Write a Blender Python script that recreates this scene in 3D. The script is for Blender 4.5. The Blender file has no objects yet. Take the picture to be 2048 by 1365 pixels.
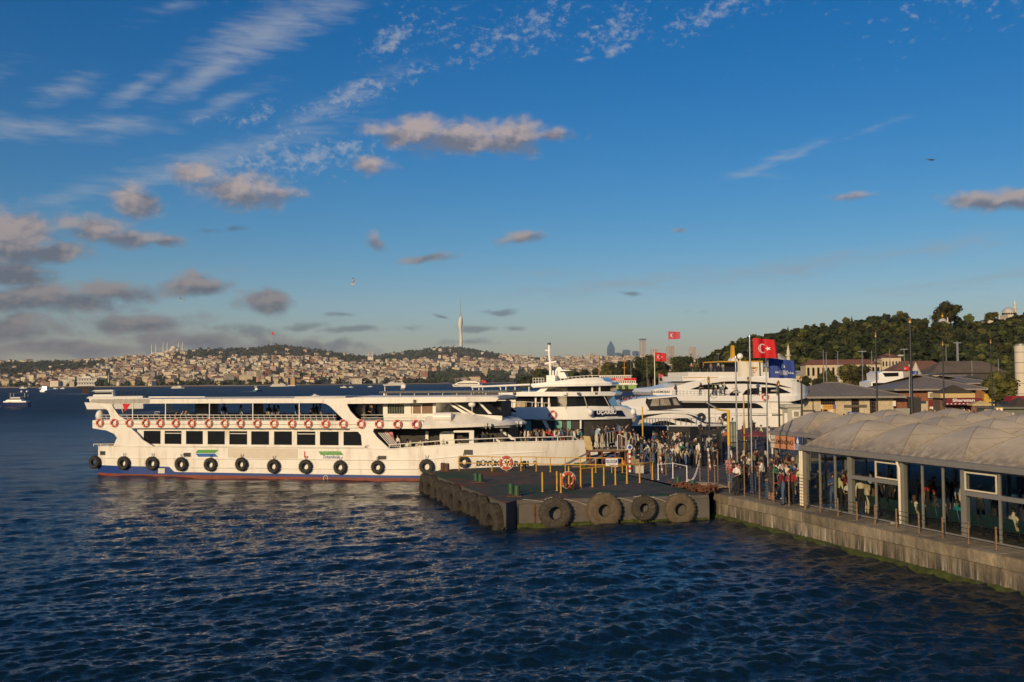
import bpy, bmesh, math, random
import numpy as np
from mathutils import Vector, Matrix, noise as mnoise
from mathutils.geometry import tessellate_polygon
from math import sin, cos, pi, radians as R, sqrt, atan2
sc = bpy.context.scene
C = sc.collection
random.seed(7)
rng = np.random.default_rng(7)
# ------------------------------------------------------------------ camera, sky, sun, exposure
FOC = 35 / 36 * 2048
HC = 7.6                       # eye height above the water: a pedestrian on the bridge
PITCH = math.atan((762 - 682.5) / FOC)
ROLL = R(-0.5)
_f = Vector((0, cos(PITCH), sin(PITCH)))
_u0 = Vector((0, -sin(PITCH), cos(PITCH)))
_r0 = Vector((1, 0, 0))
_r = _r0 * cos(ROLL) + _u0 * sin(ROLL)
_u = _u0 * cos(ROLL) - _r0 * sin(ROLL)
cam_d = bpy.data.cameras.new("camera")
cam = bpy.data.objects.new("camera", cam_d)
C.objects.link(cam)
cam_d.lens = 35
cam_d.sensor_width = 36
cam_d.clip_start = 0.5
cam_d.clip_end = 40000
cam.matrix_world = Matrix(((_r.x, _u.x, -_f.x, 0), (_r.y, _u.y, -_f.y, 0), (_r.z, _u.z, -_f.z, HC), (0, 0, 0, 1)))
sc.camera = cam
EYE = Vector((0, 0, HC))
def ray(px, py):
 return _f + _r * ((px - 1024) / FOC) - _u * ((py - 682.5) / FOC)
def U(px, py, z):              # where the sight line of a photo pixel meets the level z
 d = ray(px, py)
 return EYE + d * ((z - HC) / d.z)
def UY(px, py, y):             # where it meets the distance y
 d = ray(px, py)
 return EYE + d * (y / d.y)
def hor(px):
 return 762 + (1024 - px) * math.tan(-ROLL)
def colx(px, y):               # x of an image column at distance y (at eye level)
 return UY(px, hor(px), y).x
SUN_EL, SUN_AZ = R(16.5), R(206)           # the low evening sun, behind the camera and to its left
sun_dir = Vector((sin(SUN_AZ) * cos(SUN_EL), cos(SUN_AZ) * cos(SUN_EL), sin(SUN_EL)))
sl = bpy.data.lights.new("sun", 'SUN')
sl.energy = 5.0
sl.angle = R(0.53)
sl.color = (1.0, 0.73, 0.41)
sun = bpy.data.objects.new("sun", sl)
C.objects.link(sun)
sun.rotation_euler = (-sun_dir).to_track_quat('-Z', 'Y').to_euler()
sun.location = (0, 0, 50)
sc.render.engine = 'CYCLES'
sc.cycles.use_denoising = True
sc.cycles.max_bounces = 6
sc.cycles.diffuse_bounces = 2
sc.cycles.glossy_bounces = 3
sc.cycles.transmission_bounces = 4
sc.cycles.transparent_max_bounces = 12
sc.cycles.volume_bounces = 0
sc.cycles.caustics_reflective = False
sc.cycles.caustics_refractive = False
sc.cycles.use_adaptive_sampling = True
sc.cycles.adaptive_threshold = 0.02
sc.view_settings.view_transform = 'Standard'
sc.view_settings.look = 'None'
sc.view_settings.exposure = -0.32
sc.view_settings.gamma = 1
sc.view_settings.use_curve_mapping = False
# ------------------------------------------------------------------ node helper
class G:
 def __init__(s, tree):
  s.t = tree
  s.t.nodes.clear()
 def n(s, typ, **kw):
  nd = s.t.nodes.new(typ)
  for k, v in kw.items():
   setattr(nd, k, v)
  return nd
 def put(s, sock, v):
  if v is None:
   return
  if isinstance(v, bpy.types.NodeSocket):
   s.t.links.new(v, sock)
  else:
   if isinstance(v, (tuple, list)) and len(v) == 3 and sock.type == 'RGBA':
    v = tuple(v) + (1,)
   sock.default_value = v
 def m(s, op, a, b=None, c=None, clamp=False):
  nd = s.n('ShaderNodeMath', operation=op, use_clamp=clamp)
  for i, v in enumerate((a, b, c)):
   s.put(nd.inputs[i], v)
  return nd.outputs[0]
 def vm(s, op, a, b=None):
  nd = s.n('ShaderNodeVectorMath', operation=op)
  s.put(nd.inputs[0], a)
  s.put(nd.inputs[1], b)
  return nd.outputs['Value'] if op in ('LENGTH', 'DOT_PRODUCT', 'DISTANCE') else nd.outputs[0]
 def noise(s, vec, scale, detail=3, rough=.55, dist=0.0, lac=2.0):
  nd = s.n('ShaderNodeTexNoise')
  s.put(nd.inputs['Vector'], vec)
  nd.inputs['Scale'].default_value = scale
  nd.inputs['Detail'].default_value = detail
  nd.inputs['Roughness'].default_value = rough
  nd.inputs['Distortion'].default_value = dist
  nd.inputs['Lacunarity'].default_value = lac
  return nd.outputs[0]
 def mix(s, fac, a, b, blend='MIX'):
  nd = s.n('ShaderNodeMix', data_type='RGBA', blend_type=blend)
  s.put(nd.inputs[0], fac)
  s.put(nd.inputs[6], a)
  s.put(nd.inputs[7], b)
  return nd.outputs[2]
 def rng(s, v, a, b, c=0.0, d=1.0, smooth=False):
  nd = s.n('ShaderNodeMapRange', interpolation_type='SMOOTHSTEP' if smooth else 'LINEAR')
  s.put(nd.inputs[0], v)
  for i, q in enumerate((a, b, c, d)):
   nd.inputs[1 + i].default_value = q
  return nd.outputs[0]
 def map(s, vec, loc=(0, 0, 0), rot=(0, 0, 0), scale=(1, 1, 1), typ='POINT'):
  nd = s.n('ShaderNodeMapping', vector_type=typ)
  s.put(nd.inputs[0], vec)
  nd.inputs[1].default_value = loc
  nd.inputs[2].default_value = rot
  nd.inputs[3].default_value = scale
  return nd.outputs[0]
 def sep(s, v):
  nd = s.n('ShaderNodeSeparateXYZ')
  s.put(nd.inputs[0], v)
  return nd.outputs
 def comb(s, x, y, z=0.0):
  nd = s.n('ShaderNodeCombineXYZ')
  for i, v in enumerate((x, y, z)):
   s.put(nd.inputs[i], v)
  return nd.outputs[0]
# ------------------------------------------------------------------ world: evening sky with clouds, laid out by azimuth and elevation
W = bpy.data.worlds.new("World")
sc.world = W
W.use_nodes = True
g = G(W.node_tree)
tc = g.n('ShaderNodeTexCoord')
D = g.vm('NORMALIZE', tc.outputs['Generated'])
dx, dy, dz = g.sep(D)
AZ = g.m('MULTIPLY', g.m('ARCTAN2', dx, dy), 10.0)      # unit 0.1 rad
EL = g.m('MULTIPLY', g.m('ARCSINE', dz), 10.0)
P = g.comb(AZ, EL, 0.0)
sky = g.n('ShaderNodeTexSky', sky_type='NISHITA')
sky.sun_disc = False
sky.sun_elevation = SUN_EL
sky.sun_rotation = SUN_AZ
sky.altitude = 20
sky.air_density = 1.0
sky.dust_density = 0.7
sky.ozone_density = 2.6
skyc = g.n('ShaderNodeHueSaturation')
g.put(skyc.inputs['Color'], sky.outputs[0])
skyc.inputs['Saturation'].default_value = 1.5
skyc.inputs['Value'].default_value = .80
skyc.inputs['Hue'].default_value = 0.502
base = g.mix(1.0, skyc.outputs[0], g.mix(g.rng(EL, .0, 1.7, 0, 1, True), (1.0, .90, 1.08), (.74, .93, 1.06)), 'MULTIPLY')
def ae(px, py):
 d = ray(px, py).normalized()
 return 10 * atan2(d.x, d.y), 10 * math.asin(d.z)
PXU = 10 / FOC
def ellipse(vec, px, py, rx, ry, rot):
 a, e = ae(px, py)
 return g.map(vec, (a, e, 0), (0, 0, R(rot)), (rx * PXU * 1.1, ry * PXU * 1.12, 1), 'TEXTURE')
# --- soft woolly clouds: lit cream on the sunward top, mauve-grey below
wv = g.n('ShaderNodeTexNoise')
g.put(wv.inputs['Vector'], g.map(P, scale=(1, 1.6, 1)))
wv.inputs['Scale'].default_value = 1.5
wv.inputs['Detail'].default_value = 3
PW = g.vm('ADD', P, g.vm('MULTIPLY', g.vm('SUBTRACT', wv.outputs[1], (.5, .5, .5)), (.42, .2, 0)))
puffs = [  # px, py, rx, ry, rot, strength
 (835, 268, 95, 36, 0, 1.1), (925, 276, 120, 36, -2, 1.15), (1020, 276, 95, 38, 0, 1.1), (1110, 276, 60, 16, 0, .8), (780, 262, 50, 24, 0, .9),
 (478, 382, 100, 36, -4, 1.0), (400, 352, 70, 26, -8, .85), (560, 388, 70, 16, 0, .75),
 (272, 400, 50, 40, 0, 1.05), (185, 455, 80, 30, 0, 1.0), (260, 472, 95, 20, 0, .95), (320, 478, 55, 14, 0, .9),
 (25, 480, 90, 62, 6, 1.25), (95, 505, 80, 26, 0, 1.1), (10, 550, 90, 30, 0, 1.1),
 (90, 603, 170, 34, 0, 1.1), (220, 586, 95, 28, 0, 1.0), (270, 645, 130, 24, 0, 1.0), (10, 664, 150, 30, 0, 1.0), (140, 700, 240, 20, 0, .9),
 (375, 566, 62, 30, 0, 1.15), (425, 574, 56, 18, 0, 1.0), (525, 604, 72, 28, 0, 1.1), (380, 680, 160, 26, 0, .95), (560, 690, 140, 22, 0, .85),
 (740, 333, 52, 18, -4, .8), (757, 478, 30, 16, -20, .8), (1050, 478, 60, 13, 2, .85), (850, 516, 70, 11, 8, .7), (1340, 455, 18, 9, 0, .65),
 (1712, 395, 60, 9, -3, .62), (1960, 408, 78, 20, -5, 1.2), (2030, 400, 60, 22, 0, 1.2), (2110, 400, 90, 22, 0, 1.1),
 (-150, 520, 190, 70, 0, 1.2), (-300, 610, 260, 60, 0, 1.2), (-480, 440, 190, 50, 0, 1.1), (2400, 520, 170, 30, 0, 1.0), (2700, 420, 160, 30, 0, 1.0), (2600, 620, 240, 26, 0, 1.0),
 (-900, 480, 300, 60, 0, 1.1), (-1300, 600, 300, 40, 0, 1.0), (3300, 520, 260, 40, 0, 1.0),
]
darks = [  # far small clouds near the horizon, blue-grey
 (700, 663, 74, 9, 0, 1.1), (728, 661, 40, 9, 0, 1.0), (870, 636, 22, 6, -10, 1.0), (1000, 624, 50, 8, 0, 1.0), (612, 652, 54, 11, 0, .95), (690, 634, 50, 7, 0, .8),
 (668, 690, 80, 12, 0, .8), (948, 660, 52, 10, 0, 1.0), (1030, 658, 30, 8, 0, .8), (1265, 582, 28, 6, 0, .9), (935, 688, 70, 9, 0, .7), (430, 455, 34, 10, 0, .7), (480, 450, 20, 9, 0, .6),
 (500, 660, 110, 16, 0, .8), (640, 705, 160, 14, 0, .7), (820, 660, 30, 7, 0, .6), (1400, 625, 50, 5, 0, .5),
]
_last = None
def field(vec, lst, want_y=False):
 # each ellipse waits for the one before it (a 1e-9 dependency), which keeps the shader's stack small
 global _last
 tot, ysum = None, None
 for (px, py, rx, ry, rot, st) in lst:
  v2 = vec
  if _last is not None:
   nd = g.n('ShaderNodeVectorMath', operation='MULTIPLY_ADD')
   g.put(nd.inputs[0], _last)
   nd.inputs[1].default_value = (1e-9, 1e-9, 1e-9)
   g.put(nd.inputs[2], vec)
   v2 = nd.outputs[0]
  q = ellipse(v2, px, py, rx, ry, rot)
  w = g.m('MULTIPLY_ADD', g.vm('LENGTH', q), -st, st + (.10 if want_y else .06))
  tot = w if tot is None else g.m('MAXIMUM', tot, w)
  if want_y:
   yy = g.m('MULTIPLY', g.m('MAXIMUM', w, 0.0), g.vm('DOT_PRODUCT', q, (-.35, .9, 0)))
   ysum = yy if ysum is None else g.m('ADD', ysum, yy)
  _last = ysum if want_y else tot
 return tot, ysum
nz = g.noise(g.map(P, scale=(1.0, 1.45, 1)), 3.6, 7, .58, .15)
nz2 = g.noise(g.map(P, loc=(.035, -.06, 0), scale=(1.0, 1.45, 1)), 3.6, 7, .58, .15)
pf, py_ = field(PW, puffs, True)
pdens = g.rng(g.m('MULTIPLY_ADD', g.m('SUBTRACT', nz, .5), 1.5, pf), .05, .85, 0, .9, True)
lit = g.m('ADD', g.m('MULTIPLY', g.m('SUBTRACT', nz, nz2), 3.2), g.m('MULTIPLY_ADD', py_, 1.6, .50))
lit = g.m('MULTIPLY', lit, 1.0, clamp=True)
lift = g.rng(EL, .1, 2.2, 0, 1, True)         # clouds low over the horizon are dimmer and bluer
shade_c = g.mix(lift, (.60, .82, 1.2), (1.62, 1.70, 2.1))
lit_c = g.mix(lift, (1.7, 1.6, 1.72), (4.6, 3.75, 3.5))
pcol = g.mix(lit, shade_c, lit_c)
df, _ = field(PW, darks)
ddens = g.rng(g.m('MULTIPLY_ADD', g.m('SUBTRACT', nz, .5), 1.6, df), .1, .8, 0, .62, True)
# --- thin high cloud: combed streaks, dappled fields and faint veils
PWs = g.vm('ADD', P, g.vm('MULTIPLY', g.vm('SUBTRACT', wv.outputs[1], (.5, .5, .5)), (.2, .12, 0)))
streaks = [
 (430, 318, 330, 34, 17, .8), (650, 225, 220, 30, 28, .75), (425, 135, 150, 30, 37, 1.15), (520, 70, 190, 52, 25, 1.2), (640, 20, 150, 40, 18, .8), (285, 175, 90, 24, 34, .85), (135, 180, 85, 26, 22, .8),
 (60, 258, 190, 30, 2, .8), (230, 252, 130, 22, 5, .95), (455, 205, 110, 22, 24, .75), (340, 15, 90, 18, 20, .6), (1600, 305, 80, 11, 20, .85), (1510, 348, 75, 8, -3, .7), (1560, 318, 120, 14, 20, .7),
 (1250, 566, 330, 20, 5, .75), (1560, 540, 330, 26, 6, .8), (1860, 497, 190, 22, 5, .75), (1760, 255, 70, 9, 16, .5), (1080, 545, 150, 11, 0, .6), (1950, 560, 250, 16, 4, .6), (430, 538, 90, 8, 0, .5),
 (150, 390, 150, 22, 18, .6), (330, 352, 170, 22, 10, .95), (-300, 200, 260, 50, 20, .9), (2500, 300, 300, 40, 10, .6),
]
dapples = [
 (560, 275, 150, 34, 33, 1.1), (690, 200, 170, 34, 26, 1.1), (800, 150, 90, 30, 24, .8), (600, 320, 200, 44, 10, 1.05), (470, 330, 120, 26, 18, .95), (785, 80, 90, 40, 30, .95), (880, 60, 90, 40, 20, .6),
 (510, 238, 80, 20, 24, .85), (405, 240, 45, 16, 10, .85), (1060, 60, 150, 60, 18, .75), (1230, 60, 110, 50, 22, .85), (1390, 40, 110, 40, 12, .85), (1225, 100, 55, 18, 12, .95), (1165, 120, 40, 10, 10, .8),
 (960, 90, 110, 50, 20, .65), (1480, 5, 130, 30, 8, .7), (680, 300, 130, 22, 12, .9), (1000, -150, 500, 120, 15, .7), (2200, -100, 400, 80, 10, .6),
]
sf, _ = field(PWs, streaks)
snz = g.noise(g.map(P, rot=(0, 0, R(-8)), scale=(1.1, 6.5, 1)), 2.4, 5, .6, .3)
sdens = g.rng(g.m('MULTIPLY_ADD', g.m('SUBTRACT', snz, .5), 1.5, sf), .05, 1.35, 0, .52, True)
af, _ = field(PWs, dapples)
anz = g.noise(g.map(P, rot=(0, 0, R(-25)), scale=(1.0, 1.5, 1)), 9.0, 5, .66, .1)
anz_b = g.noise(g.map(P, rot=(0, 0, R(-25)), scale=(.8, 1.4, 1)), 2.2, 2, .5)
adens = g.rng(g.m('ADD', g.m('MULTIPLY_ADD', g.m('SUBTRACT', anz, .53), 3.4, af), g.m('MULTIPLY', g.m('SUBTRACT', anz_b, .5), .9)), .25, 1.4, 0, .58, True)
thin = g.m('MAXIMUM', sdens, adens)
thin_c = g.mix(lift, (2.3, 2.2, 2.2), (4.1, 4.3, 4.7))
col = g.mix(thin, base, thin_c)
col = g.mix(ddens, col, (.72, 1.05, 1.45))
col = g.mix(pdens, col, pcol)
bg = g.n('ShaderNodeBackground')
g.put(bg.inputs[0], col)
bg.inputs[1].default_value = 0.125
wo = g.n('ShaderNodeOutputWorld')
g.t.links.new(bg.outputs[0], wo.inputs[0])
W.cycles.sampling_method = 'MANUAL'
W.cycles.sample_map_resolution = 512
# ------------------------------------------------------------------ materials
_mats = {}
def M(name, col, rough=.55, metal=0.0, var=.12, scale=2.5, bump=0.0, bscale=20, dirt=None, dirt_amt=.5, streak=True, dscale=1.2, spec=.5, rnd=0.0):
 if name in _mats:
  return _mats[name]
 m = bpy.data.materials.new(name)
 m.use_nodes = True
 q = G(m.node_tree)
 b = q.n('ShaderNodeBsdfPrincipled')
 o = q.n('ShaderNodeOutputMaterial')
 q.t.links.new(b.outputs[0], o.inputs[0])
 t = q.n('ShaderNodeTexCoord').outputs['Object']
 col = tuple(col)
 c = col + (1,)
 if var:
  nzz = q.rng(q.noise(t, scale, 4, .6), .3, .7)
  c = q.mix(nzz, tuple(x * (1 - var) for x in col), tuple(min(1, x * (1 + var)) for x in col))
 if rnd:
  oi = q.n('ShaderNodeObjectInfo').outputs['Random']
  hs = q.n('ShaderNodeHueSaturation')
  q.put(hs.inputs['Color'], c)
  q.put(hs.inputs['Value'], q.rng(oi, 0, 1, 1 - rnd, 1 + rnd))
  q.put(hs.inputs['Hue'], q.rng(q.m('FRACT', q.m('MULTIPLY', oi, 7.3)), 0, 1, .5 - rnd * .06, .5 + rnd * .06))
  c = hs.outputs[0]
 if dirt:
  tt = q.map(t, scale=(1, 1, .16)) if streak else t
  d1 = q.noise(tt, dscale * 4, 5, .65)
  d2 = q.noise(t, dscale * .8, 3, .5)
  f = q.m('MULTIPLY', q.rng(d1, .48, .78), q.rng(d2, .35, .7))
  c = q.mix(q.m('MULTIPLY', f, dirt_amt * 2.0, clamp=True), c, tuple(dirt))
 q.put(b.inputs['Base Color'], c)
 b.inputs['Roughness'].default_value = rough
 b.inputs['Metallic'].default_value = metal
 b.inputs['Specular IOR Level'].default_value = spec
 if bump:
  bn = q.n('ShaderNodeBump')
  bn.inputs['Strength'].default_value = min(1.0, bump)
  bn.inputs['Distance'].default_value = .02
  q.put(bn.inputs['Height'], q.noise(t, bscale, 4, .6))
  q.t.links.new(bn.outputs[0], b.inputs['Normal'])
 _mats[name] = m
 return m
def Mx(name):                  # a blank material with its helper, for the special ones
 m = bpy.data.materials.new(name)
 m.use_nodes = True
 q = G(m.node_tree)
 b = q.n('ShaderNodeBsdfPrincipled')
 o = q.n('ShaderNodeOutputMaterial')
 q.t.links.new(b.outputs[0], o.inputs[0])
 _mats[name] = m
 return m, q, b, o
# ------------------------------------------------------------------ mesh builder
class MB:
 def __init__(s):
  s.v, s.f, s.m = [], [], []
 def add(s, vs, fs, mi=0):
  o = len(s.v)
  s.v += [tuple(v) for v in vs]
  s.f += [tuple(i + o for i in f) for f in fs]
  s.m += [mi] * len(fs)
  return s
 def box(s, x0, x1, y0, y1, z0, z1, mi=0):
  return s.add([(x0, y0, z0), (x1, y0, z0), (x1, y1, z0), (x0, y1, z0), (x0, y0, z1), (x1, y0, z1), (x1, y1, z1), (x0, y1, z1)],
     [(0, 3, 2, 1), (4, 5, 6, 7), (0, 1, 5, 4), (1, 2, 6, 5), (2, 3, 7, 6), (3, 0, 4, 7)], mi)
 def tube(s, pts, r, n=6, mi=0, closed=False):
  pts = [Vector(p) for p in pts]
  k = len(pts)
  rs = r if isinstance(r, (list, tuple)) else [r] * k
  rings = []
  prev = None
  for i, p in enumerate(pts):
   a = pts[(i - 1) % k] if (closed or i > 0) else p
   b = pts[(i + 1) % k] if (closed or i < k - 1) else p
   t = (b - a)
   t = t.normalized() if t.length > 1e-9 else Vector((0, 0, 1))
   ref = prev if prev is not None else (Vector((0, 0, 1)) if abs(t.z) < .9 else Vector((1, 0, 0)))
   x = ref - t * ref.dot(t)
   if x.length < 1e-6:
    x = t.orthogonal()
   x.normalize()
   y = t.cross(x)
   prev = x
   rings.append([p + (x * cos(2 * pi * j / n) + y * sin(2 * pi * j / n)) * rs[i] for j in range(n)])
  return s.loft(rings, mi=mi, cap=not closed, wrap=closed)
 def loft(s, rings, mi=0, cap=True, wrap=False, ring_closed=True):
  n = len(rings[0])
  o = [v for ring in rings for v in ring]
  fs = []
  k = len(rings)
  for i in range(k if wrap else k - 1):
   i2 = (i + 1) % k
   for j in range(n if ring_closed else n - 1):
    j2 = (j + 1) % n
    fs.append((i * n + j, i * n + j2, i2 * n + j2, i2 * n + j))
  if cap and not wrap:
   fs.append(tuple(reversed(range(n))))
   fs.append(tuple((k - 1) * n + j for j in range(n)))
  return s.add(o, fs, mi)
 def cyl(s, x, y, z0, z1, r, n=10, mi=0, r1=None):
  r1 = r if r1 is None else r1
  return s.loft([[(x + a * cos(2 * pi * j / n), y + a * sin(2 * pi * j / n), z) for j in range(n)] for a, z in ((r, z0), (r1, z1))], mi)
 def lathe(s, prof, n=16, c=(0, 0, 0), mi=0, cap=True):
  return s.loft([[(c[0] + r * cos(2 * pi * j / n), c[1] + r * sin(2 * pi * j / n), c[2] + z) for j in range(n)] for r, z in prof], mi, cap)
 def ring(s, c, R0, r, N=20, n=8, ax='y', sq=1.0, mi=0):
  rings = []
  for i in range(N):
   a = 2 * pi * i / N
   rg = []
   for j in range(n):
    b = 2 * pi * j / n
    rr = R0 + r * cos(b)
    w = r * sq * sin(b)
    p = {'y': (rr * cos(a), w, rr * sin(a)), 'x': (w, rr * cos(a), rr * sin(a)), 'z': (rr * cos(a), rr * sin(a), w)}[ax]
    rg.append((c[0] + p[0], c[1] + p[1], c[2] + p[2]))
   rings.append(rg)
  return s.loft(rings, mi, False, True)
 def sphere(s, c, r, n=12, k=8, mi=0, sc=(1, 1, 1)):
  return s.loft([[(c[0] + r * sc[0] * sin(pi * i / k) * cos(2 * pi * j / n), c[1] + r * sc[1] * sin(pi * i / k) * sin(2 * pi * j / n), c[2] - r * sc[2] * cos(pi * i / k)) for j in range(n)]
     for i in ([.02] + list(range(1, k)) + [k - .02])], mi)
 def prism(s, poly, y0, y1, fn=None, seg=None, mi=0):
  # a polygon of (x, z) extruded from y0 to y1; fn(x, y, z) bends it
  pts = [tuple(p) for p in poly]
  if fn:                 # cut into narrow slices first, so that the bend stays smooth
   bm = bmesh.new()
   fr_ = bm.faces.new([bm.verts.new((x, y0, z)) for x, z in pts])
   ex = bmesh.ops.extrude_face_region(bm, geom=[fr_], use_keep_orig=True)
   bmesh.ops.translate(bm, vec=(0, y1 - y0, 0), verts=[v for v in ex['geom'] if isinstance(v, bmesh.types.BMVert)])
   xa_, xb_ = min(p[0] for p in pts), max(p[0] for p in pts)
   k_ = int((xb_ - xa_) / (seg or .8))
   for i in range(1, k_ + 1):
    xc = xa_ + (xb_ - xa_) * (i - .5) / (k_ + .01)
    if abs(fn(xc, 0, 0)[1]) + abs(fn(xc + 1.5, 0, 0)[1]) + abs(fn(xc - 1.5, 0, 0)[1]) < 1e-6:
     continue
    bmesh.ops.bisect_plane(bm, geom=bm.verts[:] + bm.edges[:] + bm.faces[:], dist=1e-5, plane_co=(xc, 0, 0), plane_no=(1, 0, 0))
   bmesh.ops.triangulate(bm, faces=bm.faces[:])
   bm.verts.index_update()
   vs = [fn(*v.co) for v in bm.verts]
   fs = [tuple(v.index for v in f.verts) for f in bm.faces]
   bm.free()
   return s.add(vs, fs, mi)
  if seg:
   q = []
   for i, p in enumerate(pts):
    r = pts[(i + 1) % len(pts)]
    k = max(1, int(abs(r[0] - p[0]) / seg))
    q += [(p[0] + (r[0] - p[0]) * t / k, p[1] + (r[1] - p[1]) * t / k) for t in range(k)]
   pts = q
  tris = tessellate_polygon([[Vector((x, z, 0)) for x, z in pts]])
  n = len(pts)
  vs = [(x, y0, z) for x, z in pts] + [(x, y1, z) for x, z in pts]
  fs = [tuple(t) for t in tris] + [tuple(n + i for i in reversed(t)) for t in tris]
  fs += [(i, (i + 1) % n, n + (i + 1) % n, n + i) for i in range(n)]
  return s.add(vs, fs, mi)
 def xform(s, mat):
  s.v = [tuple(mat @ Vector(v)) for v in s.v]
  return s
 def mesh(s, name, mats, smooth=None):
  me = bpy.data.meshes.new(name)
  me.from_pydata(s.v, [], s.f)
  for m in (mats if isinstance(mats, (list, tuple)) else [mats]):
   me.materials.append(m)
  if any(s.m):
   me.polygons.foreach_set('material_index', s.m)
  if smooth:
   me.polygons.foreach_set('use_smooth', [True] * len(me.polygons))
   if smooth < 179:
    me.set_sharp_from_angle(angle=R(smooth))
  me.update()
  return me
 def ob(s, name, mats, parent=None, smooth=None):
  return link(name, s.mesh(name, mats, smooth), parent)
def link(name, me, parent=None, loc=None, rz=0.0):
 o = bpy.data.objects.new(name, me)
 C.objects.link(o)
 if parent is not None:
  o.parent = parent
 if loc is not None:
  o.location = loc
 if rz:
  o.rotation_euler = (0, 0, rz)
 return o
def tag(o, label=None, cat=None, group=None, kind=None):
 for k, v in (('label', label), ('category', cat), ('group', group), ('kind', kind)):
  if v:
   o[k] = v
 return o
def thing(name, label, cat, loc=(0, 0, 0), rz=0.0, group=None):
 return tag(link(name, None, None, loc, rz), label, cat, group)
def kids(o):
 return [c for c in C.objects if c.parent == o]
def dup(src, children, loc, rz, label, group=None, scale=None):
 # a copy of a thing and of its parts, children being its parts
 c = src.copy()
 C.objects.link(c)
 c.location = loc
 c.rotation_euler = (0, 0, rz)
 if scale:
  c.scale = scale
 c['label'] = label
 if group:
  c['group'] = group
 for ch in children:
  d = ch.copy()
  C.objects.link(d)
  d.parent = c
 return c
_ones = 'first second third fourth fifth sixth seventh eighth ninth tenth eleventh twelfth thirteenth fourteenth fifteenth sixteenth seventeenth eighteenth nineteenth'.split()
_tens = {20: 'twent', 30: 'thirt', 40: 'fort', 50: 'fift', 60: 'sixt', 70: 'sevent', 80: 'eight', 90: 'ninet'}
def nth(k):
 if k < 20:
  return _ones[k - 1]
 if k >= 100:
  return ('one hundredth' if k == 100 else 'hundred-and-' + nth(k - 100))
 t = _tens[k // 10 * 10]
 return t + 'ieth' if k % 10 == 0 else t + 'y-' + _ones[k % 10 - 1]
def text_mesh(body, size, mat, ext=.004, align='CENTER', bold=0.0):
 cu = bpy.data.curves.new('lettering', 'FONT')
 cu.body = body
 cu.size = size
 cu.extrude = ext
 cu.offset = bold
 cu.resolution_u = 3
 cu.align_x = align
 cu.align_y = 'CENTER'
 o = bpy.data.objects.new('lettering', cu)
 C.objects.link(o)
 dg = bpy.context.evaluated_depsgraph_get()
 me = bpy.data.meshes.new_from_object(o.evaluated_get(dg))
 bpy.data.objects.remove(o)
 bpy.data.curves.remove(cu)
 me.materials.clear()
 me.materials.append(mat)
 return me
class Fr:                      # a boat's frame: x along its side, y away from the camera, z up; px() reads a photo pixel on the plane y = t
 def __init__(s, a, b):
  s.o = Vector((a[0], a[1], 0))
  d = Vector((b[0] - a[0], b[1] - a[1], 0))
  s.e = d.normalized()
  s.n = Vector((-s.e.y, s.e.x, 0))
  s.rz = atan2(s.e.y, s.e.x)
 def px(s, px, py, t=0.0):
  d = ray(px, py)
  k = (s.o + s.n * t - EYE).dot(s.n) / d.dot(s.n)
  p = EYE + d * k
  return ((p - s.o).dot(s.e), p.z)
 def poly(s, pts, t=0.0):
  return [s.px(x, y, t) for x, y in pts]
 def w(s, x, y, z):
  p = s.o + s.e * x + s.n * y
  return Vector((p.x, p.y, z))
# ------------------------------------------------------------------ common materials
WHITE = M('white_paint', (.80, .78, .74), .32, var=.04, scale=.8, dirt=(.42, .33, .22), dirt_amt=.16, dscale=.8)
WHITE2 = M('white_gelcoat', (.82, .81, .79), .22, var=.03, scale=.6, dirt=(.5, .45, .38), dirt_amt=.08)
GLASSD = M('dark_window_glass', (.012, .013, .015), .06, var=0, spec=.45)
BLACK = M('black_metal', (.018, .018, .02), .5, var=.2)
DARK = M('dark_interior', (.03, .028, .026), .7, var=.3)
GREY = M('grey_metal', (.30, .31, .33), .42, .35, var=.1, dirt=(.16, .14, .12), dirt_amt=.3)
STEEL = M('stainless_steel', (.55, .55, .55), .3, .9, var=.05)
RUBBER = M('tyre_rubber', (.022, .021, .020), .75, var=.35, scale=6, bump=.3, bscale=30)
ORANGE = M('lifebuoy_orange', (.52, .075, .035), .5, var=.1, rnd=.14)
WHITES = M('white_band', (.8, .78, .74), .5, var=.05)
YELLOW = M('yellow_paint', (.60, .34, .035), .5, var=.15, scale=5, dirt=(.20, .07, .03), dirt_amt=.6, dscale=3)
RUSTP = M('rusty_post', (.24, .15, .085), .65, var=.25, scale=6, dirt=(.16, .06, .03), dirt_amt=.5, dscale=3)
WOOD = M('brown_wood', (.20, .11, .06), .6, var=.25, scale=8)
RED = M('red_cloth', (.55, .015, .02), .75, var=.08)
MAROON = M('maroon_awning', (.16, .018, .025), .8, var=.15)
TILE = M('roof_tiles', (.26, .12, .075), .8, var=.3, scale=.5, rnd=.2)
CREAM = M('cream_render', (.55, .46, .32), .8, var=.12, scale=.6, dirt=(.25, .2, .14), dirt_amt=.3)
CONC = M('grey_concrete', (.30, .285, .26), .85, var=.2, scale=.7, bump=.3, bscale=6, dirt=(.14, .13, .11), dirt_amt=.4, streak=False)
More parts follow.
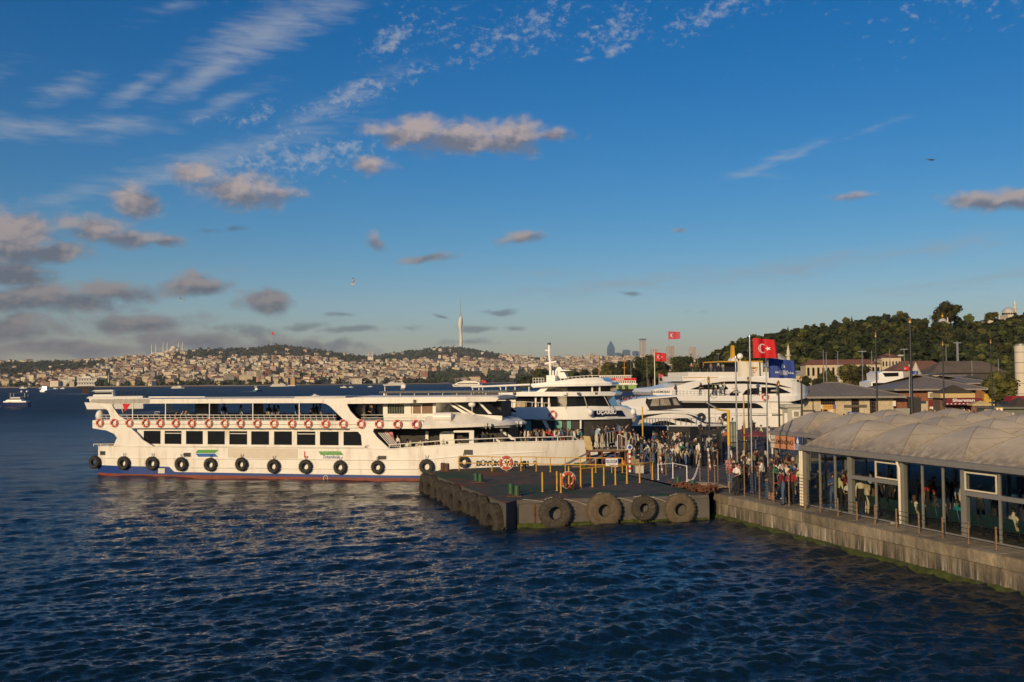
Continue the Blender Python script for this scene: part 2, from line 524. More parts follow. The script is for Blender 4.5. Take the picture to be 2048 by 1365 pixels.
# ------------------------------------------------------------------ water
wm, q, b, o = Mx('sea_water')
t = q.n('ShaderNodeTexCoord').outputs['Object']
h1 = q.noise(q.map(t, rot=(0, 0, R(24)), scale=(.8, 1.5, 1)), 1.5, 4, .6, .0)
h2 = q.noise(q.map(t, rot=(0, 0, R(-12)), scale=(.8, 1.6, 1)), 4.6, 4, .6, .0)
h3 = q.noise(t, .05, 3, .5)
hh = q.m('MULTIPLY_ADD', h2, .34, q.m('MULTIPLY', h1, 1.0))
bn = q.n('ShaderNodeBump')
bn.inputs['Distance'].default_value = .16
q.put(bn.inputs['Strength'], q.rng(h3, .35, .65, .35, 1.0))
q.put(bn.inputs['Height'], hh)
q.t.links.new(bn.outputs[0], b.inputs['Normal'])
q.put(b.inputs['Base Color'], q.mix(h3, (.0025, .011, .022), (.004, .016, .030)))
q.put(b.inputs['Roughness'], q.rng(q.n('ShaderNodeAttribute', attribute_name='unresolved').outputs['Fac'], 0, 1, .05, .5))
b.inputs['IOR'].default_value = 1.333
WATER = wm
def build_water():
 n_az, n_r = 860, 520
 pyr = np.concatenate([np.linspace(330, 9, n_r), 9 * np.exp(-np.linspace(.04, 2.6, 34))])   # rows even as the eye sees them
 r = FOC / 2 * HC / pyr
 az = np.linspace(R(-36), R(36), n_az)
 A, RR = np.meshgrid(az, r)
 X, Y = RR * np.sin(A), RR * np.cos(A)
 dr = np.gradient(r)[:, None]
 Z = np.zeros_like(X)
 g2 = np.random.default_rng(3)
 base_dir = R(112)
 for k in range(64):  # a short choppy wind sea over a faint swell
  lam = .34 * (9.0 / .34) ** (k / 63.0) * g2.uniform(.9, 1.1)
  th = base_dir + g2.normal(0, .5)
  amp = .0200 * lam ** .86 * g2.uniform(.6, 1.3) * (1.2 if lam < .7 else 1.0 if lam < 1.2 else .62 if lam < 2.2 else .30 if lam < 5 else .20)
  kx, ky = 2 * pi / lam * cos(th), 2 * pi / lam * sin(th)
  ph = kx * X + ky * Y + g2.uniform(0, 6.28)
  fade = np.clip((lam / (2.2 * dr) - .6) / 1.2, 0, 1)
  grp = .65 + .5 * np.sin(.11 / (lam ** .4) * (X * cos(th + 1.2) + Y * sin(th + 1.2)) + g2.uniform(0, 6.28))
  s = np.sin(ph)
  Z += amp * fade * grp * (s + .28 * np.cos(2 * ph))
 swell = np.sin(.021 * X + .033 * Y + 1.0) * np.sin(.047 * X - .019 * Y)
 Z *= (.82 + .3 * swell)
 Z *= np.clip(1 - (RR - 250) / 500, 0, 1)
 lod = np.clip((RR - 60) / 260, 0, 1) ** .7     # share of the wave slopes too fine for the mesh: it becomes roughness
 nr = len(r)
 co = np.stack([X, Y, Z], -1).reshape(-1, 3)
 idx = np.arange(nr * n_az).reshape(nr, n_az)
 quads = np.stack([idx[:-1, :-1], idx[:-1, 1:], idx[1:, 1:], idx[1:, :-1]], -1).reshape(-1, 4)
 # the rest of the disc, flat and coarse
 m = 90
 az2 = np.linspace(R(36), R(324), m)
 r2 = np.array([FOC / 2 * HC / 330, 60, 200, 800, 3000, r[-1]])
 A2, R2 = np.meshgrid(az2, r2)
 co2 = np.stack([R2 * np.sin(A2), R2 * np.cos(A2), np.zeros_like(A2)], -1).reshape(-1, 3)
 i2 = np.arange(6 * m).reshape(6, m) + len(co)
 q2 = np.stack([i2[:-1, :-1], i2[:-1, 1:], i2[1:, 1:], i2[1:, :-1]], -1).reshape(-1, 4)
 rim = [tuple(co[j]) for j in idx[0]] + [tuple(co2[j]) for j in range(1, m - 1)]
 allco = np.concatenate([co, co2])
 # near disc under the bridge
 cidx = len(allco)
 allco = np.concatenate([allco, [[0, 0, 0]]])
 tri = [(cidx, int(idx[0, j + 1]), int(idx[0, j])) for j in range(n_az - 1)] + [(cidx, int(i2[0, j + 1]), int(i2[0, j])) for j in range(m - 1)]
 qd = np.concatenate([quads, q2])
 me = bpy.data.meshes.new('water')
 me.vertices.add(len(allco))
 me.vertices.foreach_set('co', allco.ravel())
 nq, nt = len(qd), len(tri)
 loops = np.concatenate([qd.ravel(), np.array(tri).ravel()])
 me.loops.add(len(loops))
 me.loops.foreach_set('vertex_index', loops)
 me.polygons.add(nq + nt)
 me.polygons.foreach_set('loop_start', np.concatenate([np.arange(nq) * 4, nq * 4 + np.arange(nt) * 3]))
 me.polygons.foreach_set('use_smooth', np.ones(nq + nt, bool))
 me.update(calc_edges=True)
 me.validate()
 me.materials.append(WATER)
 at_ = me.attributes.new('unresolved', 'FLOAT', 'POINT')
 at_.data.foreach_set('value', np.concatenate([lod.ravel(), np.clip((R2.ravel() - 60) / 260, 0, 1) ** .7, [0]]))
 w = link('water', me)
 tag(w, 'dark blue rippled water of the strait', 'water', kind='structure')
build_water()
# ------------------------------------------------------------------ far shore: terrain of the town and its green hills
SKYL = [(-900, 735), (-500, 728), (-200, 727), (0, 724), (85, 723), (150, 722), (215, 717), (250, 714), (305, 711), (340, 706), (370, 702), (400, 698), (470, 697), (500, 697), (520, 694), (540, 690), (557, 689), (580, 692), (620, 697), (660, 703), (700, 709), (740, 713),
  (760, 711), (800, 704), (850, 698), (890, 694), (920, 694), (960, 700), (1000, 708), (1040, 713), (1100, 715), (1200, 713), (1300, 714), (1400, 719), (1500, 722), (1700, 722), (2400, 724), (3000, 728)]
def interp(tab, u):
 if u <= tab[0][0]:
  return tab[0][1]
 for (a, x), (b_, y) in zip(tab, tab[1:]):
  if u <= b_:
   return x + (y - x) * (u - a) / (b_ - a)
 return tab[-1][1]
D_S = [(-900, 2900), (0, 2600), (300, 2350), (600, 2350), (900, 2700), (1100, 3100), (1500, 3600), (3000, 3600)]
D_R = [(-900, 4600), (0, 4600), (350, 5000), (550, 5600), (740, 5400), (920, 6300), (1200, 5600), (3000, 5600)]
def land(u, t):                # a point of the far terrain under image column u, t = 0 at the shore and 1 on the ridge
 ds, dr_ = interp(D_S, u), interp(D_R, u)
 d = ds + (dr_ - ds) * min(t, 1.6)
 zr = HC + dr_ * (hor(u) - interp(SKYL, u) - 1.0) / FOC
 if t <= 1:
  z = 2.2 + (zr - 2.2) * max(t, 0) ** 1.15 if t > 0 else 2.2 + t * 60
 else:
  z = zr - (t - 1) * 260
 z += 4 * mnoise.noise(Vector((u * .02, t * 9, 3))) * min(1, max(t, 0) * 4) * (1 if t < .93 else .2)
 return Vector((colx(u, d), d, z))
GRN_H = M('far_woodland_ground', (.040, .052, .022), .95, var=.45, scale=.02)
def is_wood(u, t):
 n = mnoise.noise(Vector((u * .012, t * 5.0, 1.7))) * .10
 if u < 250 and t > .34 + n + max(0, (u - 60)) * .0022:
  return t < .95 + n
 if 372 < u < 745 and t > .63 + n - .06 * (abs(u - 560) < 60):
  return True
 if 745 <= u < 1000 and t > .60 + n:
  return True
 if 850 < u < 1110 and .03 < t < .24 + n:
  return True
 if u >= 1110 and t < .18 + n:
  return True
 return mnoise.noise(Vector((u * .035, t * 16, 9.0))) > .26
us = list(range(-900, 3001, 20))
ts = [-.03, 0] + [i / 26 for i in range(1, 27)] + [1.1, 1.3, 1.6]
mb = MB()
vs = [land(u, t) for t in ts for u in us]
nu = len(us)
mb.add(vs, [(j * nu + i, j * nu + i + 1, (j + 1) * nu + i + 1, (j + 1) * nu + i) for j in range(len(ts) - 1) for i in range(nu - 1)])
FARG = M('far_town_ground', (.15, .12, .085), .95, var=.5, scale=.012)
tag(mb.ob('far_hills', FARG, smooth=180), 'far hills across the strait with town and woods', 'hills', kind='structure')
# pale embankment along the far shore
mb = MB()
EMB = M('shore_embankment', (.34, .27, .18), .9, var=.25, scale=.03)
for u in range(-300, 1500, 20):
 a, c = land(u, 0), land(u + 20, 0)
 mb.add([(a.x, a.y - 14, -1), (c.x, c.y - 14, -1), (c.x, c.y - 12, 2.6), (a.x, a.y - 12, 2.6), (a.x, a.y + 4, 2.9), (c.x, c.y + 4, 2.9)], [(0, 1, 2, 3), (3, 2, 5, 4)])
tag(mb.ob('shore_embankment', EMB), kind='structure')
def clump(mb, c, r, k=12, mi=0, flat=.8):
 # a cheap ragged leaf mass: k small leaf cards round a centre
 for _ in range(k):
  v = Vector((random.gauss(0, 1), random.gauss(0, 1), random.gauss(0, 1))).normalized()
  p = Vector(c) + Vector((v.x * r, v.y * r, v.z * r * flat)) * random.uniform(.55, 1.0)
  a = (v + Vector((random.uniform(-.6, .6), random.uniform(-.6, .6), random.uniform(-.2, .7)))).normalized()
  x = a.orthogonal().normalized()
  y = a.cross(x)
  s = r * random.uniform(.42, .7)
  mb.add([p + x * s, p + y * s * .8, p - x * s, p - y * s * .8], [(0, 1, 2, 3)], mi)
FOL_FAR = M('far_foliage', (.034, .048, .017), .9, var=.5, scale=.05)
mb = MB()
cnt = 0
while cnt < 6400:
 u = random.uniform(-250, 1500)
 t = random.uniform(0.01, 1.0) if cnt % 5 else random.uniform(.008, .10)
 if not is_wood(u, t) and not (t < .10 and mnoise.noise(Vector((u * .05, 2, t * 8))) > -.05) and random.random() > .05:
  continue
 p = land(u, t)
 r = random.uniform(5, 9)
 clump(mb, (p.x, p.y, p.z + r * .55), r, 9)
 cnt += 1
tag(mb.ob('far_woods', FOL_FAR), 'dark woods on the far hills', 'woods', kind='stuff')
# ------------------------------------------------------------------ near land: quay, plaza and the wooded palace hill
ZQ = 1.25
QA, QB = U(1427, 987, ZQ), U(2046, 1121, ZQ)       # the quay's edge, from its far corner towards the camera
qd_ = (QB - QA)
QE = Vector((qd_.x, qd_.y, 0)).normalized()
QN = Vector((-QE.y, QE.x, 0))                       # inland
def Q(s, t, z=ZQ):             # s metres along the quay from its far corner, t metres inland
 p = QA + QE * s + QN * t
 return Vector((p.x, p.y, z))
edge = [Q(62, 0), Q(0, 0), Q(-19, 0), (4.5, 80, 0), (12, 92, 0), (19, 104, 0), (24, 116, 0), (38, 145, 0), (70, 230, 0), (105, 330, 0), (135, 450, 0), (142, 560, 0), (150, 680, 0), (122, 790, 0), (118, 850, 0), (160, 960, 0), (420, 1200, 0), (1500, 1500, 0), (1500, 900, 0), (1500, -100, 0), (Q(62, 0).x + 3, -100, 0)]
pts = [(p[0], p[1]) for p in edge]
tris = tessellate_polygon([[Vector((x, y, 0)) for x, y in pts]])
mb = MB()
n = len(pts)
mb.add([(x, y, ZQ) for x, y in pts] + [(x, y, -1) for x, y in pts], [tuple(t) for t in tris] + [(i, (i + 1) % n, n + (i + 1) % n, n + i) for i in range(2, n)])
pm, q, b, o = Mx('plaza_paving')
t = q.n('ShaderNodeTexCoord').outputs['Object']
br = q.n('ShaderNodeTexBrick')
q.put(br.inputs['Vector'], q.map(t, rot=(0, 0, R(17))))
br.inputs['Scale'].default_value = 1.0
br.inputs['Brick Width'].default_value = .6
br.inputs['Row Height'].default_value = .6
br.inputs['Mortar Size'].default_value = .012
for i, c_ in enumerate(((.13, .12, .115, 1), (.165, .155, .145, 1), (.06, .055, .05, 1))):
 br.inputs[1 + i].default_value = c_
q.put(b.inputs['Base Color'], q.mix(q.rng(q.noise(t, .35, 5, .6), .3, .75), br.outputs[0], (.10, .09, .085)))
b.inputs['Roughness'].default_value = .85
b.inputs['Specular IOR Level'].default_value = .25
PLAZA = pm
tag(mb.ob('plaza_ground', PLAZA), kind='structure')
HILL = [(1380, 742), (1420, 722), (1455, 703), (1480, 692), (1499, 684), (1559, 676), (1642, 662), (1707, 650), (1781, 640), (1826, 642), (1841, 652), (1870, 654), (1945, 652), (1989, 652), (2019, 640), (2048, 636), (2200, 628), (2400, 640), (2600, 660)]
def hill(u, t):                # the palace hill, t = 0 at its foot and 1 along the crest
 d = 470 + 210 * t + (60 if u < 1500 else 0) * (1 - t)
 zr = HC + 680 * (hor(u) - interp(HILL, u) - 2) / FOC
 zr = max(zr, 4)
 tt = min(max(t, 0), 1)
 z = 1.6 + (zr - 1.6) * (tt ** .9) if t <= 1 else zr - (t - 1) * 10
 z += 1.5 * mnoise.noise(Vector((u * .02, t * 4, 0))) * tt
 return Vector((colx(u, d), d, z if t >= 0 else .5))
us = list(range(1370, 2601, 15))
ts = [-.1] + [i / 16 for i in range(17)] + [1.4, 1.9]
mb = MB()
vs = [hill(u, t) for t in ts for u in us]
nu = len(us)
mb.add(vs, [(j * nu + i, j * nu + i + 1, (j + 1) * nu + i + 1, (j + 1) * nu + i) for j in range(len(ts) - 1) for i in range(nu - 1)])
HILLG = M('hill_ground', (.045, .05, .022), .95, var=.4, scale=.08)
tag(mb.ob('palace_hill', HILLG, smooth=180), 'wooded hill rising behind the plaza', 'hill', kind='structure')
# ------------------------------------------------------------------ quay wall of dressed stones
sm, q, b, o = Mx('quay_stone')
t = q.n('ShaderNodeTexCoord').outputs['Object']
gp = q.n('ShaderNodeNewGeometry').outputs['Position']
oi = q.n('ShaderNodeObjectInfo').outputs['Random']
c0 = q.mix(q.rng(q.noise(gp, 1.6, 5, .65), .3, .72), (.38, .31, .20), (.19, .16, .115))
st = q.noise(q.map(gp, scale=(1, 1, .10)), 3.2, 4, .6)
low = q.rng(q.sep(gp)[2], .25, .95, 1, 0)
c1 = q.mix(q.m('MULTIPLY', q.rng(st, .38, .60), q.rng(low, 0, 1, .32, .95)), c0, (.055, .052, .048))
c2 = q.mix(q.m('MULTIPLY', q.rng(q.noise(q.map(gp, loc=(7, 3, 0), scale=(1, 1, .09)), 4.4, 3, .6), .55, .66), q.rng(low, 0, 1, .15, .85)), c1, (.55, .50, .42))
hs = q.n('ShaderNodeHueSaturation')
q.put(hs.inputs['Color'], c2)
q.put(hs.inputs['Value'], q.rng(oi, 0, 1, .6, 1.3))
q.put(b.inputs['Base Color'], hs.outputs[0])
b.inputs['Roughness'].default_value = .9
bn = q.n('ShaderNodeBump')
bn.inputs['Strength'].default_value = 1.0
bn.inputs['Distance'].default_value = .07
q.put(bn.inputs['Height'], q.noise(gp, 6, 5, .65))
q.t.links.new(bn.outputs[0], b.inputs['Normal'])
STONE = sm
BACKW = M('dark_joint_mortar', (.09, .08, .065), .95)  # dark backing that shows between the stones
qrot = atan2(QE.y, QE.x)
wall = thing('quay_wall', None, None, (QA.x, QA.y, 0), qrot)
wall['kind'] = 'structure'
LW = 46.0
MB().box(-.02, LW, .10, 1.0, -1.5, 1.20).ob('wall_core', BACKW, wall)
for (z0, z1, lo, hi, proud) in ((.80, 1.262, 1.0, 1.9, 0.0), (.12, .78, .75, 1.5, .05)):
 x = -.02
 while x < LW:
  w_ = random.uniform(lo, hi)
  mb = MB()
  j = lambda a: a + random.uniform(-.012, .012)
  y0 = proud + random.uniform(-.02, .02)
  y1 = .12 if proud else 1.55
  xs = (x + .022, x + w_ - .022)
  mb.add([(j(xs[0]), j(y0), z0), (j(xs[1]), j(y0), z0), (xs[1], y1, z0), (xs[0], y1, z0), (j(xs[0]), j(y0), z1 - .035), (j(xs[1]), j(y0), z1 - .035), (xs[1], y1, z1), (xs[0], y1, z1),
    (xs[0], y0 + .04, z1), (xs[1], y0 + .04, z1)],
   [(0, 3, 2, 1), (0, 1, 5, 4), (1, 2, 6, 9, 5), (2, 3, 7, 6), (3, 0, 4, 8, 7), (4, 5, 9, 8), (8, 9, 6, 7)])
  mb.ob('stone', STONE, wall)
  x += w_
MOSS = M('green_moss', (.045, .058, .008), .95, var=.5, scale=3, bump=.8, bscale=14)
ALG = M('dark_algae', (.03, .032, .012), .9, var=.5, scale=2)
def moss_strip(name, parent, x0, x1, fn, seed):
 # a lumpy cushion of weed along the waterline; fn gives the outward reach of the face behind it
 rg = random.Random(seed)
 k = int((x1 - x0) / .10)
 rows = []
 for i in range(k + 1):
  x = x0 + (x1 - x0) * i / k
  a = .5 + .5 * mnoise.noise(Vector((x * .7, seed, 0))) + .25 * mnoise.noise(Vector((x * 5, seed, 3)))
  top = .04 + .11 * a + rg.uniform(-.02, .02)
  out = .12 + .07 * a + rg.uniform(-.03, .03)
  rows.append([(x, .02, top + .06), (x, -out * .5, top), (x, -out, top * .55), (x, -out * 1.1, -.03), (x, -out, -.3)])
 mb = MB()
 mb.loft(rows, cap=False, ring_closed=False)
 o = mb.ob(name, MOSS, parent, smooth=180)
 o['kind'] = 'stuff'
 return o
moss_strip('moss', wall, 0, LW, None, 2)
# ------------------------------------------------------------------ cable fences along the quay
FTOP = {'tall': 1.72, 'short': .84}
def cable_fence(label, pts, h, nw, group, w0=.12, mat=RUSTP, wmat=None):
 p0 = pts[0]
 f = thing('cable_fence', label, 'fence', (p0.x, p0.y, p0.z), 0, group)
 for p in pts:
  MB().box(p.x - p0.x - .026, p.x - p0.x + .026, p.y - p0.y - .026, p.y - p0.y + .026, p.z - p0.z, p.z - p0.z + h).ob('post', mat, f)
 for k in range(nw):
  z = w0 + (h - .08 - w0) * k / max(1, nw - 1)
  MB().tube([(p.x - p0.x, p.y - p0.y - .035, p.z - p0.z + z + (.0 if i % 2 else .004)) for i, p in enumerate(pts)], .011, 5).ob('cable', wmat or BLACK, f)
 return f
def QS(px, py):
 p = U(px, py, ZQ) - QA
 return p.dot(QE), p.dot(QN)
tall_px = [(1441, 981), (1465, 987.5), (1489.5, 994), (1516, 1000.5), (1545.6, 1006.5), (1574, 1013), (1606, 1019.5)]
short_px = [(1639, 1026), (1673.7, 1033.5), (1710.8, 1041.5), (1750.3, 1049), (1793.4, 1058), (1837.7, 1067.5), (1884.8, 1077.5), (1935.8, 1088.5), (1993.4, 1100)]
tf = sum(QS(*p)[1] for p in tall_px + short_px) / 16
cable_fence('tall rusty-post cable fence with many wires in front of the queue on the quay', [Q(QS(*p)[0], tf) for p in tall_px], 1.72, 11, None)
sps = [QS(*p)[0] for p in short_px]
sps = [QS(*tall_px[-1])[0] + .05] + sps + [sps[-1] + 2.2, sps[-1] + 4.6, sps[-1] + 7]
cable_fence('low rusty-post cable fence in front of the glazed waiting hall', [Q(s, tf + (.03 if i == 0 else 0)) for i, s in enumerate(sps)], .84, 4, None, .2)
back_px = [(1268, 945), (1284, 944), (1301, 947), (1316, 949), (1332, 952)]
cable_fence('rusty-post cable fence behind the yellow railing at the boarding stairs', [U(x, y, ZQ) for x, y in back_px], 1.75, 9, None)
side_px = [(1400, 967.5), (1417, 973), (1436, 976)]
cable_fence('short run of rusty-post cable fence between pontoon chain and tall quay fence', [U(x, y, ZQ) for x, y in side_px], 2.0, 9, None)
# ------------------------------------------------------------------ glazed waiting hall under rows of tent-like vaults
cs, ct = QS(1610, 1012)
A_ = 3.63
B_, SB, SX = 5.0, 6.3, -13.1       # depth of a vault, set-back of the rear rows and their far end
ZG = 4.22
mm, q, b, o = Mx('vault_membrane')
t = q.n('ShaderNodeTexCoord').outputs['Object']
z_ = q.sep(t)[2]
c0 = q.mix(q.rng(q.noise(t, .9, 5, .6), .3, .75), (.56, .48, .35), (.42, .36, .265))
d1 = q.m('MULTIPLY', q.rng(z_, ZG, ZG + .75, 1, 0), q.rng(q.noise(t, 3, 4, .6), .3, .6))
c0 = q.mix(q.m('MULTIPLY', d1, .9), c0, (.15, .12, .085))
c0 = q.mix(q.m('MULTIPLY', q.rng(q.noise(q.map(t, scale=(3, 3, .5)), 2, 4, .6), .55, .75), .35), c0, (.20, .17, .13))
hs = q.n('ShaderNodeHueSaturation')
q.put(hs.inputs['Color'], c0)
q.put(hs.inputs['Value'], q.rng(q.n('ShaderNodeObjectInfo').outputs['Random'], 0, 1, .85, 1.08))
q.put(b.inputs['Base Color'], hs.outputs[0])
b.inputs['Roughness'].default_value = .38
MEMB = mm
gm = bpy.data.materials.new('clear_window_glass')
gm.use_nodes = True
q = G(gm.node_tree)
tr = q.n('ShaderNodeBsdfTransparent')
tr.inputs[0].default_value = (.88, .90, .88, 1)
gl = q.n('ShaderNodeBsdfGlossy')
gl.inputs['Roughness'].default_value = .015
fr = q.n('ShaderNodeFresnel')
fr.inputs[0].default_value = 1.36
ms = q.n('ShaderNodeMixShader')
bf = q.n('ShaderNodeNewGeometry').outputs['Backfacing']
q.put(ms.inputs[0], q.m('MULTIPLY', fr.outputs[0], q.m('SUBTRACT', 1.0, bf)))
q.t.links.new(tr.outputs[0], ms.inputs[1])
q.t.links.new(gl.outputs[0], ms.inputs[2])
o = q.n('ShaderNodeOutputMaterial')
q.t.links.new(ms.outputs[0], o.inputs[0])
GLASS = gm
FRAME = M('grey_window_frame', (.25, .245, .235), .45, .2, var=.08, dirt=(.2, .17, .13), dirt_amt=.3)
PIPE = M('cream_downpipe', (.68, .62, .48), .5, var=.06)
hall = thing('waiting_hall', 'glazed ferry waiting hall with rows of pale tent-like roof vaults', 'building', tuple(Q(cs, ct, 0)), qrot)
VH = 1.30
vf = lambda u: 1 - abs(2 * u - 1) ** 1.5
def vaults(parent, i0, i1, yj, x_off=0.0):
 n = 16
 for i in range(i0, i1):
  mb = MB()
  vs = []
  for a in range(n + 1):
   for c in range(n + 1):
    u, v = a / n, c / n
    f = min(vf(u), vf(v))
    vs.append(((i + u) * A_ + x_off, yj + v * B_, ZG + VH * f))
  N1 = n + 1
  fs = []
  for a in range(n):
   for c in range(n):
    q4 = (a * N1 + c, (a + 1) * N1 + c, (a + 1) * N1 + c + 1, a * N1 + c + 1)
    fs += [(q4[0], q4[1], q4[2]), (q4[0], q4[2], q4[3])] if a == c else [(q4[0], q4[1], q4[3]), (q4[1], q4[2], q4[3])] if a + c == n - 1 else [q4]
  mb.add(vs, fs)
  o = mb.ob('roof_vault', MEMB, parent, smooth=20)
  rb = MB()
  for (du, dv) in ((1, 1), (-1, 1)):
   path = []
   for k in range(n + 1):
    u = k / n if du > 0 else 1 - k / n
    path.append(((i + u) * A_ + x_off, yj + k / n * B_, ZG + VH * vf(k / n) + .012))
   rb.tube(path, .012, 5)
  for k in (.25, .75):
   pa = [((i + k) * A_ + x_off, yj + v / 12 * B_, ZG + VH * min(vf(k), vf(v / 12)) + .008) for v in range(13)]
   rb.tube(pa, .007, 4)
  rb.ob('rib', M('seam_tape', (.24, .20, .15), .6), o)
NB = 7
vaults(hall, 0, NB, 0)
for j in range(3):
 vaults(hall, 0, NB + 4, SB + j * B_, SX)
MB().box(-.1, NB * A_, B_ + .01, SB - .01, ZG - .1, ZG - .02).ob('valley_roof', MEMB, hall)
# gutters
def gutter(parent, x0, x1, y):
 k = max(1, int((x1 - x0) / 1.8))
 for i in range(k):
  a, c = x0 + (x1 - x0) * i / k, x0 + (x1 - x0) * (i + 1) / k
  MB().box(a + .006, c - .006, y - .24, y + .02, ZG - .20, ZG + .03).ob('gutter', FRAME, parent)
gutter(hall, -.12, NB * A_, 0)
gutter(hall, SX, -.14, SB)
MB().box(-.14, .0, .03, SB - .26, ZG - .2, ZG + .02).ob('gutter', FRAME, hall)
def pane(parent, p0, p1, y, z0, z1, side=False):
 m_ = MB()
 if side:
  m_.box(y - .01, y + .01, p0, p1, z0, z1)
 else:
  m_.box(p0, p1, y - .01, y + .01, z0, z1)
 m_.ob('pane', GLASS, parent)
zb, zt = ZQ + .10, ZG - .2
for i in range(NB):
 x0, x1 = i * A_, (i + 1) * A_
 MB().box(x0 - .10, x0 + .10, -.02, .24, ZQ, zt).ob('post', FRAME, hall)
 MB().box(x0 + .105, x1 - .105, 0, .10, ZQ + .01, zb).ob('sill', FRAME, hall)
 MB().box(x0 + .105, x1 - .105, 0, .10, zt - .09, zt).ob('head_rail', FRAME, hall)
 if i % 2 == 0:
  ms_ = (x0 + .10, x0 + .38 * A_ - .1, x0 + .69 * A_, x1 - .10)
  for a in ms_[1:3]:
   MB().box(a - .035, a + .035, .0, .09, zb, zt - .09).ob('mullion', FRAME, hall)
  for a, c in zip(ms_, ms_[1:]):
   pane(hall, a + .036, c - .036, .05, zb, zt - .09)
 else:
  xm, zm = x0 + .52 * A_, ZQ + 1.78
  MB().box(x0 + .105, x1 - .105, -.01, .11, zm - .09, zm + .09).ob('transom', FRAME, hall)
  MB().box(xm - .04, xm + .04, .0, .09, zb, zm - .09).ob('mullion', FRAME, hall)
  MB().box(xm - .04, xm + .04, .0, .09, zm + .09, zt - .09).ob('mullion', FRAME, hall)
  for a, c in ((x0 + .10, xm), (xm, x1 - .10)):
   pane(hall, a + .04, c - .04, .05, zb, zm - .09)
   pane(hall, a + .04, c - .04, .05, zm + .09, zt - .09)
  # a hopper light with a pale frame
  a, c = (x0 + .16, xm - .06) if i == 3 else (xm + .06, x1 - .14)
  fm = MB()
  for (u0, u1, w0, w1) in ((a, c, zt - .19, zt - .13), (a, c, zm + .12, zm + .18), (a, a + .06, zm + .18, zt - .19), (c - .06, c, zm + .18, zt - .19)):
   fm.box(u0, u1, -.05, -.012, w0, w1)
  fm.ob('hopper_frame', PIPE, hall)
 MB().box(x0 - .06, x0 + .06, 9.0, 9.2, ZQ, zt).ob('post', FRAME, hall)
# end wall facing the plaza, glazed, and its door frame
for k, y in enumerate((.24, 1.2, 2.2, 3.6, 4.9, 6.2)):
 MB().box(-.04, .04, y, y + .07, ZQ, zt).ob('mullion', FRAME, hall)
for a, c in ((.31, 1.2), (2.27, 3.6), (4.97, 6.2)):
 pane(hall, a, c, 0.0, zb, zt, True)
MB().box(-.05, .05, .24, 6.27, ZQ + 2.2, ZQ + 2.36).ob('transom', FRAME, hall)
MB().box(-2, NB * A_, 15.0, 15.2, ZQ, zt).ob('back_wall', M('hall_depth_shade', (.045, .04, .035), .7), hall)  # added wall; its near-black colour stands for the shade deep in the hall
MB().box(.0, NB * A_, .3, 14.9, ZQ + .004, ZQ + .02).ob('hall_floor', M('hall_floor_tiles', (.12, .11, .095), .35, var=.15), hall)
for i in range(4):
 x = SX + .3 + i * A_
 MB().box(x - .07, x + .07, SB + .02, SB + .16, ZQ, zt - .01).ob('post', FRAME, hall)
def pipe(path, r=.06):
 MB().tube(path, r, 8).ob('downpipe', PIPE, hall, smooth=60)
pipe([(-.2, -.02, zt + .05), (-.2, -.1, zt - .08), (-.2, -.1, ZQ)])
pipe([(-.02, -.02, zt + .05), (-.02, -.12, zt - .08), (-.02, -.12, ZQ)])
pipe([(2 * A_ - .12, -.1, zt + .1), (2 * A_ - .12, -.1, zt - .12), (2 * A_ + .0, -.1, zt - .32), (2 * A_ + .0, -.1, ZQ + .08), (2 * A_ - .5, -.16, ZQ + .05)])
pipe([(SX, SB - .2, zt + .05), (SX, SB - .25, zt - .2), (SX + .3, SB - .2, zt - .7), (SX + .3, SB - .2, ZQ)])
# the name board on the set-back end
OR_B = M('orange_board', (.62, .26, .12), .6, var=.04)
BL_B = M('blue_board', (.035, .06, .26), .55, var=.04)
WH_B = M('pale_board', (.62, .60, .52), .6, var=.04)
INK = M('black_ink', (.02, .018, .018), .6, var=0)
WINK = M('white_ink', (.82, .82, .82), .6, var=0)
bd = thing('name_board', 'orange and blue board lettered with the pier name below the vault gutter', 'sign', tuple(Q(cs, ct, 0)), qrot)
def hallx(px, py, t):          # x along the hall of a photo pixel on the upright plane t metres behind its front
 d = ray(px, py)
 k = (QA + QN * (ct + t) - EYE).dot(QN) / d.dot(QN)
 return (EYE + d * k - QA).dot(QE) - cs
by = SB - .34
bx0, bx1 = hallx(1541, 880, by), hallx(1601, 890, by)
bz0, bz1 = ZG - 1.02, ZG - .22
bw = bx1 - bx0
for nm, f0, f1, mt in (('pale_panel', 0, .15, WH_B), ('orange_panel', .15, .82, OR_B), ('blue_panel', .82, 1, BL_B)):
 MB().prism([(bx0 + bw * f0 + (.0 if f0 == 0 else .03), bz1), (bx0 + bw * f1 + (0 if f1 == 1 else .03), bz1), (bx0 + bw * f1 - (0 if f1 == 1 else .03), bz0), (bx0 + bw * f0 - (.0 if f0 == 0 else .03), bz0)], by, by + .05).ob(nm, mt, bd)
def label_on(parent, name, body, size, mat, x, y, z, sx=1.0, bold=0.0, align='CENTER'):
 o = link(name, text_mesh(body, size, mat, .004, align, bold), parent, (x, y, z))
 o.rotation_euler = (pi / 2, 0, 0)
 o.scale = (sx, 1, 1)
 return o
label_on(bd, 'lettering', 'EMİNÖNÜ', .36, INK, bx0 + bw * .48, by - .006, (bz0 + bz1) / 2, 1.1, .006)
label_on(bd, 'lettering', 'ŞEHİR\nHATLARI', .17, INK, bx0 + bw * .075, by - .006, (bz0 + bz1) / 2, 1.1)
drop_pts = [(.0, .30)] + [(.12 * sin(a) * (1 if a < pi else 1), -.0 - .12 * cos(a)) for a in [pi * .62 - k * pi * 1.24 / 14 for k in range(15)]]
def drop(parent, mat, x, y, z, s=1.0):
 pts = [(x + px * s, z + pz * s) for px, pz in drop_pts]
 return MB().prism(pts, y - .004, y + .002).ob('emblem', mat, parent)
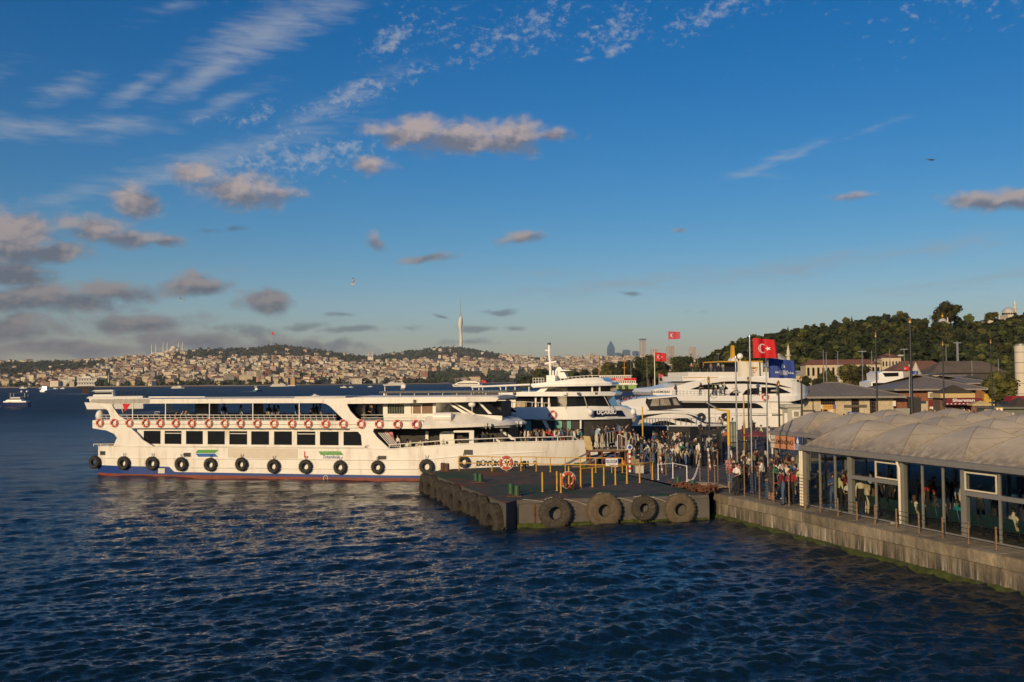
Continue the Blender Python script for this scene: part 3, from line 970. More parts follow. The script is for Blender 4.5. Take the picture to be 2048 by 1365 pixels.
drop(bd, WINK, bx0 + bw * .91, by - .004, bz0 + .52, 1.0)
label_on(bd, 'lettering', 'İSTANBUL\nBÜYÜKŞEHİR\nBELEDİYESİ', .12, WINK, bx0 + bw * .91, by - .006, bz0 + .2, 1.3)
# furniture inside the hall: rows of dark seats with their backs to the water
TEAL = M('dark_teal_seat', (.015, .045, .05), .45, var=.1)
bench0 = thing('waiting_bench', 'x', 'bench', (0, 0, 0), qrot, 'rows of dark seats inside the waiting hall')
fm = MB()
fm.box(-.06, 1.74, .22, .30, .26, .32)
for x in (.15, .85, 1.55):
 fm.box(x - .03, x + .03, .22, .30, 0.02, .26)
 fm.box(x - .03, x + .03, .02, .52, 0, .03)
fm.ob('frame', BLACK, bench0)
seat_m = MB().box(-.24, .24, 0, .46, .40, .45).prism([(-.24, .42), (.24, .42), (.22, .92), (-.22, .92)], -.02, .03, lambda x, y, z: (x, y - (z - .42) * .28, z)).mesh('seat', TEAL)
bk = [k for k in kids(bench0)]
for k in range(3):
 bk.append(link('seat', seat_m, bench0, (.26 + k * .57, .02, 0)))
first = True
ranks = ('first', 'second', 'third', 'fourth', 'fifth', 'sixth', 'seventh', 'eighth')
for i in range(8):
 loc = Q(cs + 3.75 + i * 1.85, ct + .72, ZQ + .02)
 lab = 'three dark teal seats in a row behind the glass, %s bench from the pier end' % ranks[i]
 if first:
  bench0.location = loc
  bench0['label'] = lab
  first = False
 else:
  dup(bench0, bk, loc, qrot, lab)
def hallpt(x, y, z=ZQ + .02):
 p = Q(cs + x, ct + y)
 return Vector((p.x, p.y, z))
CT_W = M('white_counter', (.75, .72, .66), .4, var=.03)
kq = thing('snack_counter', 'round white and orange snack counter with blue rim inside the waiting hall', 'counter', tuple(hallpt(12.4, 3.1)), qrot)
MB().cyl(0, 0, .52, 1.02, .78, 24).ob('upper_panel', CT_W, kq, 40)
MB().cyl(0, 0, 0, .52, .76, 24).ob('lower_panel', M('orange_counter', (.55, .24, .02), .4), kq, 40)
MB().cyl(0, 0, 1.02, 1.09, .84, 24).ob('rim', M('blue_rim', (.02, .05, .22), .4), kq, 40)
MB().cyl(0, 0, .84, .88, .786, 24).ob('stripe', M('orange_counter', ()), kq, 40)
for k, (x, y, nm) in enumerate(((8.3, 2.3, 'pale steel litter bin on the hall floor beside the standing passengers'), (7.0, 6.2, 'pale litter bin deep inside the waiting hall'))):
 tb = thing('litter_bin', nm, 'bin', tuple(hallpt(x, y)), 0)
 MB().cyl(0, 0, 0, .72, .24, 16).ob('body', CT_W, tb, 40)
 MB().cyl(0, 0, .725, .77, .25, 16).ob('lid', STEEL, tb, 40)
# ------------------------------------------------------------------ floating pier (pontoon) with tyres, bollards and railings
ZP = 1.35
dm, q, b, o = Mx('pontoon_deck')
t = q.n('ShaderNodeTexCoord').outputs['Object']
n1 = q.noise(t, .22, 4, .6, .4)
n2 = q.noise(t, 1.4, 5, .65)
n3 = q.noise(q.map(t, loc=(9, 2, 0)), .3, 4, .6, .3)
c0 = q.mix(q.rng(n2, .35, .7), (.060, .052, .043), (.135, .117, .095))
c0 = q.mix(q.m('MULTIPLY', q.rng(n1, .47, .56), q.rng(n2, .25, .5)), c0, (.032, .075, .048))
c0 = q.mix(q.m('MULTIPLY', q.rng(n3, .52, .60), q.rng(n2, .32, .55)), c0, (.19, .065, .028))
c0 = q.mix(q.m('MULTIPLY', q.rng(q.noise(q.map(t, rot=(0, 0, .2), scale=(.5, 5, 1)), 1.6, 4, .7), .64, .74), .5), c0, (.30, .28, .25))
q.put(b.inputs['Base Color'], c0)
q.put(b.inputs['Roughness'], q.rng(n1, .3, .7, .75, .95))
b.inputs['Specular IOR Level'].default_value = .22
DECK = dm
PSIDE = M('pontoon_steel', (.105, .098, .088), .7, var=.25, scale=1.2, dirt=(.15, .05, .022), dirt_amt=.55, dscale=.9, bump=.3, bscale=5)
RUSTY = M('rusty_iron', (.13, .052, .026), .85, var=.4, scale=5, bump=.4)
GREENB = M('green_bollard', (.022, .085, .038), .5, var=.2, scale=4, dirt=(.13, .05, .025), dirt_amt=.55, dscale=3)
ROPE = M('pale_rope', (.42, .38, .30), .9, var=.15)
pA, pB, pB2, pC = U(854, 944, ZP), U(1012, 1007, ZP), U(1033, 1000.5, ZP), U(1416, 989.5, ZP)
pD = Q(-19.5, -.35, ZP)
pE, pF = U(1170, 931, ZP), U(905, 938.5, ZP)
pC = Vector((min(pC.x, Q(-.5, -.35).x), pC.y, ZP))
poly = [pA, pB, pB2, pC, pD, U(1240, 928, ZP), pE, U(1079, 931, ZP), pF]
pr = thing('pontoon', 'rusty steel floating pier with a stained grey deck beside the quay', 'pontoon', (pB2.x, pB2.y, 0))
lo = [(p.x - pB2.x, p.y - pB2.y) for p in poly]
tris = tessellate_polygon([[Vector((x, y, 0)) for x, y in lo]])
mb = MB()
n = len(lo)
mb.add([(x, y, ZP) for x, y in lo] + [(x, y, ZP - .05) for x, y in lo], [tuple(t) for t in tris] + [(i, (i + 1) % n, n + (i + 1) % n, n + i) for i in range(n)])
mb.ob('deck', DECK, pr)
mb = MB()
mb.add([(x * .998, y, ZP - .055) for x, y in lo] + [(x, y, -.8) for x, y in lo], [(i, (i + 1) % n, n + (i + 1) % n, n + i) for i in range(n)])
mb.ob('hull', PSIDE, pr)
def face_frame(a, c):          # local axes of a vertical side a -> c seen from outside
 e = Vector((c.x - a.x, c.y - a.y, 0))
 L = e.length
 e.normalize()
 nrm = Vector((e.y, -e.x, 0))
 return e, nrm, L
fe, fn_, FL = face_frame(pB2, pC)
frz = atan2(fe.y, fe.x)
def onfront(x, out, z):
 return pB2 + fe * x + fn_ * out + Vector((0, 0, z - ZP))
def loc_front(mb, name, mat, parent, smooth=None):
 o = mb.ob(name, mat, parent, smooth)
 o.rotation_euler = (0, 0, frz)
 return o
xs = [0.02, .95, 2.4, 4.15, 5.2, 6.9, 8.4, FL - .9, FL - .02]
for i, (a, c) in enumerate(zip(xs, xs[1:])):
 loc_front(MB().box(a + .02, c - .02, -.05 - .02 * (i % 2), .02, .12, ZP - .22), 'plate', PSIDE, pr)
loc_front(MB().box(0, FL, -.11, .02, ZP - .20, ZP - .02), 'rubbing_strake', PSIDE, pr)
for i, x in enumerate(xs):
 loc_front(MB().box(x - .035, x + .035, -.12, .0, .05, ZP - .21), 'rib', RUSTY if i in (1, 4) else PSIDE, pr)
mp = moss_strip('moss', pr, 0.0, FL, None, 5)
mp.rotation_euler = (0, 0, frz)
def tyre(name, label, c, rz, Ro, Ri, width, group, mat=RUBBER, lugs=22):
 # rz turns the axle: 0 = faces the camera (axle along y)
 o = thing(name, label, 'tyre', tuple(c), rz, group)
 R0, r = (Ro + Ri) / 2, (Ro - Ri) / 2
 prof = [(Ri, -.30), (Ri + .02, -.46), (R0 - .02, -.54), (Ro - .10 * Ro, -.50), (Ro - .015, -.36), (Ro, -.18), (Ro, .18), (Ro - .015, .36), (Ro - .10 * Ro, .50), (R0 - .02, .54), (Ri + .02, .46), (Ri, .30), (Ri + .03, 0)]
 N = 36
 mb = MB()
 mb.loft([[(rr * cos(2 * pi * i / N), w * width, rr * sin(2 * pi * i / N)) for rr, w in prof] for i in range(N)], cap=False, wrap=True)
 mb.ob('carcass', mat, o, 40)
 tb = MB()
 for i in range(lugs):
  a = 2 * pi * i / lugs
  for sd in (-1, 1):
   a2 = a + (pi / lugs if sd > 0 else 0)
   ca, sa = cos(a2), sin(a2)
   hw = Ro * pi / lugs * .62
   y0, y1 = (0.06 * width, .44 * width) if sd > 0 else (-.44 * width, -.06 * width)
   pts = [((Ro + h) * ca - k * sa, y, (Ro + h) * sa + k * ca) for h in (-.02, .022 * min(Ro, .5) / .5) for y in (y0, y1) for k in (-hw / 2, hw / 2)]
   tb.add(pts, [(0, 2, 3, 1), (4, 5, 7, 6), (0, 1, 5, 4), (2, 6, 7, 3), (0, 4, 6, 2), (1, 3, 7, 5)])
 tb.ob('tread', mat, o)
 return o
TYRE_B = M('weathered_tyre', (.048, .041, .033), .9, var=.35, scale=4, bump=.4, bscale=18, dirt=(.26, .20, .12), dirt_amt=.45, dscale=1.5, streak=False)
TYRE_L = M('mud_caked_tyre', (.115, .088, .056), .92, var=.35, scale=4, bump=.5, bscale=14, dirt=(.05, .045, .035), dirt_amt=.55, dscale=1.2, streak=False)
TYRE_D = M('grimy_side_tyre', (.034, .029, .023), .92, var=.45, scale=3, bump=.4, bscale=14, dirt=(.16, .12, .07), dirt_amt=.4, dscale=1.2)
for px, py, rp, hole, mat, lab in ((1108.6, 1026, 32, .40, TYRE_B, 'large dark tyre fender hanging on the left of the pontoon front'), (1206, 1020, 35, .34, TYRE_L, 'largest mud-caked tyre fender on the pontoon front, second from left'),
        (1285.6, 1015.6, 25, .38, TYRE_B, 'smaller dark tyre fender high on the pontoon front between two pale ones'), (1357.7, 1018, 31.5, .38, TYRE_L, 'pale brown tyre fender at the pontoon front nearest the quay')):
 k = pB2.y / FOC
 p = UY(px, py, pB2.y - .15 + (px - 1033) * .0045)
 x = (p - pB2).dot(fe)
 c = onfront(x, .31, p.z)
 tyre('tyre_fender', lab, c, frz, rp * k, rp * k * hole, .42, 'tyres on the pontoon front', mat, 26)
 MB().tube([onfront(x - .5, .13, ZP + .01) - pr.location, onfront(x - .32, .2, p.z + rp * k - .06) - pr.location, onfront(x - .15, .35, p.z + rp * k + .0) - pr.location], .018, 5).ob('rope', ROPE, pr)
 MB().tube([onfront(x + .62, .13, ZP + .015) - pr.location, onfront(x + .5, .16, ZP - .1) - pr.location, onfront(x + .25, .3, p.z + rp * k - .02) - pr.location], .018, 5).ob('rope', ROPE, pr)
for x0, x1, sg in ((.3, 1.9, .28), (2.2, 3.9, .45), (5.0, 6.6, .4), (6.9, 8.2, .38)):
 MB().tube([onfront(x0 + (x1 - x0) * k / 8, .12 + .02 * sin(k), ZP + .03 - sg * (k / 8) ** 1.6) - pr.location for k in range(9)], .016, 5).ob('rope', ROPE, pr)
se, sn, SL = face_frame(pA, pB)
srz = atan2(se.y, se.x)
NS = 9
for k in range(NS):
 f = (k + .35) / NS
 c = pA + se * (SL * f) + sn * .30
 tyre('tyre_fender', 'grimy tyre fender on the long side of the pontoon, %s from the ferry end' % nth(k + 1), (c.x, c.y, .30 + .10 * sin(k * 2.1)), srz + .14 * sin(k * 1.7), 1.0, .42, .46, 'tyres along the pontoon side', TYRE_D, 20)
ce, cn, CL = face_frame(pB, pB2)
c = (pB + pB2) / 2
ms2 = moss_strip('moss', pr, 0, SL, None, 9)
ms2.location = (pA.x - pr.location.x, pA.y - pr.location.y, 0)
ms2.rotation_euler = (0, 0, srz)
def bollards(label, pts, h=.55, r=.15, mat=GREENB):
 p0 = U(*pts[0], ZP)
 o = thing('bollard', label, 'bollard', tuple(p0))
 for x, y in pts:
  p = U(x, y, ZP) - p0
  mb = MB()
  mb.lathe([(r, .04), (r, h - .03), (r - .03, h), (.001, h)], 14, (p.x, p.y, 0))
  mb.ob('drum', mat, o, 35)
 ps = [U(x, y, ZP) - p0 for x, y in pts]
 a, c = min(p.x for p in ps) - .26, max(p.x for p in ps) + .26
 d0, d1 = min(p.y for p in ps) - .24, max(p.y for p in ps) + .24
 MB().box(a, c, d0, d1, .003, .04).ob('base_plate', RUSTY, o)
bollards('green twin mooring bollard in the middle of the pontoon deck', [(952, 963), (961, 965)], .52)
bollards('green twin mooring bollard at the near left corner of the pontoon', [(1022, 989), (1034, 993)], .6, .16)
bollards('rusty twin mooring bollard at the far left corner of the pontoon', [(886, 942), (894, 943)], .55, .17, M('rust_green_bollard', (.10, .055, .035), .8, var=.4, scale=5))
bollards('black mooring bollard standing beside the ferry name', [(1049, 940)], .62, .14, BLACK)
bollards('short green bollard at the pontoon corner, on the left of the chain', [(1356, 970)], .5, .15)
bollards('short green bollard beside the chain, nearest the quay fence', [(1385, 979)], .5, .16)
def railing(label, posts, h, rails, rail_span=None, mat=YELLOW, r=.03):
 p0 = U(*posts[0], ZP)
 o = thing('railing', label, 'railing', tuple(p0))
 P_ = [U(x, y, ZP) - p0 for x, y in posts]
 for p in P_:
  MB().cyl(p.x, p.y, 0, h, r * 1.25, 8).cyl(p.x, p.y, .003, .02, .09, 8).ob('post', mat, o, 40)
 sp = P_ if rail_span is None else P_[rail_span[0]:rail_span[1]]
 for z in rails:
  MB().tube([(p.x, p.y, z) for p in sp], r, 6).ob('rail', mat, o, 50)
 return o
railing('long yellow pipe railing along the ferry side of the pontoon', [(918, 941), (984, 942.5), (1013.4, 943), (1042, 942.5), (1072.5, 943), (1100.8, 944.5), (1130.6, 944.5), (1161, 945), (1191.6, 945.5), (1245, 946)], .98, (.98, .52))
railing('yellow pipe railing with stout posts across the middle of the pontoon', [(1161.6, 976.5), (1185, 974.5), (1208, 971.5), (1231, 970), (1254, 967.5), (1279.5, 966), (1305, 960)], 1.12, (1.12,), r=.038)
railing('two lone yellow posts beside the lifebuoy stand on the pontoon', [(1114, 982), (1122, 986)], 1.1, (), r=.04)
railing('single yellow post left of the lifebuoy stand', [(1085, 984)], 1.1, (), r=.04)
railing('white posts strung with a hanging chain near the boarding crowd', [(1316.6, 960), (1346, 957), (1374, 964)], 1.0, (.95,), mat=WHITE, r=.025)
railing('thin black wire frame standing on the left of the pontoon deck', [(1060, 989), (1064, 984), (1071, 986)], 1.0, (.95, .5), mat=BLACK, r=.012)
railing('thin black wire frame beside the yellow posts', [(1101, 984), (1106, 981), (1112, 984)], .9, (.85, .4), mat=BLACK, r=.012)
LB = None
def lifebuoy(label, loc, rz, Ro=.36, r=.075, group=None, bands=4, lean=0.0):
 o = thing('lifebuoy', label, 'lifebuoy', tuple(loc), rz, group)
 global LB
 if LB is None:
  a_ = MB().ring((0, 0, 0), .29, .075, 32, 8, 'y', .8).mesh('ring', ORANGE, 180)
  wb = MB()
  for k in range(4):
   an = pi / 4 + k * pi / 2
   rg = []
   for i in range(5):
    b_ = an + (i - 2) * .045
    rg.append([((.29 + .079 * cos(j * pi / 4)) * cos(b_), .065 * sin(j * pi / 4), (.29 + .079 * cos(j * pi / 4)) * sin(b_)) for j in range(8)])
   wb.loft(rg)
  b_ = wb.mesh('band', WHITES, 60)
  c_ = MB().tube([(.385 * cos(t * pi / 12), .0, .385 * sin(t * pi / 12)) for t in range(24)], .012, 4, closed=True).mesh('grab_line', WHITES)
  LB = (a_, b_, c_)
 for nm, me in zip(('ring', 'band', 'grab_line'), LB):
  ch = link(nm, me, o)
 s = Ro / .365
 o.scale = (s, s, s)
 return o
lifebuoy('red lifebuoy hung on the yellow railing in front of the ferry name', UY(1012.5, 926, U(1013.4, 943, ZP).y - .08), 0, .48)
lifebuoy('red lifebuoy on the post in the middle of the pontoon deck', UY(1136, 960.5, U(1137, 979, ZP).y - .05), .35, .46)
sd = thing('lifebuoy_stand', 'yellow post and rusty pile of chain under the mid-deck lifebuoy', 'post', tuple(U(1138, 979, ZP)))
MB().cyl(0, 0.05, 0, 1.3, .045, 8).ob('post', YELLOW, sd, 40)
ch = MB()
for k in range(24):
 a = random.uniform(0, 6.3)
 rr = random.uniform(.05, .55)
 ch.ring((rr * cos(a), rr * sin(a), random.uniform(.05, .3)), .09, .028, 10, 5, random.choice('xyz'))
ch.ob('chain', RUSTY, sd, 60)
cg = thing('chain', 'heap of heavy rusty chain spilling over the pontoon corner at the quay', 'chain', tuple(U(1392, 982, ZP)))
ch = MB()
pth = [U(x, y, ZP) - cg.location for x, y in ((1352, 974), (1366, 977), (1380, 980), (1394, 984), (1408, 986), (1420, 984), (1430, 981))]
for k in range(90):
 f = random.uniform(0, len(pth) - 1.001)
 i = int(f)
 p = pth[i].lerp(pth[i + 1], f - i)
 ch.ring((p.x + random.gauss(0, .16), p.y + random.gauss(0, .28), random.uniform(.05, .30)), .12, .035, 10, 5, random.choice('xyz'))
ch.ob('link', RUSTY, cg, 60)['kind'] = 'stuff'
sa = thing('sand_heap', 'low heap of pale sand beside the chain at the quay corner', 'heap', tuple(U(1404, 975, ZP)))
sa_m = MB()
sa_m.loft([[(rr * (1 + .2 * sin(3 * a * pi / 9 + 1)) * 1.5 * cos(a * pi / 9), rr * .8 * sin(a * pi / 9), z) for a in range(18)] for rr, z in ((1.0, 0), (.8, .12), (.5, .24), (.15, .30))])
sa_m.ob('mound', M('sand', (.36, .28, .18), .95, bump=.5, bscale=20), sa, 60)
sg = thing('notice_board', 'small white and blue notice board on the yellow pontoon railing', 'sign', tuple(UY(1223.5, 926, U(1223, 946, ZP).y - .06)))
MB().box(-.40, .40, 0, .03, -.28, .28).ob('panel', WINK, sg)
MB().box(-.36, .36, -.008, -.002, .0, .20).ob('blue_field', BL_B, sg)
label_on(sg, 'lettering', 'DİKKAT', .13, WINK, 0, -.012, .10, 1.2, .004)
label_on(sg, 'lettering', 'İSKELEYE GİRMEK\nYASAKTIR', .09, INK, 0, -.006, -.13, .9)
MB().cyl(0, .03, -.75, -.28, .03, 8).ob('post', YELLOW, sg)
bxo = thing('box', 'pale grey open box on the deck behind the yellow railing', 'box', tuple(U(1279.5, 947, ZP)))
MB().box(-.27, .27, 0, .4, 0, .46).ob('body', M('pale_plastic', (.48, .46, .40), .6), bxo)
MB().box(-.29, .29, -.02, .42, .465, .50).ob('rim', M('pale_plastic', ()), bxo)
# ------------------------------------------------------------------ boarding stage between the ferry's bow and the plaza
gs = thing('boarding_stage', 'raised timber boarding stage with rails at the bow of the white ferry', 'stage', tuple(U(1212, 932, ZP)))
gl_ = gs.location
ZS = 2.52
def GP(px, y, z):
 p = UY(px, hor(px), y)
 return Vector((p.x - gl_.x, p.y - gl_.y, z - gl_.z))
gy = gl_.y - .3
x0, x1 = GP(1176, gy, 0).x, GP(1253, gy, 0).x
TIMB = M('weathered_timber', (.30, .23, .14), .85, var=.3, scale=5, dirt=(.1, .07, .05), dirt_amt=.5)
k = 0
x = x0
while x < x1:
 MB().box(x + .008, min(x + .22, x1) - .008, 0, 3.2, ZS - gl_.z - .06, ZS - gl_.z).ob('plank', TIMB, gs)
 x += .22
for xx in (x0 + .1, x0 + 1.0, x1 - .85, x1 - .12):
 for yy in (.12, 1.6, 3.0):
  MB().box(xx - .06, xx + .06, yy - .06, yy + .06, -.02, ZS - gl_.z - .17).ob('leg', RUSTY, gs)
for yy in (.05, 1.6, 3.1):
 MB().box(x0, x1, yy - .05, yy + .05, ZS - gl_.z - .165, ZS - gl_.z - .062).ob('beam', RUSTY, gs)
zs = ZS - gl_.z
MB().prism([(x0 - .15, zs + .02), (x0 + .35, zs - .05), (x0 + .12, zs + .98), (x0 - .38, zs + 1.02)], .05, .12).ob('upright_board', M('pale_board_wood', (.50, .38, .18), .7, var=.15, scale=6), gs)
def frame_rail(pts, bars, y, mat=STEEL):
 m_ = MB()
 m_.tube([(a, y, c) for a, c in pts], .028, 6, closed=True)
 for (a, c), (a2, c2) in bars:
  m_.tube([(a, y, c), (a2, y, c2)], .017, 5)
 m_.ob('rail', mat, gs)
w_ = x1 - x0
f0, f1 = x0 + .42 * w_, x0 + .72 * w_
frame_rail([(f0, zs + .38), (f1, zs + .55), (f1, zs + 1.38), (f0, zs + 1.18)], [((f0 + (f1 - f0) * t, zs + .38 + .17 * t), (f0 + (f1 - f0) * t, zs + 1.18 + .2 * t)) for t in (.25, .5, .75)], .1)
frame_rail([(x0 + .25, zs), (x0 + .9, zs + 1.15), (x0 + 1.5, zs + .02)], [((x0 + .55, zs + .5), (x0 + 1.25, zs + .5))], .02)
f0, f1 = x0 + .76 * w_, x0 + .985 * w_
frame_rail([(f0, zs), (f1, zs), (f1, zs + .85), (f0 + .1, zs + 1.1), (f0, zs + 1.05)], [((f0 + (f1 - f0) * .5, zs), (f0 + (f1 - f0) * .5, zs + .95))], .06, WHITE)
MB().prism([(x0 - 1.9, -.0), (x0 - .1, zs - .3), (x0 + .05, zs - .3), (x0 - 1.6, -.0)], .4, 1.0).prism([(x0 - .9, .0), (x0 + 1.2, zs - .35), (x0 + 1.45, zs - .35), (x0 - .4, 0)], .2, .9).ob('stored_gangplank', M('grey_board', (.16, .15, .14), .8, var=.3), gs)
MB().prism([(x0 + .1, .55), (x0 + 2.2, .85), (x0 + 2.2, .72), (x0 + .1, .3)], .5, 2.4).ob('tarpaulin', M('blue_tarp', (.02, .05, .20), .6, var=.2), gs)
for k in range(5):
 MB().box(x1 + .02 + .30 * k, x1 + .32 + .30 * k, .2, 3.0, -.02, zs - .24 * (k + 1)).ob('step', TIMB, gs)
for k in range(9):             # loose gear under and before the stage
 p = GP(random.uniform(1140, 1245), gy - random.uniform(.1, .8), ZP)
 mt = random.choice((RUSTY, GREENB, WOOD, BLACK))
 MB().box(p.x - random.uniform(.12, .5), p.x + random.uniform(.12, .5), p.y - .12, p.y + .12, 0.0, random.uniform(.08, .3)).ob('loose_gear', mt, gs)
p = GP(1246, gy - .5, ZP)
MB().sphere((p.x, p.y, .22), .24, 12, 8).ob('float', M('orange_float', (.42, .12, .03), .6), gs, 180)
# red and white warning stake with a blue roundel
RW = M('red_paint', (.5, .02, .02), .5)
wp = thing('warning_post', 'red and white chequered post with a round blue sign beside the boarding stairs', 'post', tuple(U(1260, 946, ZP)))
for k in range(9):
 MB().cyl(0, 0, .05 + k * .16, .21 + k * .16, .085, 8).ob('band', RW if k % 2 else WHITE, wp, 40)
MB().ring((0, -.12, 1.72), .15, .035, 20, 6, 'y', .4).ob('sign_rim', WHITE, wp, 60)
MB().loft([[(.15 * cos(a * pi / 8), y, 1.72 + .15 * sin(a * pi / 8)) for a in range(16)] for y in (-.13, -.10)]).ob('sign_face', M('sign_blue', (.01, .06, .32), .4), wp)
MB().cyl(0, 0, 1.5, 1.9, .03, 6).ob('pole', STEEL, wp)
for (px, py, lab) in ((1325, 948, 'striped red and white barrier pole leaning beside the queue'), (1421, 941, 'striped red and white barrier pole leaning on the black gate')):
 bp = thing('barrier_pole', lab, 'pole', tuple(U(px, py, ZQ)))
 for k in range(8):
  MB().tube([(-.02 * k, .0, .02 + k * .19), (-.02 * (k + 1), 0, .02 + (k + 1) * .19)], .06, 8).ob('band', WHITE if k % 2 else M('faded_red', (.42, .16, .10), .6), bp, 40)
# hanging chain between the white posts and the fence
hc = thing('barrier_chain', 'white plastic chain sagging beside the pontoon gate', 'chain', tuple(U(1388, 962, ZQ)))
pa, pb_ = GP(1374, U(1374, 964, ZP).y, ZP + .1) + gl_ - hc.location, U(1402, 960, ZQ) + Vector((0, 0, 1.6)) - hc.location
cm = MB()
for k in range(26):
 f = k / 25
 p = pa.lerp(pb_, f) - Vector((0, 0, .55 * 4 * f * (1 - f)))
 cm.ring(p, .045, .014, 8, 4, 'x' if k % 2 else 'y')
cm.ob('link', WHITE, hc)['kind'] = 'stuff'
# ------------------------------------------------------------------ the white passenger ferry lying at the pontoon
HULLW = M('ferry_white', (.80, .775, .72), .33, var=.03, scale=.5, dirt=(.33, .21, .11), dirt_amt=.42, dscale=.5)
BLUE_H = M('hull_blue', (.012, .045, .22), .45, var=.12)
RED_H = M('boot_red', (.20, .048, .022), .7, var=.25, scale=2, dirt=(.06, .05, .03), dirt_amt=.4, dscale=1)
DECKG = M('deck_grey', (.22, .21, .20), .7, var=.1)
ff = Fr(U(191, 952, 0), U(850, 963.5, 0))
FW = 8.4
FLEN = ff.px(1173, 905, FW / 2)[0]
ferry = thing('passenger_ferry', 'long white two-deck passenger ferry moored with its bow at the pontoon', 'ferry', (ff.o.x, ff.o.y, 0), ff.rz)
sx = lambda px, py=900: ff.px(px, py)[0]
sz = lambda px, py: ff.px(px, py)[1]
T0, T1 = FLEN * .60, FLEN
def half(s, flare=1.0):
 # half breadth along the hull; flare < 1 is the narrower waterline
 a = T0 - (1 - flare) * 5
 c = T1 - (1 - flare) * 5.5
 if s <= a:
  h = 1.0
 else:
  k = min(1, (s - a) / (c - a))
  h = max(.02, (1 - k ** 2.3) ** .8)
 st = min(1, .86 + .14 * min(1, s / 2.5))
 return FW / 2 * h * st
def bend(x, y, z):             # takes a straight-sided shape into the taper of the bow
 k = half(x, 1.0) / (FW / 2) if x > T0 else 1.0
 return (x, FW / 2 + (y - FW / 2) * k, z)
SHEER = [(sx(184), sz(184, 893)), (sx(400), sz(400, 894.5)), (sx(740), sz(740, 897)), (sx(778), sz(778, 899)), (sx(844), sz(844, 894)), (sx(905), sz(905, 890)), (FLEN * .86, sz(1000, 889) + .06), (FLEN, 2.95)]
st = [-.25 + (FLEN + .25) * i / 80 for i in range(81)]
def rows(s):
 # levels from keel to sheer: boot top, blue band, knuckle, sheer
 px = 191 + (s / max(.1, sx(850))) * 659
 zb = .20 if s < 14 else .20 - .0
 if s < sx(345):
  zbl = sz(345, 934)
 elif s < sx(352):
  zbl = sz(345, 934) + (sz(352, 951) - sz(345, 934)) * (s - sx(345)) / (sx(352) - sx(345))
 else:
  zbl = .42
 zs = interp(SHEER, s)
 return [-.7, zb, max(zbl, zb + .06), max(zbl, .86) + .02, max(1.35, zbl + .1), zs]
mb = MB()
ringsN, ringsF = [], []
for s in st:
 z_ = rows(s)
 fl = [.80, .86, .89, .93, .97, 1.0]
 ringsN.append([(s, FW / 2 - half(s, f), z) for z, f in zip(z_, fl)])
 ringsF.append([(s, FW / 2 + half(s, f), z) for z, f in zip(z_, fl)])
mats_h = [RED_H, BLUE_H, HULLW]
for rings in (ringsN, ringsF):
 n = 6
 o_ = [v for r_ in rings for v in r_]
 base_i = len(mb.v)
 fs, mi = [], []
 for i in range(len(rings) - 1):
  for j in range(n - 1):
   fs.append((i * n + j, (i + 1) * n + j, (i + 1) * n + j + 1, i * n + j + 1))
   mi.append(0 if j == 0 else 1 if j == 1 else 2)
 mb.v += o_
 mb.f += [tuple(k + base_i for k in f) for f in fs]
 mb.m += mi
k = len(ringsN[0])
mb.add(ringsN[0] + ringsF[0], [(0, k, k + 1, 1), (1, k + 1, k + 2, 2), (2, k + 2, k + 3, 3), (3, k + 3, k + 4, 4), (4, k + 4, k + 5, 5)], 2)
mb.ob('hull', mats_h, ferry, 35)
# main deck and bulwark inside
ZMD = 1.62
mb = MB()
mb.loft([[(s, FW / 2 - half(s) + .06, ZMD + (.5 if s > T0 else 0)), (s, FW / 2 + half(s) - .06, ZMD + (.5 if s > T0 else 0))] for s in st], cap=False, ring_closed=False)
mb.ob('main_deck', DECKG, ferry)
for off, pts in ((0.0, [(185, 916.5), (500, 918), (760, 920.5), (844, 919.5), (930, 913), (1010, 910), (1090, 908)]), (.0, [(352, 935), (600, 937.5), (760, 938.5), (850, 938)])):
 P_ = []
 for i in range(len(pts) - 1):
  for k in range(6):
   f = k / 6
   a = ff.px(pts[i][0] + (pts[i + 1][0] - pts[i][0]) * f, pts[i][1] + (pts[i + 1][1] - pts[i][1]) * f)
   P_.append((a[0], FW / 2 - half(a[0], .975) - .02, a[1]))
 MB().tube(P_, .055, 6).ob('rubbing_strake', HULLW, ferry, 60)
cap = []
for s in st:
 cap.append((s, FW / 2 - half(s), rows(s)[-1]))
MB().tube(cap, .05, 6).ob('gunwale', HULLW, ferry, 60)
MB().tube([(s, FW - y, z) for s, y, z in cap], .05, 6).ob('gunwale', HULLW, ferry, 60)
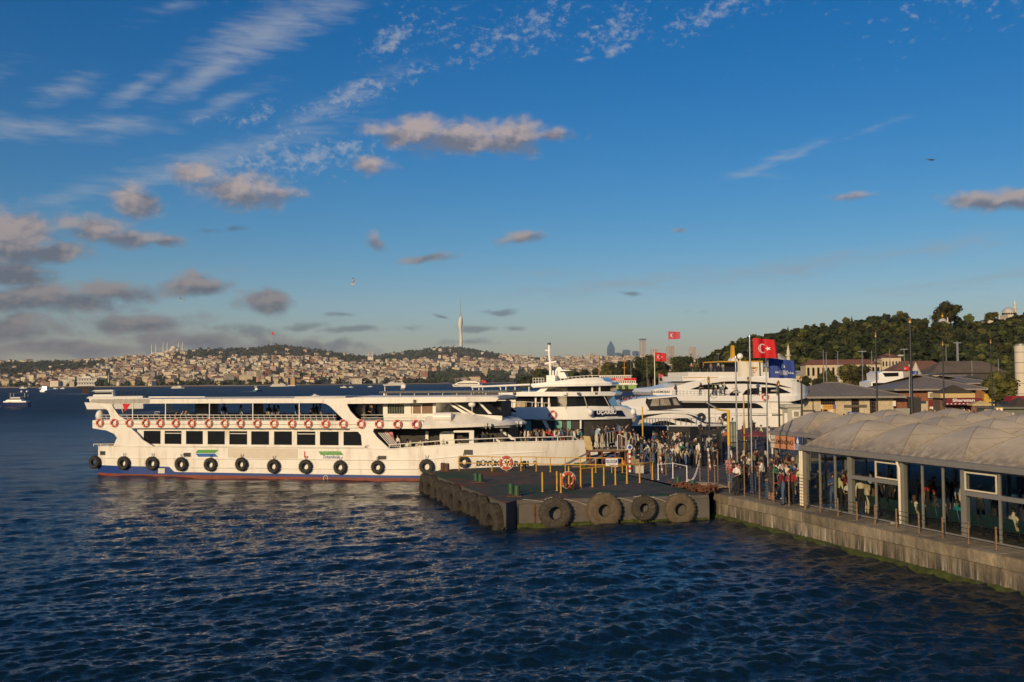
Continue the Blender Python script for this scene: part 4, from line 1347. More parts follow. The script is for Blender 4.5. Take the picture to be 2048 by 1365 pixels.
# lower cabin: sill, header and pillars with the dark panes set back between them
y_w = .42
win = [(281, 315), (323, 357), (366, 400), (409.5, 444), (453, 489), (497, 533), (543, 579), (589, 626), (635, 673), (682.5, 721.5)]
zw0, zw1 = sz(500, 890.5), sz(500, 863.5)
zdk = sz(500, 856.5)
xa, xb = sx(268), sx(738)
cab = thing('x', None, None)
bpy.data.objects.remove(cab)
for yy, sgn in ((y_w, 1), (FW - y_w, -1)):
 MB().box(xa, xb, min(yy, yy + .12 * sgn), max(yy, yy + .12 * sgn), ZMD, zw0).ob('cabin_wall', HULLW, ferry)
 MB().box(xa, xb, min(yy, yy + .12 * sgn), max(yy, yy + .12 * sgn), zw1, zdk).ob('cabin_wall', HULLW, ferry)
 ed = [xa] + [v for w_ in win for v in (sx(w_[0]), sx(w_[1]))] + [xb]
 for a, c in zip(ed[0::2], ed[1::2]):
  MB().box(a, c, min(yy, yy + .12 * sgn), max(yy, yy + .12 * sgn), zw0 + .002, zw1 - .002).ob('window_pillar', HULLW, ferry)
 for a, c in win:
  p_ = MB().box(sx(a), sx(c), yy + .05 * sgn - .01, yy + .05 * sgn + .01, zw0, zw1).ob('window', GLASSD, ferry)
  if a in (323, 453, 589):
   MB().box(sx(a) + .05, sx(c) - .05, yy + .028 * sgn - .008, yy + .028 * sgn + .008, zw1 - .22, zw1 - .17).ob('vent_bar', HULLW, p_)
MB().box(xa, xb, 1.2, FW - 1.2, ZMD, zdk - .1).ob('cabin_core', DARK, ferry)
MB().box(xa - .02, xa + .1, y_w + .12, FW - y_w - .12, ZMD, zdk).ob('cabin_wall', HULLW, ferry)
MB().box(xb - .1, xb + .02, y_w + .12, FW - y_w - .12, ZMD, zdk).ob('cabin_wall', HULLW, ferry)
def fpiece(name, pts, mat=None, y0=0.0, y1=.14, both=True, smooth=None, b_=True, seg=.6):
 P_ = ff.poly(pts)
 o1 = MB().prism(P_, y0, y1, bend if b_ else None, seg).ob(name, mat or HULLW, ferry, smooth)
 if both:
  MB().prism(P_, FW - y1, FW - y0, bend if b_ else None, seg).ob(name, mat or HULLW, ferry, smooth)
 return o1
# raked white pillars and panels of the side, traced as flat plates of real thickness
fpiece('stern_pillar', [(178, 797), (300, 797), (300, 807), (227, 807.5), (224, 811), (230, 821), (238, 832), (253, 842), (236, 842), (219, 839.5), (221, 834), (216, 822), (205, 812.5), (190, 808.5), (179, 803)])
fpiece('raked_pillar', [(228, 857), (262, 857), (272, 866), (285, 880), (307, 893.5), (227, 892), (234, 876), (228, 868), (212, 861), (186, 857.5)])
fpiece('raked_pillar', [(645, 797), (720, 797), (697, 806), (694, 810), (701, 823), (713, 836), (724, 842.5), (690, 842.5), (676, 829), (660, 813), (652, 808), (645, 807)])
fpiece('raked_pillar', [(700, 856), (748, 856), (746, 864), (755, 876), (769, 889), (779, 899), (740, 897), (731, 893), (731, 880), (743.5, 893), (724, 893), (722, 871), (716, 864), (700, 863)])
# upper deck band
bt = [(185, 841), (400, 842), (600, 842), (724, 842.6), (845, 843.5)]
bb = [(845, 858), (600, 857.2), (400, 856.8), (185, 857)]
fpiece('upper_band', bt + bb, b_=True)
zu = sz(500, 856)
mb = MB()
s_end = sx(1010)
ss = [sx(186) + (s_end - sx(186)) * i / 40 for i in range(41)]
mb.loft([[(s, bend(s, .15, 0)[1], zu), (s, bend(s, FW - .15, 0)[1], zu), (s, bend(s, FW - .15, 0)[1], zu + .1), (s, bend(s, .15, 0)[1], zu + .1)] for s in ss])
mb.ob('upper_deck', DECKG, ferry)
for z0, py in ((0, 857.5),):
 MB().tube([bend(s, -.04, sz(500, 849)) for s in ss[:28]], .02, 5).ob('rope_line', ROPE, ferry)
MB().box(sx(186), sx(186) + .12, .2, FW - .2, zu, sz(190, 842)).ob('stern_band', HULLW, ferry)
# roof
zr0, zr1 = sz(500, 807), sz(500, 797.5)
xr0, xr1 = sx(178), sx(648)
mb = MB()
mb.prism([(xr0, zr0 + .12), (xr0 + .25, zr1), (xr1, zr1), (xr1, zr0), (xr0 + 1.0, zr0)], .0, .16).prism([(xr0, zr0 + .12), (xr0 + .25, zr1), (xr1, zr1), (xr1, zr0), (xr0 + 1.0, zr0)], FW - .16, FW)
mb.ob('roof_fascia', HULLW, ferry)
MB().box(xr0 + .3, xr1, .16, FW - .16, zr1 - .12, zr1 - .02).ob('roof', M('roof_white', (.55, .53, .50), .5, var=.08), ferry)
MB().box(sx(560), sx(665), FW * .3, FW * .8, zr1 - .02, zr1 + .10).ob('roof_locker', M('roof_white', ()), ferry)
# fore roof of the wheelhouse, a little higher and rounded
fr_pts = [(640, 798), (700, 796), (800, 795), (900, 794.5), (975, 794.5), (990, 797), (984, 804), (900, 805.5), (780, 807.5), (697, 808), (648, 807)]
fpiece('wheelhouse_roof_edge', fr_pts, y0=.02, y1=.3)
zf = sz(800, 795.5)
x0, x1 = sx(700), sx(986)
mb = MB()
sr = [x0 + (x1 - x0) * i / 16 for i in range(17)]
mb.loft([[(s, bend(s, .25, 0)[1], zf - .2), (s, bend(s, .5, 0)[1], zf + .02), (s, FW / 2, zf + .12), (s, bend(s, FW - .5, 0)[1], zf + .02), (s, bend(s, FW - .25, 0)[1], zf - .2)] for s in sr])
mb.ob('wheelhouse_roof', HULLW, ferry, 50)
# dark canopy with solar panels on the far side of the fore roof
zc = sz(720, 794.5) + .18
MB().box(sx(722), sx(990), FW * .45, FW * 1.0, zc + .05, zc + .22).ob('solar_canopy', M('solar_panel', (.03, .03, .035), .35), ferry)
for k in range(9):
 x = sx(722) + (sx(990) - sx(722)) * (k + .5) / 9
 MB().box(x - .03, x + .03, FW * .45 + .1, FW * .45 + .16, zf - .1, zc + .048).ob('canopy_strut', GREY, ferry)
MB().cyl(sx(722), FW * .6, zr1 - .1, zc + .1, .22, 10, r1=.1).cyl(sx(722), FW * .6, zc + .1, zc + .6, .04, 6).ob('vent_mast', WHITE, ferry, 40)
# open-deck stanchions, rails
z_rt, z_bt = sz(500, 830.5), sz(500, 842)
for px in (264, 330, 418, 505, 598):
 for yy in (.07, FW - .07):
  MB().box(sx(px) - .035, sx(px) + .035, yy - .035, yy + .035, z_bt - .02, zr0 + .02).ob('stanchion', HULLW, ferry)
for yy in (.06, FW - .06):
 for z in (z_rt, z_rt - .22, z_rt - .40):
  MB().tube([(sx(190), yy, z), (sx(672), yy, z)], .024, 5).ob('rail', HULLW, ferry)
 k = 0
 x = sx(192)
 mb = MB()
 while x < sx(670):
  mb.tube([(x, yy, z_bt - .02), (x - .14, yy, z_rt)], .018, 4)
  x += .50
 o = mb.ob('baluster', HULLW, ferry)
for z in (z_rt, z_rt - .22, z_rt - .40):
 MB().tube([(sx(190), .06, z), (sx(190), FW - .06, z)], .024, 5).ob('rail', HULLW, ferry)
 MB().tube([bend(sx(px), .06, z - (.0 if px < 845 else .1)) for px in (722, 760, 800, 843)], .022, 5).ob('rail', HULLW, ferry)
MB().sphere((sx(183), 1.1, sz(183, 832) + .0), .42, 16, 10, sc=(.8, 1, 1.08)).ob('radome', WHITE2, ferry, 180)
# seats on the open deck
sm_ = MB().box(-.22, .22, -.22, .22, .38, .44).box(-.22, .22, .17, .23, .44, .88).box(-.03, .03, -.1, .1, 0, .38)
SEATM = sm_.mesh('seat', M('navy_seat', (.02, .02, .035), .5))
zd = zu + .1
for i in range(42):
 x = sx(250) + (sx(650) - sx(250)) * i / 41
 for y in (1.0, 1.55, 2.1, 5.2, 5.75, 6.3):
  if y > 2 and i % 2:
   continue
  o = link('seat', SEATM, ferry, (x, y, zd), pi / 2)
MB().box(sx(346), sx(372), 3.2, 4.9, zd, zr0 + .3).ob('funnel_casing', M('casing_grey', (.28, .26, .23), .6), ferry)
MB().box(sx(333), sx(341), 3.0, 3.6, zd, zd + .9).ob('cupboard', WHITE, ferry)
MB().box(sx(460), sx(470), 3.6, 4.6, zd, zr0).ob('stair_casing', M('casing_brown', (.22, .17, .12), .6), ferry)
# wheelhouse cabin on the upper deck
yc = .95
zq0, zq1 = sz(760, 828), sz(760, 808.5)
fl_wall = [(697, 808), (985, 806), (1000, 832), (845, 843), (724, 842)]
def cpiece(name, pts, mat, y0, y1):
 P_ = ff.poly(pts, yc)
 o = MB().prism(P_, yc + y0, yc + y1, bend, .6).ob(name, mat, ferry)
 MB().prism(P_, FW - yc - y1, FW - yc - y0, bend, .6).ob(name, mat, ferry)
 return o
cpiece('wheelhouse_wall', [(766, 828), (870, 828), (905, 829), (935, 829), (998, 833), (998, 842), (768, 843)], HULLW, .0, .1)
for a, c, m_ in ((766, 775, HULLW), (808, 822, HULLW), (864, 870, HULLW)):
 cpiece('wheelhouse_pillar', [(a, 807), (c, 807), (c, 828.2), (a, 828.2)], m_, .001, .1)
cpiece('wheelhouse_pillar', [(891, 806), (897, 806), (935, 829), (925, 829)], HULLW, -.01, .1)
cpiece('wheelhouse_pillar', [(903, 806), (908, 806), (951, 831), (944, 831)], HULLW, -.01, .1)
cpiece('wheelhouse_pillar', [(951, 805), (955, 805), (979, 829), (972, 829)], HULLW, -.01, .1)
for pts in ([(694, 808), (766, 808), (766, 829), (720, 842), (712, 836), (700, 823)], [(775, 808), (808, 808), (808, 828), (775, 828)], [(870, 807), (892, 807), (925, 829), (870, 829)], [(909, 807), (950, 806), (972, 829), (946, 829)], [(955, 806), (972, 806), (999, 830), (979, 829)]):
 cpiece('wheelhouse_window', pts, GLASSD, .04, .06)
for k in range(6):
 cpiece('curtain', [(777 + k * 5, 810), (780 + k * 5, 810), (780 + k * 5, 827), (777 + k * 5, 827)], M('green_curtain', (.10, .12, .085), .9), .025, .04)
dr = cpiece('door', [(822, 808), (864, 808), (864, 843), (822, 843)], WOOD, .035, .07)
cpiece('door_frame', [(823.5, 809), (843, 809), (843, 830), (823.5, 830), (823.5, 828), (841, 828), (841, 811), (825.5, 811), (825.5, 828), (823.5, 830)], WHITE, .0, .034)
MB().box(sx(730), sx(985), 2.6, FW - 2.6, zd, zq1 + .1).ob('wheelhouse_core', DARK, ferry)
MB().box(sx(696), sx(730), 1.2, 1.3, zd + .1, zd + .3).ob('step', DECKG, ferry)
# brow: the white sloping visor over the fore deck
mb = MB()
bow_s = ff.px(1052, 852, FW / 2)[0]
br = []
xs0 = sx(845)
for i in range(33):
 f = i / 32
 s = xs0 + (bow_s - xs0) * f
 k = sqrt(max(0, 1 - f ** 2.6))
 hb = FW / 2 * max(.03, k)
 zb_ = sz(845, 858) + (sz(1052, 855) + .08 - sz(845, 858)) * f
 ztop = zb_ + .62 * (1 - f ** 3) + .06
 zmid = zb_ + .22 * (1 - f ** 4) + .05
 peak = zb_ + (1.0 if f < .1 else 1.22) * (1 - f ** 2.2) + .07
 inner = hb * .86
 br.append([(s, FW / 2 - hb, zb_), (s, FW / 2 - hb * 1.005 - .02, zmid), (s, FW / 2 - inner, ztop), (s, FW / 2 - inner * .80, peak), (s, FW / 2 + inner * .80, peak), (s, FW / 2 + inner, ztop), (s, FW / 2 + hb, zmid), (s, FW / 2 + hb, zb_)])
mb.loft(br)
mb.ob('brow', HULLW, ferry, 50)
for i, (px, py) in enumerate(((974, 853), (1023, 851))):
 a = ff.px(px, py, .5)
 y = FW / 2 - FW / 2 * sqrt(max(0, 1 - ((a[0] - xs0) / (bow_s - xs0)) ** 2.6)) - .15
 for dx_ in (-.16, .16):
  fl = MB().box(a[0] + dx_ - .12, a[0] + dx_ + .12, y - .1, y + .02, a[1] - .02, a[1] + .22).box(a[0] + dx_ - .02, a[0] + dx_ + .02, y - .02, y + .12, a[1] - .22, a[1] - .02).ob('floodlight', GREY, ferry)
# raft canister, mast and lamp before the wheelhouse
cz = sz(880, 838)
MB().tube([(sx(864), .55, cz + .12), (sx(900), .55, cz + .12)], .34, 14).ob('raft_canister', WHITE, ferry, 50)
mx_ = sx(937)
MB().tube([(mx_, 1.0, sz(937, 832)), (mx_, 1.0, sz(937, 800))], .03, 6).ob('pole', HULLW, ferry)
MB().sphere((mx_, 1.0, sz(937, 810)), .24, 12, 8, sc=(1.2, 1, .9)).ob('radar_dome', WHITE2, ferry, 180)
MB().box(sx(829) - .12, sx(829) + .12, .1, .3, sz(829, 806), sz(829, 800)).ob('floodlight', BLACK, ferry)
# lower fore deck: dark entrance, pillars, stair
zlo = sz(900, 858) - .02
s_core0, s_core1 = sx(760), sx(1000)
mb = MB()
mb.loft([[(s, bend(s, 2.1, 0)[1], ZMD), (s, bend(s, FW - 2.1, 0)[1], ZMD), (s, bend(s, FW - 2.1, 0)[1], zlo), (s, bend(s, 2.1, 0)[1], zlo)] for s in [s_core0 + (s_core1 - s_core0) * i / 10 for i in range(11)]])
mb.ob('fore_cabin', DARK, ferry)
for pts, m_, y in (([(886, 863), (906, 863), (906, 893), (878, 896), (878, 866)], HULLW, 1.6), ([(934, 862), (943, 862), (943, 893), (934, 893)], HULLW, .4), ([(850, 863), (856, 863), (856, 897), (850, 897)], HULLW, 1.9), ([(904, 862), (934, 862), (934, 866), (904, 866)], HULLW, .5)):
 P_ = ff.poly(pts, y)
 MB().prism(P_, y, y + .16, bend).ob('pillar', m_, ferry)
for a, c in (((955, 862), (1012, 893)), ((1000, 862), (1022, 880))):
 p, q_ = ff.px(*a, 2.6), ff.px(*c, 2.6)
 MB().prism([(p[0], p[1]), (p[0] + .35, p[1]), (q_[0] + .35, q_[1]), (q_[0], q_[1])], 2.6, 2.9).ob('raked_strut', HULLW, ferry)
for k in range(5):             # stair rails by the raked pillar
 a, c = ff.px(757 + k * 4.2, 866, .35), ff.px(783 + k * 4.2, 895, .35)
 MB().tube([(a[0], .35, a[1]), (c[0], .35, c[1])], .03, 5).ob('stair_rail', WHITE, ferry)
MB().prism(ff.poly([(769, 864), (785, 864), (792, 893), (783, 893)], 1.1), 1.1, 1.14).ob('pink_banner', M('pink_banner', (.5, .2, .22), .8, var=.4, scale=3), ferry)
# bow rail
for z_off in (.34,):
 P_ = []
 for px in (778, 800, 844, 880, 905, 940, 980, 1020, 1060, 1100):
  s = sx(px)
  P_.append((s, FW / 2 - half(s) + .04, interp(SHEER, s) + z_off))
 P_.append((FLEN - .9, FW / 2 - half(FLEN - .9) + .04, interp(SHEER, FLEN - .9) + z_off))
 P_.append((FLEN - .45, FW / 2 - half(FLEN - .45) + .02, interp(SHEER, FLEN) + .02))
 MB().tube(P_, .035, 6).ob('rail', HULLW, ferry)
 for p in P_[:-1]:
  MB().box(p[0] - .025, p[0] + .025, p[1] - .02, p[1] + .03, p[2] - z_off, p[2]).ob('rail_post', HULLW, ferry)
MB().tube([(sx(186), .08, sz(186, 889)), (sx(228), .08, sz(228, 888.5))], .03, 5).tube([(sx(186), .08, sz(186, 889)), (sx(186), FW - .1, sz(186, 889))], .03, 5).ob('rail', HULLW, ferry)
for px in (186, 200, 214, 228):
 MB().box(sx(px) - .02, sx(px) + .02, .06, .1, sz(px, 893), sz(px, 889)).ob('rail_post', HULLW, ferry)
# hull openings, marks and lettering (a few mm proud of the plating)
def mark(name, pts, mat, out=.03):
 P_ = ff.poly(pts)
 y = FW / 2 - half(sum(p[0] for p in P_) / len(P_), 1.0)
 return MB().prism(P_, y - out, y - out + .02).ob(name, mat, ferry)
for a in ((193, 206, 903.5, 911.5), (368, 382, 906, 914), (756, 773, 912, 921)):
 mark('hawse_frame', [(a[0] - 1, a[2] - 1), (a[1] + 1, a[2] - 1), (a[1] + 1, a[3] + 1), (a[0] - 1, a[3] + 1)], HULLW, .035)
 mark('hawse_hole', [(a[0], a[2]), (a[1], a[2]), (a[1], a[3]), (a[0], a[3])], BLACK, .05)
hx = ff.px(929, 906)
hy = FW / 2 - half(hx[0], .99)
MB().box(hx[0] - .42, hx[0] + .42, hy - .04, hy + .05, hx[1] - .18, hx[1] + .18).ob('hawse_hole', BLACK, ferry)
mark('water_outlet', [(317, 937), (330, 937), (330, 947), (317, 947)], M('pale_board', ()), .05)
GRN = M('logo_green', (.08, .30, .05), .5, var=.03)
BLU = M('logo_blue', (.01, .11, .42), .5, var=.03)
mark('green_chevron', [(396, 900), (437, 900), (430, 906.5), (391.5, 906.5)], GRN)
mark('blue_chevron', [(391.5, 907.5), (430, 907.5), (436, 914), (397, 914)], BLU)
mark('green_chevron', [(637, 903), (681, 903), (687, 910.5), (642, 910.5)], M('worn_green', (.13, .32, .10), .6, var=.6, scale=9))
mark('cloth_banner', [(456, 896.5), (595, 898.5), (595, 918), (456, 915.5)], M('grey_banner', (.62, .56, .46), .7, var=.06, scale=2), .025)
def ftext(name, body, size, mat, px, py, sx_=1.0, bold=0.0, dy=.02, slope=0.0, rotz=0.0):
 a = ff.px(px, py)
 y = FW / 2 - half(a[0], .985) - dy
 o = link(name, text_mesh(body, size, mat, .006, 'CENTER', bold), ferry, (a[0], y, a[1]))
 o.rotation_euler = (pi / 2 + slope, 0, rotz)
 o.scale = (sx_, 1, 1)
 return o
ftext('lettering', 'L', .66, RW, 611.5, 910, 1.0, .012, .03)
ftext('lettering', 'İstanbul', .34, M('logo_blue', ()), 662, 914.5, 1.2, .002, .03)
ftext('load_mark', '⊖', .3, WINK, 652, 957, 1, 0, .08)
# the ship's name, letter by letter round the bow
name_ = 'BÜYÜK VARAN 2'
for i, ch in enumerate(name_):
 if ch == ' ':
  continue
 f = i / (len(name_) - 1)
 px = 957 + (1071 - 957) * f
 a = ff.px(px, 928, 0)
 s = a[0]
 for _ in range(6):         # step onto the curved plating
  y = FW / 2 - half(s, .955)
  s, z = ff.px(px, 927.5, y)
 y2 = FW / 2 - half(s + .3, .955)
 o = link('lettering', text_mesh(ch, .52, INK, .012, 'CENTER', .014), ferry, (s, y - .07, z))
 o.rotation_euler = (pi / 2, 0, atan2(y2 - y, .3))
 o.scale = (1.15, 1, 1)
MB().prism(ff.poly([(244, 806.5), (262, 806.5), (250, 824)], 6.5), 6.5, 6.52).ob('stern_flag', RED, ferry)
MB().tube([(ff.px(240, 806, 6.5)[0], 6.5, ff.px(240, 806, 6.5)[1]), (ff.px(246, 826, 6.5)[0], 6.5, ff.px(246, 826, 6.5)[1])], .03, 5).ob('flag_staff', HULLW, ferry)
# lifebuoys along the band and tyre fenders along the hull
for i, px in enumerate((199, 228, 258, 291, 320, 351, 383, 417, 449, 480.6, 514, 547.5, 583.6, 616, 651, 686, 722, 758, 795, 832)):
 py = 846.3 + (px - 199) * .0042
 a = ff.px(px, py, -.1)
 lifebuoy('orange lifebuoy on the upper band of the white ferry, %s from the stern' % nth(i + 1), ff.w(a[0], -.10, a[1]), ff.rz, .345, group='lifebuoys along the white ferry')
for i, (px, py, r_) in enumerate(((189, 925, 12.5), (247, 926.5, 13), (304, 927, 13), (362, 928.7, 13.5), (420.5, 929.5, 13), (482.5, 929, 13), (547, 933, 13.5), (611, 933.6, 13.5), (680, 935, 13.5), (755, 934.8, 13), (853, 933.6, 14.5), (928, 924, 11.5))):
 a = ff.px(px, py, -.3)
 y = FW / 2 - half(a[0], .97) - .20
 a = ff.px(px, py, y)
 Ro = r_ * (ff.w(a[0], y, a[1]).y) / FOC
 tyre('tyre_fender', 'black tyre fender roped to the white ferry\'s hull, %s from the stern' % nth(i + 1), ff.w(a[0], y, a[1]), ff.rz + random.uniform(-.12, .12), Ro, Ro * .46, .30, 'tyres along the white ferry hull', RUBBER, 20)
 for dx_ in (-.12, .12):
  MB().tube([(a[0] + dx_ * .3, y + .06, a[1] + Ro - .03), (a[0] + dx_, y + .16, a[1] + Ro + .28)], .018, 4).ob('fender_rope', BLACK, ferry)
# ------------------------------------------------------------------ other boats
class Boat:
 # pieces are traced in profile on the near side (y = 0) and carried across the beam, narrowing towards the bow
 def __init__(s, a, b, beam, name, label, cat, bow=1, taper=.45, group=None, sharp=2.2):
  s.f = Fr(a, b)
  s.W, s.bow, s.taper, s.sharp = beam, bow, taper, sharp
  s.o = thing(name, label, cat, (s.f.o.x, s.f.o.y, 0), s.f.rz, group)
  s.L = (Vector((b[0], b[1], 0)) - s.f.o).length
  s.x0, s.x1 = 0.0, s.L
 def k(s, x):
  f = (x - s.x0) / (s.x1 - s.x0)
  f = f if s.bow > 0 else 1 - f
  if f < 1 - s.taper:
   return 1.0
  g_ = min(1, (f - 1 + s.taper) / s.taper)
  return max(.03, 1 - g_ ** s.sharp)
 def bend(s, x, y, z):
  return (x, s.W / 2 + (y - s.W / 2) * s.k(x), z)
 def piece(s, name, pts, mat, y0=0.0, y1=None, par=None, smooth=None, both=False, seg=.8):
  P_ = s.f.poly(pts)
  y1 = s.W - y0 if y1 is None else y1
  o = MB().prism(P_, y0, y1, s.bend, seg).ob(name, mat, par or s.o, smooth)
  if both:
   MB().prism(P_, s.W - y1, s.W - y0, s.bend, seg).ob(name, mat, par or s.o, smooth)
  return o
 def rail(s, pts, z_up, n, mat=None, y=.08, r=.022, rows_=(1.0, .5)):
  P_ = s.f.poly(pts)
  mat = mat or WHITE
  path = []
  for a, c in zip(P_, P_[1:]):
   for i in range(n):
    path.append((a[0] + (c[0] - a[0]) * i / n, a[1] + (c[1] - a[1]) * i / n))
  path.append(P_[-1])
  for q_ in rows_:
   MB().tube([s.bend(x, y, z + z_up * q_) for x, z in path], r, 5).ob('rail', mat, s.o)
  for x, z in path:
   p = s.bend(x, y, z)
   MB().box(p[0] - .018, p[0] + .018, p[1] - .018, p[1] + .018, p[2], p[2] + z_up).ob('rail_post', mat, s.o)
 def tube(s, name, pts, r, mat, y):
  P_ = s.f.poly(pts, y)
  return MB().tube([(x, y, z) for x, z in P_], r, 6).ob(name, mat, s.o, 50)
def plane_pts(px0, px1, y0, y1):
 return (UY(px0, hor(px0), y0), UY(px1, hor(px1), y1))
# --- second ferry, bow to the right behind the first one
d0 = ff.w(sx(940), 14.5, 0)
d1 = ff.w(sx(1200), 14.5, 0)
a0, a1 = plane_pts(880, 1262, d0.y + .6, d1.y - 1.2)
b2 = Boat(a0, a1, 8.0, 'tour_ferry', 'white two-storey tour ferry with black windscreen behind the boarding crowd', 'ferry', 1, .35)
b2.piece('hull', [(878, 890), (1262, 885), (1268, 908), (1240, 955), (880, 957)], WHITE)
b2.piece('lower_cabin', [(1000, 838), (1250, 840), (1250, 886), (1000, 888)], DARK, .5)
b2.piece('brow', [(1010, 816), (1060, 815), (1130, 814), (1180, 813), (1236, 815), (1252, 822), (1262, 833), (1255, 840.5), (1130, 840), (1050, 839), (1010, 838)], WHITE2, 0)
b2.piece('sloping_panel', [(1068, 841), (1082, 841), (1094, 862), (1094, 888), (1100, 888), (1100, 862), (1090, 842), (1120, 842), (1120, 841), (1068, 840)], WHITE, .3, .5)
for a, c in ((1048, 1060), (1108, 1122), (1132, 1140)):
 b2.piece('teal_window', [(a, 842), (c, 842), (c, 862), (a, 862)], M('teal_window', (.16, .38, .32), .2, var=.1), .42, .48)
b2.tube('pillar', [(1161.5, 841), (1161.5, 889)], .09, WHITE, .3)
b2.piece('upper_deck_band', [(998, 784), (1218, 784), (1226, 787), (1222, 792.5), (1100, 793), (998, 793)], WHITE2, -.15, None, None, None)
b2.piece('aft_panel', [(996, 793), (1022, 793), (1012, 800), (1004, 816), (1004, 840), (985, 840), (985, 806)], WHITE, 0)
b2.piece('saloon_wall', [(1017, 793), (1029, 793), (1029, 816), (1017, 816)], WHITE, .4, 1.2)
b2.piece('saloon_windscreen', [(1029, 793), (1206, 793), (1217, 816.5), (1029, 816)], GLASSD, .55)
for a in (1067.5, 1080, 1094):
 b2.piece('pillar', [(a, 793), (a + 3.2, 793), (a + 3.2, 816), (a, 816)], WHITE, .42, .6)
for a, c in (((1208, 793), (1221, 817)), ((1168, 793), (1175, 816))):
 b2.tube('wiper_strut', [a, c], .035, GREY, .35)
b2.piece('wicker_cabinet', [(1029, 803), (1049, 803), (1049, 820), (1029, 820)], M('pale_wicker', (.45, .36, .22), .8, var=.3, scale=12), .2, .4)
b2.rail([(994, 813), (1040, 813), (1100, 816.5)], .42, 5, rows_=(1.0,))
b2.piece('bridge_band', [(1060, 771), (1214, 766), (1219, 769), (1216, 772), (1090, 774), (1065, 776)], WHITE2, .2)
b2.piece('bridge_cabin', [(1085, 783.5), (1092, 776), (1110, 771), (1212, 768), (1214, 783.5)], GLASSD, .9)
b2.piece('bridge_wing', [(1060, 771), (1075, 772), (1077, 779), (1069, 784), (1085, 784), (1095, 775), (1110, 770.5), (1140, 769), (1060, 769)], WHITE2, .7, .9, both=True)
for a in (1178, 1192):
 b2.piece('pillar', [(a, 768), (a + 3, 768), (a + 3, 784), (a, 784)], WHITE, .80, 1.0)
b2.piece('bridge_roof', [(1060, 768), (1100, 764), (1150, 757), (1190, 755), (1199, 757), (1204, 763), (1217, 766), (1212, 768), (1060, 772)], WHITE2, .5)
for k in range(2):
 b2.rail([(1062, 768), (1084, 768)], .5, 4, y=.8 + k * 5.5) if k == 0 else None
b2.rail([(1118, 762.5), (1180, 757)], .28, 8, y=.7, rows_=(1.0,))
b2.piece('funnel_box', [(1081, 751), (1099, 751), (1099, 768), (1081, 768)], WHITE, 2.4, 5.4)
for a in (1083, 1088.5, 1094.5):
 b2.piece('exhaust', [(a, 741), (a + 3, 741), (a + 3, 751), (a, 751)], WHITE, 3.4, 4.1)
b2.tube('mast', [(1101, 755), (1100, 722), (1098.5, 712), (1098.2, 690)], .12, WHITE, 4)
b2.piece('mast_foot', [(1094, 741), (1099, 733), (1104, 733), (1112, 744), (1119, 757), (1100, 758)], WHITE, 3.6, 4.4)
b2.tube('yard', [(1090, 701.5), (1101, 701.5)], .07, WHITE, 4)
b2.tube('yard', [(1090, 728), (1113, 723.5)], .10, WHITE, 4)
b2.piece('radar_arm', [(1103, 739), (1124, 739.5), (1128, 741), (1103, 742)], WHITE, 3.2, 4.8)
b2.tube('mast_top', [(1098.2, 690), (1098.2, 686)], .16, BLACK, 4)
b2.tube('awning_rail', [(943, 774.5), (1060, 769.5)], .09, WHITE, .6)
b2.tube('awning_rail', [(943, 774.5), (1060, 769.5)], .09, WHITE, 6.8)
b2.piece('awning', [(944, 774), (1060, 769), (1060, 770), (944, 775)], WHITE, .8, 6.6)
for a in (944, 958, 965.5, 1000, 1012, 1030, 1058):
 b2.tube('awning_post', [(a, 774), (a + (4 if a in (944, 1000) else 0), 789)], .05, WHITE, .7)
b2.piece('aft_roof', [(900, 788), (1000, 786), (1000, 791), (900, 793)], M('dark_roof_edge', (.05, .045, .04), .7), .3)
b2.piece('saloon_aft', [(880, 792), (1000, 792), (1000, 840), (880, 840)], WHITE, .6)
for (px, py, r_) in ((1179.5, 825, .55), (1255, 827, .55)):
 a = b2.f.px(px, py, -.2)
 MB().sphere((a[0], .0 if px < 1200 else b2.bend(a[0], .3, 0)[1], a[1]), r_ * .5, 14, 10, sc=(1, 1, 1.15)).ob('radome', WHITE2, b2.o, 180)
a = b2.f.px(1131, 788, -.1)
MB().cyl(a[0], -.2, a[1] - .1, a[1] + .12, .24, 12).ob('radar_drum', WHITE2, b2.o, 40)
b2.tube('whip', [(1131, 790), (1131, 818)], .02, GREY, -.2)
for px in (1029, 1157, 1193):
 a = b2.f.px(px, 787.5, -.2)
 MB().box(a[0] - .12, a[0] + .12, -.32, -.16, a[1] - .1, a[1] + .1).ob('floodlight', BLACK, b2.o)
pb = b2.piece('name_panel', [(1186, 822), (1236, 823), (1243, 836), (1186, 835)], M('navy_panel', (.008, .012, .045), .4), -.06, .02)
a = b2.f.px(1211, 827, -.1)
c = b2.bend(a[0], -.1, 0)
o = link('lettering', text_mesh('UÇARSU', .42, WINK, .008, 'CENTER', .018), b2.o, (a[0] - .1, c[1] - .17, a[1] + .02))
kk = (b2.bend(a[0] + .8, -.1, 0)[1] - b2.bend(a[0] - .8, -.1, 0)[1]) / 1.6
o.rotation_euler = (pi / 2, 0, math.atan(kk))
o.scale = (1.25, 1, 1)
o = link('lettering', text_mesh('www.ucarsu.com', .14, WINK, .006), b2.o, (a[0] + .3, c[1] - .10, a[1] - .33))
o.rotation_euler = (pi / 2, 0, math.atan(kk))
o.scale = (1.4, 1, 1)
a = b2.f.px(1105.5, 830, -.1)
lifebuoy('red lifebuoy on the white brow of the tour ferry behind the crowd', b2.f.w(a[0], -.08, a[1]), b2.f.rz, .37)
